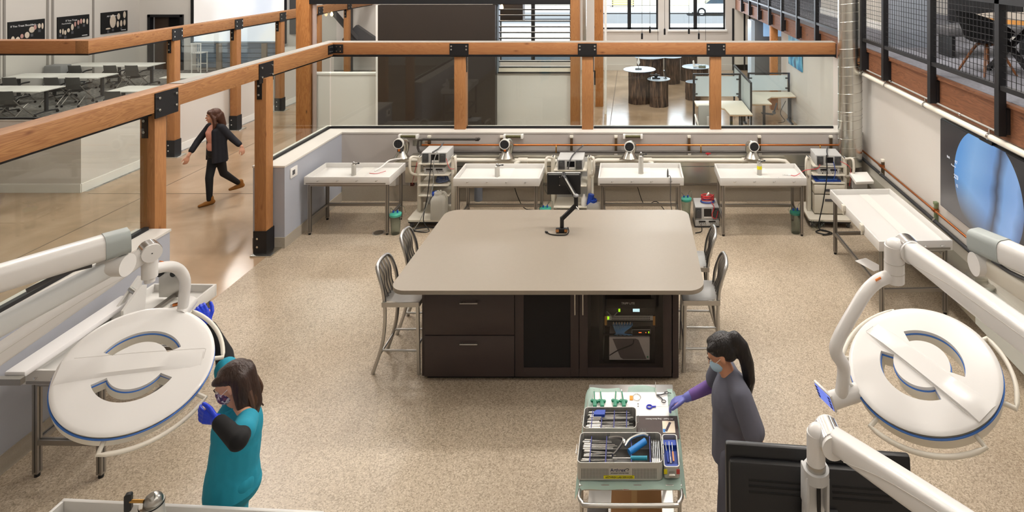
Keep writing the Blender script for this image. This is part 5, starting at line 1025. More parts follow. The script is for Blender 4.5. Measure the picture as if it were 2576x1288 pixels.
side = [(-2.2, .35), (-2.25, .6), (-2.1, .8), (-1.1, .95), (2.0, .98), (2.2, .85), (2.22, .4), (1.9, .28), (-1.9, .28)]
loft([[(x, y, z) for x, z in side] for y in (-.85, .85)], cw, 'body'); loft([[(x, y*k, z) for x, z, k in [(-1.05, .94, 1), (-.45, 1.4, .8), (1.1, 1.42, .8), (1.75, .96, 1)]] for y in (-.8, .8)], M('car_glass', '3a444c', .1), 'cabin'); loft([[(x, y, z) for x, z in [(-.45, 1.40), (1.1, 1.42), (1.0, 1.46), (-.35, 1.45)]] for y in (-.64, .64)], cw, 'roof')
for x in (-1.35, 1.35):
    for y in (-.86, .86): w_ = obj('wheel', MB().cyl((x, y-.1*(1 if y > 0 else -1), .32), (x, y+.03*(1 if y > 0 else -1), .32), .33, n=24), blackp, t); obj('hubcap', MB().cyl((x, y+.03*(1 if y > 0 else -1), .32), (x, y+.045*(1 if y > 0 else -1), .32), .21, n=20), lgrey, w_)
obj('sill', MB().bb(-2.1, 2.1, -.84, -.8, .2, .4), M('sill_black', '1a1a1a', .5), t)
# ================================================================ surgical lamps and ceiling arms
seamm = M('seam_grey', 'c4c0ba', .4)
def disc_axes(nrm, yaw):
    nn = V(nrm).normalized(); a = V((0, 0, 1)).cross(nn).normalized(); b_ = nn.cross(a); t_ = math.radians(yaw)
    x = a*math.cos(t_)+b_*math.sin(t_); y = nn.cross(x)
    return Matrix((x, y, nn)).transposed()
def surgical_lamp(label, c, nrm, yaw, handles, bar=112):
    t = thing('surgical_lamp', label, 'surgical lamp', c, 0, 'round surgical lamps'); R = disc_axes(nrm, yaw); t.rotation_euler = R.to_euler()
    NA = 144; rads = [0, .05, .10, .152, .178, .203, .228, .27, .31, .35, .385, .402, .41]; half = math.radians(64); ca = [math.radians(bar-90), math.radians(bar+90)]
    def hole(i, a):
        if not 3 <= i <= 5: return False
        for q in ca:
            d = abs((a-q+PI) % (2*PI)-PI)
            if d < half: return True
        return False
    def sheet(sc, z0, th, drop):
        mb = MB(); g = {}
        def vert(i, j):
            if i == 0: j = 0
            if (i, j) not in g:
                r_ = rads[i]*sc; a = 2*PI*j/NA; z = z0+.012*(1-(rads[i]/.41)**2)-(drop if i == 12 else drop*.3 if i == 11 else 0)
                g[i, j] = mb.bm.verts.new((r_*math.cos(a), r_*math.sin(a), z))
            return g[i, j]
        for i in range(12):
            for j in range(NA):
                if hole(i, 2*PI*(j+.5)/NA): continue
                q = [vert(i, j), vert(i, (j+1) % NA) if i else None, vert(i+1, (j+1) % NA), vert(i+1, j)]; mb.bm.faces.new([v for v in q if v])
        bmesh.ops.recalc_face_normals(mb.bm, faces=mb.bm.faces[:])
        if next(iter(mb.bm.faces)).normal.z < 0: bmesh.ops.reverse_faces(mb.bm, faces=mb.bm.faces[:])
        bmesh.ops.solidify(mb.bm, geom=mb.bm.faces[:], thickness=th); return mb
    obj('top_shell', sheet(1, 0, .026, .008), lampw, t); obj('light_head', sheet(.985, -.034, .07, .0), handw, t)
    mb = MB(); mb.tube([(.409*math.cos(a), .409*math.sin(a), -.031) for a in [2*PI*j/96 for j in range(96)]], .006, 8, closed=True)
    obj('blue_band', mb, bluerim, t)
    for q in ca:
        p = [(.1525, -half+2*half*j/24) for j in range(25)]+[(.2265, half-2*half*j/24) for j in range(25)]
        obj('blue_band', MB().tube([(r_*math.cos(q+a), r_*math.sin(q+a), -.026+.008) for r_, a in p], .0052, 6, closed=True), bluerim, t)
    rz = Euler((0, 0, math.radians(bar))).to_matrix().to_4x4(); mb = MB()
    secs = []
    for k in range(13):
        x = -.345+.74*k/12; wd = .062+.012*(k/12); zt = .012*(1-(x/.41)**2)+.014*min(1, (k+.2)/2)*(1 if k < 12 else .3)
        secs.append([rz @ V((x, -wd, .0)), rz @ V((x, -wd+.006, zt)), rz @ V((x, wd-.03, zt)), rz @ V((x, wd, .0))])
    rg = [[mb.bm.verts.new(p) for p in s_] for s_ in secs]
    for a, b_ in zip(rg, rg[1:]):
        for j in range(4): mb.bm.faces.new((a[j], a[(j+1) % 4], b_[(j+1) % 4], b_[j]))
    mb.bm.faces.new(rg[0][::-1]); mb.bm.faces.new(rg[-1]); obj('centre_spine', mb, lampw, t)
    obj('seam', MB().tube([rz @ V((.34, -.08, .012)), rz @ V((0, -.072, .024)), rz @ V((-.34, -.066, .017)), rz @ V((-.352, -.06, .016)), rz @ V((-.35, .0, .012))], .0016, 5), seamm, t)
    for m_, h_ in handles:
        a0, a1 = math.radians(m_-h_-yaw), math.radians(m_+h_-yaw)
        arc = [(.465*math.cos(a), .465*math.sin(a), -.07) for a in [a0+(a1-a0)*j/14 for j in range(15)]]
        ends = lambda a: (.398*math.cos(a), .398*math.sin(a), -.062)
        obj('handle', MB().tube([ends(a0)]+arc+[ends(a1)], .0135, 10), handw, t)
    return t, R
LL, RL = surgical_lamp('large white surgical lamp being moved by the woman in teal scrubs', (-3.18, 3.83, 1.69), (.375, -.3, .877), 43, [(-87, 35), (10, 29)])
RR, RRm = surgical_lamp('large white surgical lamp with blue touch panel on its yoke, right side', (1.69, 3.49, 1.93), (-.275, -.2, .94), -122, [(-62, 37), (40, 28), (172, 32)])
def boxarm(mb, p0, p1, w0, h0, w1, h1, bulge=0, n=8):
    p0, p1 = V(p0), V(p1); d = (p1-p0).normalized(); sx_ = d.cross(V((0, 0, 1))).normalized(); up = sx_.cross(d); rg = []
    for k in range(n+1):
        q = k/n; c = p0.lerp(p1, q); w_ = w0+(w1-w0)*q; h_ = (h0+(h1-h0)*q)*(1+bulge*math.sin(PI*q))
        rg.append([mb.bm.verts.new(c+sx_*x+up*y) for x, y in rrect(-w_/2, w_/2, -h_/2, h_/2, min(w_, h_)*.28, 3)])
    m_ = len(rg[0])
    for a, b_ in zip(rg, rg[1:]):
        for j in range(m_): mb.bm.faces.new((a[j], a[(j+1) % m_], b_[(j+1) % m_], b_[j]))
    mb.bm.faces.new(rg[0][::-1]); mb.bm.faces.new(rg[-1]); return mb
def spring_arm(t, k0, end, r=.06, w=.1, h=.105, side=(0, -1, 0)):
    """knuckle at k0 and the arm leaving it towards end"""
    s = V(side); k0 = V(k0)
    obj('knuckle_disc', MB().cyl(k0-s*.055, k0+s*.062, r, n=32), lampw, t); obj('knuckle_band', MB().cyl(k0-s*.045, k0+s*.045, r+.003, n=32), chrome, t)
    obj('knuckle_screw', MB().cyl(k0+s*.062, k0+s*.064, .004, n=8), dgrey, t)
    obj('spring_arm', boxarm(MB(), k0, end, w, h*.9, w*.95, h*1.05, .12), lampw, t)
    d = (V(end)-k0); e = d.normalized(); up = e.cross(V((0, 0, 1))).normalized().cross(e)
    sd = e.cross(V((0, 0, 1))).normalized()
    for q in (-1, 1): obj('arm_seam', MB().tube([k0+d*.12-up*.03+sd*q*w*.497, k0+d*.4+up*.012+sd*q*w*.495, k0+d*.95+up*.03+sd*q*w*.48], .0018, 5, 4), seamm, t)
# left lamp suspension
t = thing('lamp_suspension', 'white yoke and spring arm carrying the left surgical lamp', 'lamp arm', (0, 0, 0))
at = V((-3.18, 3.83, 1.69))+RL @ V((.42, 0, -.03)); x_ = RL @ V((1, 0, 0))
obj('yoke', MB().tube([at+V((0, 0, .02)), at+V((.0, .01, .10)), (-3.185, 4.24, 2.02), (-3.19, 4.19, 2.12), (-3.16, 4.06, 2.21), (-3.13, 3.9, 2.275), (-3.12, 3.86, 2.28)], .034, 14, 5), lampw, t)
obj('pivot', MB().cyl(at-x_*.03, at+x_*.09, .042, n=24), lampw, t)
obj('knuckle_post', MB().cyl((-3.12, 3.85, 2.25), (-3.12, 3.85, 2.42), .044, n=24).cyl((-3.12, 3.85, 2.22), (-3.12, 3.85, 2.25), .03, n=20), lampw, t)
obj('orange_tag', MB().box((-3.15, 3.985, 2.282), (.012, .03, .004), Euler((-.6, 0, 0)).to_matrix()), orange, t)
spring_arm(t, (-3.12, 3.85, 2.42), (-3.74, 2.95, 1.93), .055, .085, .095, (.75, -.6, 0))
obj('ceiling_column', MB().cyl((-3.78, 2.9, 1.85), (-3.78, 2.9, 7), .06), lampw, t); obj('hub', MB().cyl((-3.78, 2.9, 1.82), (-3.78, 2.9, 2.05), .085), lampw, t)
t = thing('ceiling_boom', 'white boxed ceiling arm with grey end cap above the left wall', 'ceiling arm')
obj('beam', boxarm(MB(), (-2.8, 3.155, 2.778), (-3.62, 2.16, 2.75), .12, .12, .12, .12), lampw, t); obj('end_cap', boxarm(MB(), (-2.735, 3.235, 2.78), (-2.8, 3.155, 2.778), .124, .12, .127, .127, 0, 2), capg, t)
obj('lower_joint', MB().cyl((-2.78, 3.2, 2.63), (-2.78, 3.2, 2.73), .04, n=20).cyl((-2.84, 3.2, 2.66), (-2.71, 3.2, 2.66), .056, n=28), lampw, t)
obj('lower_arm', boxarm(MB(), (-2.785, 3.2, 2.66), (-3.72, 2.5, 2.2), .085, .09, .09, .1, .08), M('arm_cool_white', 'dfe3e4', .35), t)
obj('cable_cover', MB().tube([(-2.83, 3.12, 2.7), (-2.9, 3.05, 2.7), (-3.0, 2.95, 2.66)], .012, 8, 3), dgrey, t)
obj('ceiling_column', MB().cyl((-3.66, 2.1, 2.1), (-3.66, 2.1, 7), .07), lampw, t); obj('arm_hub', MB().cyl((-3.66, 2.1, 2.6), (-3.66, 2.1, 2.9), .11), lampw, t)
# right lamp suspension
t = thing('lamp_suspension', 'white yoke and spring arm carrying the right surgical lamp', 'lamp arm')
at = V((1.69, 3.49, 1.93))+RRm @ V((.42, 0, -.04)); x_ = RRm @ V((1, 0, 0)); e = at+x_*.15
obj('pivot', MB().cyl(at-x_*.02, e, .048, n=28), lampw, t); obj('pivot_cap', MB().cyl(e, e+x_*.008, .043, n=28), white, t)
for k in range(4): a = k*PI/2+.6; yv = RRm @ V((0, 1, 0)); zv = RRm @ V((0, 0, 1)); p = e+x_*.008+yv*.03*math.cos(a)+zv*.03*math.sin(a); obj('cap_screw', MB().cyl(p, p+x_*.004, .004, n=8), dgrey, t)
q = at+x_*.09
obj('yoke', MB().tube([q+V((0, 0, .0)), (q.x, 3.43, 1.95), (1.165, 3.42, 2.05), (1.19, 3.43, 2.13), (1.29, 3.46, 2.27), (1.37, 3.49, 2.36), (1.46, 3.52, 2.41), (1.557, 3.55, 2.42)], .037, 16, 5), lampw, t)
obj('stay', MB().tube([q+V((.02, .0, .1)), at+V((0, 0, .03))], .008, 8), lampw, t)
obj('knuckle_post', MB().cyl((1.557, 3.55, 2.385), (1.557, 3.55, 2.6), .057, n=28).ball((1.565, 3.55, 2.6), (.058, .058, .04), 20), lampw, t); obj('post_ring', MB().cyl((1.557, 3.55, 2.44), (1.557, 3.55, 2.444), .0585, n=28).cyl((1.557, 3.55, 2.5), (1.557, 3.55, 2.504), .0585, n=28), seamm, t)
obj('orange_tag', MB().box((1.43, 3.475, 2.437), (.035, .006, .016), Euler((.5, -.5, 0)).to_matrix()), orange, t)
spring_arm(t, (1.63, 3.54, 2.585), (1.69, 2.1, 2.745), .066, .1, .115)
obj('ceiling_column', MB().cyl((1.72, 2.0, 2.7), (1.72, 2.0, 7), .06), lampw, t); obj('hub', MB().cyl((1.72, 2.0, 2.65), (1.72, 2.0, 2.9), .09), lampw, t)
pm = Matrix.Translation((1.085, 3.36, 1.84)) @ frame(V((-.8, -.35, -.35))).to_4x4()
pn = MB(); pn.xf = pm; pn.box((0, 0, 0), (.14, .11, .014), None, .004); obj('touch_panel', pn, lampw, t)
pn = MB(); pn.xf = pm; pn.box((0, 0, .008), (.12, .095, .003)); so = obj('panel_screen', pn, M('panel_blue', '6f84e8', .3, emit=.9), t)
pn = MB(); pn.xf = pm
for x in (-.05, .05):
    for y in (-.03, -.01, .012, .033): pn.box((x, y, .0105), (.016, .012, .002))
obj('panel_key', pn, M('panel_navy', '1a2060', .4), t)
t = thing('ceiling_boom', 'white boxed ceiling arm with grey end cap in front of the big wall screen', 'ceiling arm')
obj('beam', boxarm(MB(), (1.935, 3.1, 2.78), (2.25, 2.2, 2.82), .115, .115, .115, .115), lampw, t); obj('end_cap', boxarm(MB(), (1.875, 3.27, 2.768), (1.935, 3.1, 2.78), .12, .115, .122, .122, 0, 2), capg, t)
obj('lower_joint', MB().cyl((1.9, 3.22, 2.63), (1.9, 3.22, 2.72), .04, n=20).cyl((1.84, 3.22, 2.655), (1.96, 3.22, 2.655), .06, n=28), lampw, t)
obj('lower_arm', boxarm(MB(), (1.9, 3.22, 2.655), (2.2, 2.4, 2.58), .085, .095, .09, .1, .08), cream, t)
obj('cable_cover', MB().tube([(1.9, 3.15, 2.71), (1.93, 3.05, 2.70), (1.97, 2.9, 2.72), (2.0, 2.8, 2.74)], .01, 8, 3), dgrey, t)
obj('ceiling_column', MB().cyl((2.27, 2.15, 2.5), (2.27, 2.15, 7), .07), lampw, t)
# bottom right monitor with its arm
t = thing('hanging_monitor', 'large black monitor seen from behind at the bottom right corner', 'monitor', (.775, 2.5, 1.995)); t.rotation_euler = (math.radians(-8), 0, math.radians(-5))
mb = MB(); mb.box((0, 0, 0), (.765, .035, .47), None, .012); obj('bezel', mb, M('monitor_black', '101012', .35), t)
obj('back_shell', MB().box((0, -.03, -.02), (.74, .045, .42), None, .018), M('monitor_back', '171719', .4), t)
mb = MB()
for k in range(3):
    for s in (-1, 1): mb.box((s*.17, -.052, .125-k*.022), (.24, .006, .009), None, .002)
obj('vent_slot', mb, blk, t); obj('mount_plate', MB().box((0, -.06, -.06), (.14, .02, .2), None, .004), dgrey, t); obj('screen', MB().bb(-.36, .36, .0176, .0185, -.21, .21), dscreen, t)
t = thing('monitor_suspension', 'white spring arm and fork holding the bottom right monitor', 'monitor arm')
obj('knuckle_post', MB().cyl((.725, 2.36, 2.31), (.725, 2.36, 2.43), .036, n=28).ball((.73, 2.36, 2.43), (.037, .037, .03), 18), lampw, t); obj('collar', MB().cyl((.725, 2.36, 2.285), (.725, 2.36, 2.312), .038, n=28), steel, t)
spring_arm(t, (.775, 2.35, 2.42), (1.12, 1.5, 2.68), .046, .07, .085)
obj('fork_head', MB().cyl((.725, 2.36, 2.25), (.725, 2.36, 2.29), .05, n=28).bb(.68, .692, 2.33, 2.42, 2.12, 2.27, .004).bb(.758, .77, 2.33, 2.42, 2.12, 2.27, .004), lgrey, t)
obj('fork_plate', boxarm(MB(), (.725, 2.39, 2.26), (.725, 2.41, 1.86), .085, .05, .085, .05), M('fork_white', 'c9c9c8', .35), t); obj('fork_spring', MB().cyl((.735, 2.355, 2.12), (.735, 2.36, 2.24), .008), blackp, t)
for s in (-1, 1): obj('side_lug', MB().cyl((.725+s*.05, 2.35, 2.03), (.725+s*.05, 2.4, 2.03), .018, n=16), lgrey, t)
obj('ceiling_column', MB().cyl((1.12, 1.42, 2.6), (1.12, 1.42, 7), .06), lampw, t)

# ================================================================ instrument trolley
t = thing('instrument_trolley', 'steel instrument trolley with curved push rail, bottom centre', 'trolley', (-.015, 3.86, 0))
obj('top_shelf', MB().bb(-.335, .335, 0, .92, .86, .895, .006), steel, t); obj('lower_shelf', MB().bb(-.32, .32, .02, .9, .22, .245, .004), steel, t)
for x in (-.32, .32):
    for y in (.03, .89): l_ = obj('leg', MB().cyl((x, y, .1), (x, y, .88), .0125, n=12), steel, t); obj('caster', MB().cyl((x-.012, y, .05), (x+.012, y, .05), .05, n=20).cyl((x, y, .08), (x, y, .12), .015), dgrey, l_)
obj('push_rail', MB().tube([(-.325, .02, .86), (-.326, -.02, .875), (-.325, -.07, .88), (-.30, -.11, .88), (-.25, -.125, .88), (.25, -.125, .88), (.30, -.11, .88), (.325, -.07, .88), (.326, -.02, .875), (.325, .02, .86)], .013, 12, 3), steel, t)
obj('front_label', MB().bb(-.05, .04, -.003, 0, .868, .886), white, t); obj('red_label', MB().bb(-.047, -.01, -.0045, -.003, .871, .883), M('label_red', 'b8423c', .5), t)
mintm = M('mint_drape', 'cfe5dc', .85, var=.04, vscale=9)
mb = MB(); NX, NY = 26, 34; g = []
for i in range(NX+1):
    r_ = []
    for j in range(NY+1):
        x = -.385+.77*i/NX; y = 3.846+.894*j/NY; z = .899+.0025*math.sin(x*30+y*9)
        ex = max(0, abs(x)-.338); ey = max(0, 3.862-y); 
        if ex: z -= ex*1.1+.006*math.sin(y*28); x = math.copysign(.338+ex*.45, x)
        if ey: z -= ey*.8*(1+.6*(abs(x) > .3)); y = 3.854-ey*.9
        z += .006*math.sin(x*17)*(j > NY-3); y += .015*math.sin(x*11+1)*(j > NY-2)
        r_.append(mb.bm.verts.new((x-.015, y, z)))
    g.append(r_)
for i in range(NX):
    for j in range(NY): mb.bm.faces.new((g[i][j], g[i+1][j], g[i+1][j+1], g[i][j+1]))
bmesh.ops.solidify(mb.bm, geom=mb.bm.faces[:], thickness=-.002); solo('mint_drape', mb, mintm, 'pale mint disposable drape spread over the trolley', 'drape')
TZ = .906
solo('paper_sheet', MB().box((-.02, 4.545, TZ), (.58, .26, .002)), paper, 'white paper sheet under the green instruments on the trolley', 'paper sheet')
# instrument trays
perf = M('tray_aluminium', 'b9b8b2', .45, .35); navy = M('navy_silicone', '22286e', .5); hole_m = M('perforation_dark', '35332f', .7)
def instrument_tray(loc, w, d, h, label, rows, seed, front=True):
    t = thing('instrument_tray', label, 'instrument tray', loc); r = .03; e = .004; mb = MB(); po = rrect(-w/2, w/2, 0, d, r); pi_ = rrect(-w/2+e, w/2-e, e, d-e, r-e); n_ = len(po)
    def top(p, z): return z-(.028 if abs(p[0]) > w/2-r*.6 and .06 < p[1] < d-.05 else 0)
    o0 = [mb.bm.verts.new((x, y, 0)) for x, y in po]; o1 = [mb.bm.verts.new((x, y, h)) for x, y in po]; i1 = [mb.bm.verts.new((x, y, h)) for x, y in pi_]; i0 = [mb.bm.verts.new((x, y, .004)) for x, y in pi_]
    for a, b_ in ((o0, o1), (o1, i1), (i1, i0)):
        for j in range(n_): mb.bm.faces.new((a[j], a[(j+1) % n_], b_[(j+1) % n_], b_[j]))
    mb.bm.faces.new(o0[::-1]); mb.bm.faces.new(i0); obj('tray_shell', mb, perf, t)
    mb = MB()
    for k in range(int(w/.0095)-6):
        x = -w/2+.032+k*.0095
        for q in range(int(h*.62/.0095)):
            z = .016+q*.0095
            if front and abs(x) < .075 and z < .1: continue
            if front: mb.bb(x-.0024, x+.0024, -.0008, 0, z-.0024, z+.0024)
            mb.bb(x-.0024, x+.0024, d-e-.0008, d-e, h*.3+z-.0024, h*.3+z+.0024)
    obj('perforation', mb, hole_m, t, None, kind='stuff')
    for s in (-1, 1): obj('handle', MB().tube([(s*(w/2), d*.35, h-.02), (s*(w/2+.014), d*.35, h-.012), (s*(w/2+.014), d*.65, h-.012), (s*(w/2), d*.65, h-.02)], .003, 6), chrome, t)
    rng = random.Random(seed); obj('tray_floor', MB().bb(-w/2+.012, w/2-.012, .012, d-.012, .005, .008), M('tray_floor_grey', '5c5b58', .5, .3), t)
    for x in rows: obj('divider', MB().bb(x-.003, x+.003, .012, d-.012, .02, h-.016), navy, t)
    return t, rng
def rod(loc_parent_group, p0, p1, r, label, grip=None, gm=None):
    t = thing('surgical_instrument', label, 'surgical instrument', p0, 0, loc_parent_group); d = V(p1)-V(p0)
    obj('shaft', MB().cyl((0, 0, 0), d, r, n=8), M('instrument_steel', 'b4b4b2', .22, 1), t)
    obj('grip', MB().cyl(d*.02, d*(grip or .3), r*1.8, n=10), gm or steel, t)
    return t
bx_, by_, bz_ = -.085, 3.885, TZ
t, rng = instrument_tray((bx_, by_, bz_), .56, .25, .115, 'large perforated instrument tray with yellow label, front of the trolley', (-.2, -.095, .075, .2), 1)
FM = Euler((PI/2, 0, 0)).to_matrix().to_4x4()
obj('name_plate', MB().bb(-.068, .068, -.002, 0, .04, .095), M('plate_silver', 'b5b4af', .4, .5), t)
text('lettering', 'Arthrex', .03, M('navy_ink', '1d2558', .5), t, Matrix.Translation((-.012, -.003, .068)) @ FM)
text('lettering', 'ARTHROSCOPY INSTRUMENT SYSTEM', .0068, ink, t, Matrix.Translation((0, -.003, .048)) @ FM)
obj('swoosh', MB().tube([(.034, -.003, .07), (.047, -.003, .078), (.06, -.003, .074), (.05, -.003, .066)], .0012, 5, 4), ink, t)
obj('yellow_strip', MB().bb(-.105, .095, -.002, 0, .012, .032), yellow, t); text('lettering', 'ARTHREX LAB SERVICES', .0165, ink, t, Matrix.Translation((-.005, -.003, .022)) @ FM)
for k in range(14):
    y = by_+.02+k*.0155; ln = rng.uniform(.2, .25); rod('instruments in the large tray', (bx_-.265+rng.uniform(0, .02), y, bz_+.075+rng.uniform(-.01, .012)), (bx_-.265+ln, y+rng.uniform(-.002, .002), bz_+.075+rng.uniform(-.008, .012)), rng.choice((.003, .004, .0055)), 'slim steel instrument lying across the left half of the large front tray', .25)
for k in range(5):
    x = bx_+.215+k*.012; rod('upright instruments in the large tray', (x, by_+.03, bz_+.08), (x, by_+.22, bz_+.085), .004, 'slim steel instrument lying lengthwise at the right edge of the large front tray', .2)
t = thing('surgical_instrument', 'blue handled drill lying diagonally in the large tray', 'surgical instrument', (bx_+.12, by_+.12, bz_+.1)); obj('grip', MB().cyl((-.06, -.02, 0), (.05, .06, .01), .02), M('bright_blue_grip', '1f78c2', .4), t); obj('shaft', MB().tube([(-.09, .03, .0), (-.05, .08, .012), (.03, .11, .016), (.07, .1, .012)], .01, 8, 4), steel, t)
t = thing('surgical_instrument', 'teal handled instrument at the front right of the large tray', 'surgical instrument', (bx_+.07, by_+.06, bz_+.095)); obj('grip', MB().cyl((0, 0, 0), (.11, .0, 0), .0125), M('teal_grip', '1b8098', .4), t); obj('shaft', MB().cyl((-.12, 0, 0), (0, 0, 0), .004), chrome, t)
t = thing('surgical_instrument', 'curved steel retractor in the middle of the large tray', 'surgical instrument', (bx_-.02, by_+.14, bz_+.105)); obj('blade', MB().tube([(-.06, .07, .0), (0, .065, .01), (.04, .04, .01), (.0, -.03, 0), (-.03, -.07, 0)], .006, 8, 5, flat=2), steel, t); obj('tip', MB().ball((.045, .035, .008), (.014, .02, .01)), chrome, t)
cx_, cy_ = -.165, 4.19
t, rng = instrument_tray((cx_, cy_, bz_), .38, .2, .1, 'smaller perforated instrument tray with blue block, middle of the trolley', (-.13, -.06, .03, .12), 2, False)
for k in range(12):
    y = cy_+.018+k*.0145; rod('instruments in the middle tray', (cx_-.175+rng.uniform(0, .03), y, bz_+.066+rng.uniform(-.008, .012)), (cx_+.12+rng.uniform(0, .05), y, bz_+.066+rng.uniform(-.008, .012)), rng.choice((.003, .004, .006)), 'slim steel instrument lying across the smaller middle tray', .3)
solo('blue_block', MB().prism([(-.05, -.02), (.03, -.02), (.035, .025), (-.03, .025), (-.05, .005)], 0, .02, Matrix.Translation((cx_-.07, cy_+.15, bz_+.078))), M('royal_blue', '1c3f9e', .45), 'royal blue plastic block in the smaller tray', 'plastic block')
for k in range(4): x = .045+k*.015; rod('loose pins beside the middle tray', (x, 4.17, TZ+.002), (x-.004, 4.25, TZ+.05), .003, 'loose steel pin leaning beside the middle tray', .2)
t = thing('instrument_case', 'narrow blue lined instrument case at the right of the trolley', 'instrument case', (.255, 3.9, TZ)); mb = MB(); mb.prism(rrect(-.052, .052, 0, .27, .02), 0, .012)
pw = rrect(-.052, .052, 0, .27, .02); pi_ = rrect(-.046, .046, .006, .264, .017)
a1 = [mb.bm.verts.new((x, y, .012)) for x, y in pw]; a2 = [mb.bm.verts.new((x, y, .075)) for x, y in pw]; a3 = [mb.bm.verts.new((x, y, .075)) for x, y in pi_]; a4 = [mb.bm.verts.new((x, y, .013)) for x, y in pi_]
for a, b_ in ((a1, a2), (a2, a3), (a3, a4)):
    for j in range(len(pw)): mb.bm.faces.new((a[j], a[(j+1) % len(pw)], b_[(j+1) % len(pw)], b_[j]))
obj('case_shell', mb, perf, t); obj('lining', MB().bb(-.044, .044, .02, .25, .014, .03), M('royal_blue', '1c3f9e', .45), t); obj('end_block', MB().bb(-.044, .044, .2, .245, .03, .055), M('royal_blue', '1c3f9e', .45), t); obj('end_block', MB().bb(-.044, .044, .02, .045, .03, .055), M('royal_blue', '1c3f9e', .45), t)
obj('yellow_corner', MB().bb(-.052, -.03, -.003, 0, .03, .06), yellow, t); obj('red_corner', MB().bb(.03, .052, -.003, 0, .03, .06), M('label_red', 'b8423c', .5), t); obj('latch', MB().bb(-.02, .02, -.03, 0, .03, .045, .003), steel, t)
rod('probes in the narrow case', (.235, 3.96, TZ+.05), (.225, 4.12, TZ+.055), .0035, 'blue handled probe in the narrow case', .55, bluep); rod('probes in the narrow case', (.272, 3.97, TZ+.05), (.27, 4.12, TZ+.055), .0035, 'peach handled probe in the narrow case', .5, M('peach_grip', 'e8a26a', .5)); rod('probes in the narrow case', (.253, 3.95, TZ+.05), (.25, 4.13, TZ+.055), .003, 'plain steel probe in the narrow case', .3)
t = thing('booklet', 'dark brown booklet with white title and joint picture on the trolley', 'booklet', (.165, 4.32, TZ+.003)); obj('cover', MB().box((0, 0, .002), (.33, .21, .004)), M('booklet_brown', '2f1d17', .35), t)
text('title', 'AC Repair - Dog Bone Button', .0165, whiteink, t, Matrix.Translation((.03, .075, .0045)) @ Euler((0, 0, PI)).to_matrix().to_4x4())
obj('picture', MB().box((.095, -.0, .0045), (.09, .11, .001)), M('picture_cream', 'e6d6c0', .6), t); obj('picture_bone', MB().box((.09, .0, .0052), (.018, .09, .001), Euler((0, 0, -.4)).to_matrix()), M('picture_dark', '2d2030', .6), t); obj('picture_blue_corner', MB().box((.06, -.035, .0052), (.018, .03, .001)), M('bright_blue_grip', '1f78c2', .4), t)
gr = M('green_handle', '1f7a5c', .4)
for k, x in enumerate((-.29, -.235, -.135, -.07)):
    t = thing('green_driver', f'green handled driver lying on the white sheet, {["first","second","third","fourth"][k]} from the left', 'driver', (x, 4.535, TZ+.004), [.1, .14, -.02, .12][k], 'green handled drivers')
    obj('shaft', MB().cyl((0, .03, .012), (0, .13, .008), .0045), gr, t); obj('needle', MB().cyl((0, .13, .008), (0, .155, .008), .0018, n=6), chrome, t)
    obj('handle', MB().box((0, 0, .013), (.03, .07, .022), None, .008).box((-.018, .03, .013), (.022, .02, .018), Euler((0, 0, .7)).to_matrix(), .005).box((.02, .02, .013), (.022, .02, .018), Euler((0, 0, -.6)).to_matrix(), .005), gr, t)
t = thing('forceps', 'steel ring handled forceps on the right of the white sheet', 'forceps', (.20, 4.635, TZ+.006))
obj('shank', MB().tube([(-.02, .14, .004), (-.02, .05, .004), (-.015, .0, .004)], .003, 6, 3), steel, t)
obj('handle_arm', MB().tube([(-.015, .0, .004), (.02, .0, .005), (.06, .018, .005)], .0045, 8, 3).tube([(.062+.016*math.cos(a), .02+.011*math.sin(a), .005) for a in [2*PI*j/16 for j in range(16)]], .003, 6, closed=True).cyl((.078, .02, .005), (.1, .016, .005), .003), dgrey, t)
obj('handle_arm', MB().tube([(-.015, .0, .004), (.015, -.03, .005), (.03, -.055, .005)], .0045, 8, 3).tube([(.036+.016*math.cos(a), -.07+.014*math.sin(a), .005) for a in [2*PI*j/16 for j in range(16)]], .003, 6, closed=True), dgrey, t)
t = thing('suture_loop', 'blue ring handled wire passer on the white sheet', 'wire passer', (.125, 4.515, TZ+.005)); obj('ring', MB().tube([(.02*math.cos(a), .017*math.sin(a), .003) for a in [2*PI*j/20 for j in range(20)]], .005, 6, closed=True).cyl((.02, 0, .003), (.05, .002, .003), .005), M('cobalt_ring', '2a33b8', .4), t); obj('wire', MB().cyl((.05, .002, .003), (.19, .004, .003), .0012, n=6), chrome, t)
solo('orange_tab', MB().box((-.012, 4.61, TZ+.004), (.025, .045, .006), None, .002), M('tab_orange', 'e8921e', .5), 'small orange tab on the white sheet', 'tab')
t = thing('suture_coil', 'coil of pale suture beside the orange tab', 'suture', (.03, 4.615, TZ+.003)); obj('thread', MB().tube([(.03*math.cos(a)*(1+.1*math.sin(a*2.3)), .035*math.sin(a)*(1+.1*math.cos(a*1.7)), .003) for a in [j*.3 for j in range(70)]], .0008, 4), M('suture_grey', 'a9a59c', .5), t)
for k, y in enumerate((4.525, 4.55)): solo('button_implant', MB().box((.04, y, TZ+.004), (.01, .008, .005), None, .002), grey, 'tiny grey implant on the white sheet, '+('front one' if k == 0 else 'rear one'), 'implant', 'tiny implants')
t = thing('cardboard_box', 'cardboard box with white label on the lower trolley shelf', 'box', (.0, 4.05, .246)); obj('carton', MB().bb(-.15, .2, -.08, .35, 0, .3, .003), card, t); obj('label', MB().bb(-.08, .0, -.083, -.08, .05, .26), white, t); obj('label_print', MB().bb(-.07, -.01, -.085, -.083, .14, .2), dgrey, t); obj('tape', MB().bb(-.01, .03, -.082, .352, .299, .303), M('parcel_tape', 'b8905a', .3), t)
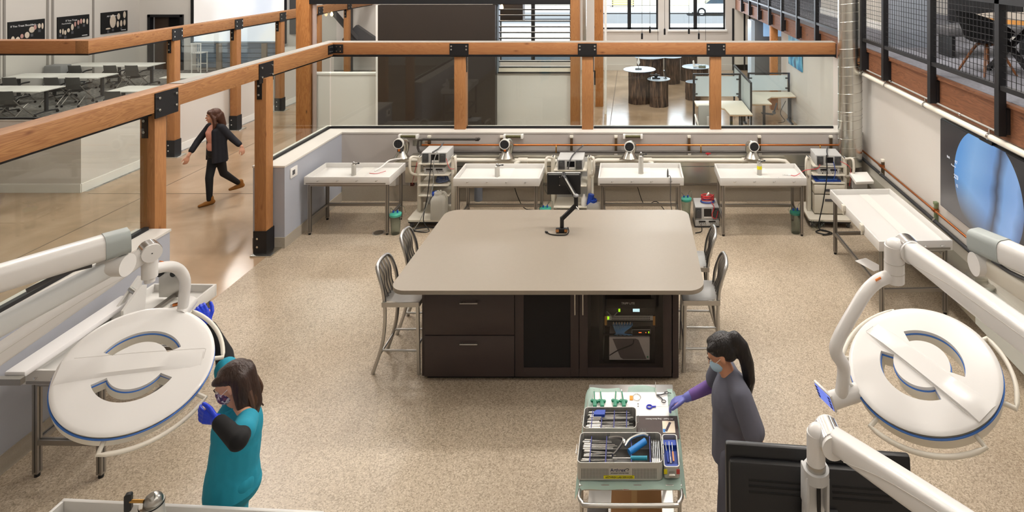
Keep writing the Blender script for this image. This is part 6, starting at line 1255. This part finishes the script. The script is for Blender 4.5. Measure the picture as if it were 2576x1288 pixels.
solo('dark_pack', MB().box((-.25, 4.12, .32), (.15, .3, .14), None, .01), M('pack_dark', '4e4944', .5, bump=.5, bscale=30), 'dark crinkled pack left of the cardboard box', 'pack')
# ================================================================ people
def headframe(fwd, up=(0, 0, 1)):
    y = V(fwd).normalized(); x = y.cross(V(up)).normalized(); z = x.cross(y)
    return Matrix((x, y, z)).transposed()
def head_prims(c, R, k=1.0):
    P = lambda x, y, z: V(c)+R @ V((x*k, y*k, z*k)); E_ = lambda a, r: ('e', P(*a), tuple(q*k for q in r), R)
    pr = [E_((0, -.012, .03), (.074, .094, .086)), E_((0, .03, -.035), (.058, .062, .078)), E_((0, .062, -.098), (.026, .024, .02)), E_((0, .07, .022), (.05, .022, .018)),
          ('c', P(0, .085, .01), .008*k, P(0, .106, -.03), .012*k), E_((.078, -.008, -.012), (.01, .02, .031)), E_((-.078, -.008, -.012), (.01, .02, .031)), E_((.03, .068, -.03), (.024, .02, .02)), E_((-.03, .068, -.03), (.024, .02, .02)), E_((0, .085, -.066), (.024, .012, .011))]
    return pr, P
def face_parts(t, P, R, mouth=True):
    for s in (-1, 1):
        e = obj('eye', MB().ball(P(s*.03, .0815, .002), (.0135, .008, .0085), 12, R), M('eye_white', 'e9e4de', .3), t); obj('iris', MB().ball(P(s*.03, .087, .002), .0055, 10), M('iris_brown', '3b2415', .3), e)
        obj('eyebrow', MB().tube([P(s*.014, .094, .021), P(s*.032, .091, .027), P(s*.052, .078, .021)], .0035, 6, 3), M('brow_brown', '3a2418', .8), t)
    if mouth: obj('lips', MB().ball(P(0, .0965, -.062), (.02, .007, .0045), 12, R).ball(P(0, .096, -.071), (.017, .007, .005), 12, R), M('lip_rose', 'b5655c', .5), t)
def hand_prims(w, d, thumb, curl, k=1.0, grip=.0):
    """wrist w, pointing d, thumb side vector, finger curl (0..1)"""
    d = V(d).normalized(); s = V(thumb); s = (s-d*s.dot(d)).normalized(); n_ = d.cross(s)
    if n_.dot(V((0, 0, 1))) > 0: n_ = -n_
    pr = []; w = V(w)
    for o in (-.028, -.009, .01, .028): pr.append(('c', w+s*o*.5*k, .014*k, w+(d*.085+s*o)*k, .0125*k))
    for o, L_ in ((-.03, .062), (-.0105, .075), (.0095, .082), (.029, .074)):
        p = w+(d*.088+s*o)*k; a = 0
        for j, f in enumerate((.45, .32, .23)):
            a += curl*(.9 if j == 0 else 1.1); q = p+(d*math.cos(a)+n_*math.sin(a)+s*o*.6)*L_*f*k; pr.append(('c', p, (.0095-.0008*j)*k, q, (.0088-.0008*j)*k)); p = q
    p = w+(d*.022+s*.022)*k
    for j, (L_, a) in enumerate(((.045, .75), (.034, .45), (.028, .25))):
        q = p+(d*math.cos(a)+s*math.sin(a)*(1-.3*j)+n_*curl*.35*j).normalized()*L_*k; pr.append(('c', p, (.0125-.0015*j)*k, q, (.0115-.0015*j)*k)); p = q
    return pr
def limb(a, b_, c, r): return [('c', a, r[0], b_, r[1]), ('c', b_, r[1]*.98, c, r[2])]
def legs(hipc, side, feet, knees, r=(.085, .055, .036)):
    pr = []
    for s, f, kn in zip((-1, 1), feet, knees):
        h = V(hipc)+V(side)*.09*s; pr += [('c', h, r[0], kn, r[1]), ('c', kn, r[1], V(f)+V((0, 0, .09)), r[2])]
    return pr
def shoe_prims(f, d, k=1): f = V(f); d = V(d).normalized(); return [('c', f-d*.05+V((0, 0, .04)), .034*k, f+d*.06+V((0, 0, .035)), .034*k), ('c', f+d*.06+V((0, 0, .032)), .032*k, f+d*.15+V((0, 0, .024)), .02*k), ('c', f-d*.03+V((0, 0, .05)), .036*k, f-d*.02+V((0, 0, .12)), .038*k)]
hairA = M('hair_dark_brown', '32211a', .45, var=.5, vscale=9, stretch=(14, 14, 2), bump=.8, bscale=5); hairB = M('hair_black', '140f0f', .4, var=.4, vscale=9, stretch=(14, 14, 2), bump=.8, bscale=5); hairC = M('hair_auburn', '4a2a1c', .45, var=.4, vscale=9, stretch=(12, 12, 2), bump=.8, bscale=5)
tealf = M('teal_scrub', '1587a0', .8, var=.06, vscale=6, bump=.35, bscale=9); blackf = M('black_knit', '0b0b0d', .85); glove = M('blue_glove', '1438c8', .4, bump=.3, bscale=60); greyf = M('charcoal_scrub', '5b5c68', .85, var=.06, vscale=6, bump=.35, bscale=9)

# ---- woman in teal scrubs holding the left lamp
t = thing('person', 'woman in teal scrubs and blue gloves reaching for the left surgical lamp', 'person', (-.045, 0, 0))
hc = V((-2.575, 3.9, 1.535)); R = headframe((-.9, -.28, -.42)); hp, P = head_prims(hc, R)
sN, eN, wN = V((-2.40, 3.78, 1.375)), V((-2.30, 3.545, 1.44)), V((-2.53, 3.69, 1.452)); sF, eF, wF = V((-2.69, 4.04, 1.37)), V((-2.86, 4.24, 1.49)), V((-3.03, 4.31, 1.67))
hipc = V((-2.57, 3.93, .90)); sd = V((-.68, .6, 0)).normalized()*-1
feet = [(-2.5, 3.86, 0), (-2.66, 4.02, 0)]; kn = [(-2.53, 3.84, .48), (-2.67, 3.98, .48)]
hN = hand_prims(wN, (-1, .16, .1), (-.1, .1, 1), .27); hF = hand_prims(wF, (-.55, .15, .8), (.6, .5, .1), .45)
torso = [('e', (-2.555, 3.92, 1.22), (.13, .13, .19)), ('e', (-2.57, 3.93, 1.0), (.12, .115, .17)), ('e', (-2.57, 3.93, .88), (.14, .13, .11)), ('c', sN, .055, sF, .055), ('c', V((-2.55, 3.915, 1.36)), .058, hc+V((.02, .01, -.08)), .052)]
body = blob('body', hp+torso+limb(sN, eN, wN, (.05, .042, .028))+limb(sF, eF, wF, (.05, .042, .028))+hN+hF+legs(hipc, sd*.6, feet, kn, (.075, .052, .036))+shoe_prims(feet[0], (-.8, -.5, 0))+shoe_prims(feet[1], (-.8, -.5, 0)), skin, t, .009, 4)
face_parts(body, P, R, False)
mk = M('floral_mask', '8d7f95', .8); n, l, b = nodes(mk); tc = n.new('ShaderNodeTexCoord'); vo = n.new('ShaderNodeTexVoronoi'); vo.inputs['Scale'].default_value = 75; l.new(tc.outputs['Object'], vo.inputs[0]); sp = n.new('ShaderNodeSeparateColor'); l.new(vo.outputs['Color'], sp.inputs[0]); r = ramp(n, [(0, '4a3a5e'), (.35, '7a4a68'), (.55, 'd8d2d8'), (.75, 'a89ab8'), (1, '3a2c44')]); r.color_ramp.interpolation = 'CONSTANT'; l.new(sp.outputs[0], r.inputs[0]); l.new(r.outputs[0], b.inputs['Base Color'])
blob('face_mask', [('e', P(0, .055, -.05), (.063, .058, .058), R), ('e', P(0, .095, -.03), (.02, .022, .03), R)], mk, body, .006, 3)
obj('mask_loop', MB().tube([P(.055, .06, -.02), P(.078, .02, .0), P(.08, -.01, .01)], .002, 5, 3).tube([P(-.055, .06, -.02), P(-.078, .02, .0), P(-.08, -.01, .01)], .002, 5, 3), white, body)
W_ = lambda s, y, zs: [('c', P(s*a, q, z), r_, P(s*a2, q2, z2), r2) for (a, q, z, r_), (a2, q2, z2, r2) in zip(zs, zs[1:])]
hr = [('e', P(0, -.03, .05), (.082, .1, .076), R), ('e', P(0, -.07, -.02), (.084, .06, .1), R), ('e', P(.046, .02, .072), (.036, .06, .032), R), ('e', P(-.046, .02, .072), (.036, .06, .032), R)]
def fall(start, offs, rad):
    pts = [V(start)]+[V(start)+V(o) for o in offs]
    return [('c', p, ra, q, rb) for p, q, ra, rb in zip(pts, pts[1:], rad, rad[1:])]
Dn = R.inverted() @ V((0, 0, -1)); bk = R @ V((0, -1, 0)); bk = V((bk.x, bk.y, 0)).normalized()
for s in (-1, 1):
    o = R @ V((s, 0, 0))
    hr += fall(P(s*.066, -.05, .04), [o*.014+bk*.02+V((0, 0, -.08)), o*.026+bk*.05+V((0, 0, -.16)), o*.022+bk*.07+V((0, 0, -.235)), o*.04+bk*.09+V((0, 0, -.28))], (.022, .026, .032, .027, .01))
    hr += fall(P(s*.05, -.075, .02), [bk*.02+o*.01+V((0, 0, -.1)), bk*.04+o*.016+V((0, 0, -.19)), bk*.035+o*.01+V((0, 0, -.27)), bk*.06+o*.01+V((0, 0, -.31))], (.05, .05, .046, .036, .012))
hr += fall(P(0, -.09, .02), [bk*.03+V((0, 0, -.12)), bk*.05+V((0, 0, -.22)), bk*.06+V((0, 0, -.3))], (.06, .056, .05, .018))
blob('hair', hr, hairA, body, .009, 3)
for k, s in enumerate((-1, -.4, .3, 1)):
    o = R @ V((s, 0, 0)); q = P(s*.07, -.08, -.02)
    obj('hair_lock', MB().tube([q+bk*.03+V((0, 0, -.05)), q+bk*.06+o*.02+V((0, 0, -.14)), q+bk*.05+o*.01+V((0, 0, -.21)), q+bk*.075+o*.02+V((0, 0, -.265))], lambda q_: .02-.016*q_, 7, 5), M('hair_tip_brown', '4a3122', .5), body)
up_ = lambda s, e: s.lerp(e, .62)
blob('scrub_top', [('e', (-2.555, 3.92, 1.22), (.148, .145, .2)), ('c', (-2.56, 3.92, 1.15), .145, (-2.585, 3.92, .95), .148), ('c', (-2.585, 3.92, .95), .155, (-2.59, 3.92, .70), .18), ('c', sN+V((0, 0, -.01)), .062, sF+V((0, 0, -.01)), .06), ('c', sN, .066, up_(sN, eN), .074), ('c', sF, .066, up_(sF, eF), .072), ('c', V((-2.61, 3.86, 1.3)), .03, V((-2.68, 3.85, .9)), .045)], tealf, body, .01, 4, cut=.83)
obj('neck_trim', MB().tube([V((-2.555, 3.915, 1.395))+R @ V((.075*math.cos(a), .07*math.sin(a), .0)) for a in [2*PI*j/20 for j in range(20)]], .012, 8, closed=True), tealf, body)
obj('hem_cord', MB().tube([(-2.73, 3.8, .8), (-2.745, 3.78, .7), (-2.735, 3.785, .6)], .007, 6, 3).tube([(-2.73, 3.8, .8), (-2.725, 3.77, .72), (-2.72, 3.77, .64)], .007, 6, 3), tealf, body)
blob('trousers', [('e', (-2.575, 3.93, .84), (.155, .15, .12))]+[('c', V(hipc)+sd*.065*s, .095, k_, .08) for s, k_ in zip((-1, 1), kn)]+[('c', k_, .088, V(f)+V((0, 0, .12)), .07) for k_, f in zip(kn, feet)], tealf, body, .012, 6)
blob('sleeve', limb(sN.lerp(eN, .4), eN, wN.lerp(eN, .14), (.06, .056, .043)), blackf, body, .008, 5); blob('sleeve', limb(sF.lerp(eF, .4), eF, wF.lerp(eF, .14), (.06, .056, .042)), blackf, body, .008, 5)
gp = lambda h: [(p[0], p[1], p[2]+.0022, p[3], p[4]+.0022) for p in h]
blob('glove', gp(hN)+[('c', wN, .031, wN.lerp(eN, .2), .036)], glove, body, .0045, 3); blob('glove', gp(hF)+[('c', wF, .031, wF.lerp(eF, .2), .036)], glove, body, .0045, 3)
for f in feet: blob('shoe', [(p[0], p[1], p[2]+.006, p[3], p[4]+.006) for p in shoe_prims(f, (-.8, -.5, 0))], dgrey, body, .01, 3)

# ---- woman in grey scrubs at the trolley
t = thing('person', 'woman with dark ponytail in charcoal grey scrubs reaching over the trolley', 'person', (0, 0, 0))
hc = V((.625, 4.24, 1.505)); R = headframe((-.86, .1, -.5)); hp, P = head_prims(hc, R)
sF, eF, wF = V((.66, 4.40, 1.33)), V((.60, 4.5, 1.09)), V((.40, 4.45, 1.03)); sN, eN, wN = V((.74, 4.05, 1.33)), V((.83, 3.97, 1.08)), V((.8, 3.93, .86))
hipc = V((.70, 4.22, .88)); sd = V((0, 1, 0)); feet = [(.66, 4.12, 0), (.72, 4.32, 0)]; kn = [(.66, 4.13, .47), (.7, 4.31, .47)]
hF = hand_prims(wF, (-.9, .02, -.3), (.1, -1, .2), .4); hN = hand_prims(wN, (-.2, -.05, -1), (-1, 0, 0), .3)
blobbody = hp+[('e', (.70, 4.22, 1.18), (.125, .16, .2)), ('e', (.70, 4.22, .98), (.12, .14, .16)), ('e', (.70, 4.22, .87), (.13, .16, .12)), ('c', sN, .052, sF, .052), ('c', (.69, 4.225, 1.33), .055, hc+V((.02, 0, -.08)), .05)]
body = blob('body', blobbody+limb(sN, eN, wN, (.048, .04, .028))+limb(sF, eF, wF, (.048, .04, .028))+hF+hN+legs(hipc, sd, feet, kn)+shoe_prims(feet[0], (-1, 0, 0))+shoe_prims(feet[1], (-1, 0, 0)), M('skin_warm', 'c08a6c', .55), t, .009, 4)
face_parts(body, P, R, False)
blob('face_mask', [('e', P(0, .055, -.05), (.063, .058, .058), R)], M('mask_pale_blue', 'a9c6dc', .8), body, .006, 3)
obj('mask_loop', MB().tube([P(.055, .06, -.02), P(.078, .02, .0), P(.08, -.01, .01)], .002, 5, 3).tube([P(-.055, .06, -.02), P(-.078, .02, .0), P(-.08, -.01, .01)], .002, 5, 3), white, body)
pt = [('e', P(0, -.03, .05), (.088, .102, .08), R), ('e', P(0, -.06, .0), (.086, .068, .08), R), ('e', P(.045, .015, .08), (.036, .055, .028), R), ('e', P(-.045, .015, .08), (.036, .055, .028), R), ('e', P(0, -.13, .05), (.045, .04, .045), R)]
q0 = P(0, -.14, .05); pts = [q0, q0+V((.05, -.01, -.06)), q0+V((.085, -.02, -.17)), q0+V((.10, -.03, -.28)), q0+V((.105, -.03, -.38))]
pt += [('c', a, ra, b_, rb) for (a, ra), (b_, rb) in zip(zip(pts, (.045, .05, .05, .042, .015)), list(zip(pts, (.045, .05, .05, .042, .015)))[1:])]
blob('hair', pt, hairB, body, .009, 3)
blob('scrub_top', [('e', (.70, 4.22, 1.18), (.145, .18, .2)), ('c', (.705, 4.22, 1.1), .145, (.71, 4.22, .95), .15), ('c', (.71, 4.22, .95), .15, (.71, 4.22, .72), .155), ('c', sN, .07, sF, .07), ('c', sN, .072, sN.lerp(eN, .75), .078), ('c', sF, .07, sF.lerp(eF, .7), .074)], greyf, body, .01, 5, cut=.80)
blob('trousers', [('e', (.70, 4.22, .84), (.13, .155, .12))]+[('c', V(hipc)+sd*.085*s, .1, k_, .08) for s, k_ in zip((-1, 1), kn)]+[('c', k_, .08, V(f)+V((0, 0, .12)), .065) for k_, f in zip(kn, feet)], greyf, body, .012, 6)
blob('sleeve', limb(sF.lerp(eF, .75), eF, wF.lerp(eF, .2), (.048, .05, .038)), M('purple_sleeve', '6a4f8f', .8), body, .008, 4)
blob('glove', gp(hF)+[('c', wF, .031, wF.lerp(eF, .22), .036)], M('violet_blue_glove', '6468b0', .45), body, .0045, 3)
blob('glove', gp(hN)+[('c', wN, .031, wN.lerp(eN, .2), .034)], M('violet_blue_glove', '6468b0', .45), body, .0045, 3)
for f in feet: blob('shoe', [(p[0], p[1], p[2]+.006, p[3], p[4]+.006) for p in shoe_prims(f, (-1, 0, 0))], white, body, .01, 3)

# ---- woman walking in the corridor
t = thing('person', 'woman with long auburn hair in black blazer and tan boots walking in the corridor', 'person', (0, 0, 0))
hc = V((-7.43, 10.55, 1.535)); R = headframe((-.85, -.5, -.05)); hp, P = head_prims(hc, R)
F = V((-.62, -.78, 0)).normalized(); sd = V((F.y, -F.x, 0))   # sd: towards her left hand... right side is -sd
sdL = V((-F.y, F.x, 0)); ch = V((-7.4, 10.58, 1.2))
sR = V((-7.4, 10.58, 1.34))+sdL*.165*-1*-1; 
sA, eA, wA = V((-7.535, 10.62, 1.33)), V((-7.66, 10.5, 1.10)), V((-7.70, 10.33, .90)); sB, eB, wB = V((-7.265, 10.53, 1.33)), V((-7.11, 10.6, 1.11)), V((-6.97, 10.62, .97))
hipc = V((-7.4, 10.6, .88)); hs = V((-.8, .5, 0)).normalized(); feet = [V((-7.42, 10.45, 0)), V((-7.26, 11.0, .08))]; kn = [V((-7.43, 10.46, .47)), V((-7.36, 10.72, .46))]
hA = hand_prims(wA, (-.15, -.3, -1), (-.5, -.8, 0), .35); hB = hand_prims(wB, (.3, -.0, -1), (-.3, -.9, 0), .35)
lg = [('c', hipc-hs*.08*-1, .085, kn[0], .055), ('c', kn[0], .055, feet[0]+V((0, 0, .1)), .037), ('c', hipc+hs*.08*-1, .085, kn[1], .055), ('c', kn[1], .055, feet[1]+V((-.01, -.03, .12)), .037)]
body = blob('body', hp+[('e', (-7.4, 10.58, 1.2), (.14, .12, .19)), ('e', (-7.4, 10.59, 1.0), (.13, .11, .15)), ('e', (-7.4, 10.6, .88), (.15, .13, .12)), ('c', sA, .05, sB, .05), ('c', (-7.4, 10.57, 1.34), .052, hc+V((.01, .01, -.08)), .048)]+limb(sA, eA, wA, (.048, .038, .027))+limb(sB, eB, wB, (.048, .038, .027))+hA+hB+lg+shoe_prims(feet[0], F)+shoe_prims(feet[1], F), M('skin_rose', 'd09a80', .55), t, .009, 4)
face_parts(body, P, R)
hr = [('e', P(0, -.03, .05), (.088, .102, .08), R), ('e', P(0, -.07, -.02), (.088, .062, .1), R), ('e', P(.05, .03, .072), (.038, .055, .032), R), ('e', P(-.05, .03, .072), (.038, .055, .032), R), ('c', P(0, -.1, 0), .065, P(.02, -.13, -.18), .06), ('c', P(.02, -.13, -.18), .06, P(.03, -.14, -.32), .025)]
for s in (-1, 1): hr += W_(s, 0, [(.07, .02, .04, .025), (.085, -.02, -.04, .03), (.095, -.03, -.13, .034), (.09, -.01, -.22, .02)])
blob('hair', hr, hairC, body, .009, 3)
blob('pink_top', [('e', (-7.405, 10.575, 1.2), (.148, .13, .2)), ('e', (-7.405, 10.58, 1.0), (.14, .12, .14)), ('e', V((-7.4, 10.58, 1.24))+F*.07, (.09, .08, .07))], M('pink_knit', 'd99b88', .85), body, .01, 6)
blz = [('c', sA, .066, sB, .066), ('c', sA, .066, eA, .056), ('c', eA, .056, wA.lerp(eA, .35), .05), ('c', sB, .066, eB, .056), ('c', eB, .056, wB.lerp(eB, .3), .05), ('e', V((-7.4, 10.58, 1.18))-F*.05, (.16, .13, .2))]
for s in (-1, 1):
    q = V((-7.4, 10.58, 0))+sdL*.115*s
    for a_, b_ in ((F*.055, .045), (F*0, .06), (F*-.06, .068)): blz.append(('c', q+a_+V((0, 0, 1.28)), b_, q+a_*1.1+sdL*s*.05+V((0, 0, .7)), b_))
for x_ in (-.06, 0, .06): blz.append(('c', V((-7.4, 10.58, 1.25))-F*.07+sdL*x_, .065, V((-7.4, 10.58, .7))-F*.1+sdL*x_*1.5, .07))
blob('blazer', blz, M('blazer_black', '15151d', .8), body, .01, 5, cut=.74)
blob('trousers', [('e', (-7.4, 10.6, .88), (.158, .138, .12))]+[(p[0], p[1], p[2]+.008, p[3], p[4]+.008) for p in lg], M('trouser_black', '0d0d10', .8), body, .01, 4)
for f, z in zip(feet, (0, 0)): blob('boot', [(p[0], p[1], p[2]+.006, p[3], p[4]+.006) for p in shoe_prims(f, F)]+[('c', V(f)-F*.05+V((0, 0, .02)), .022, V(f)-F*.05+V((0, 0, .04)), .03)], M('tan_suede', '8a5a22', .8), body, .01, 3)
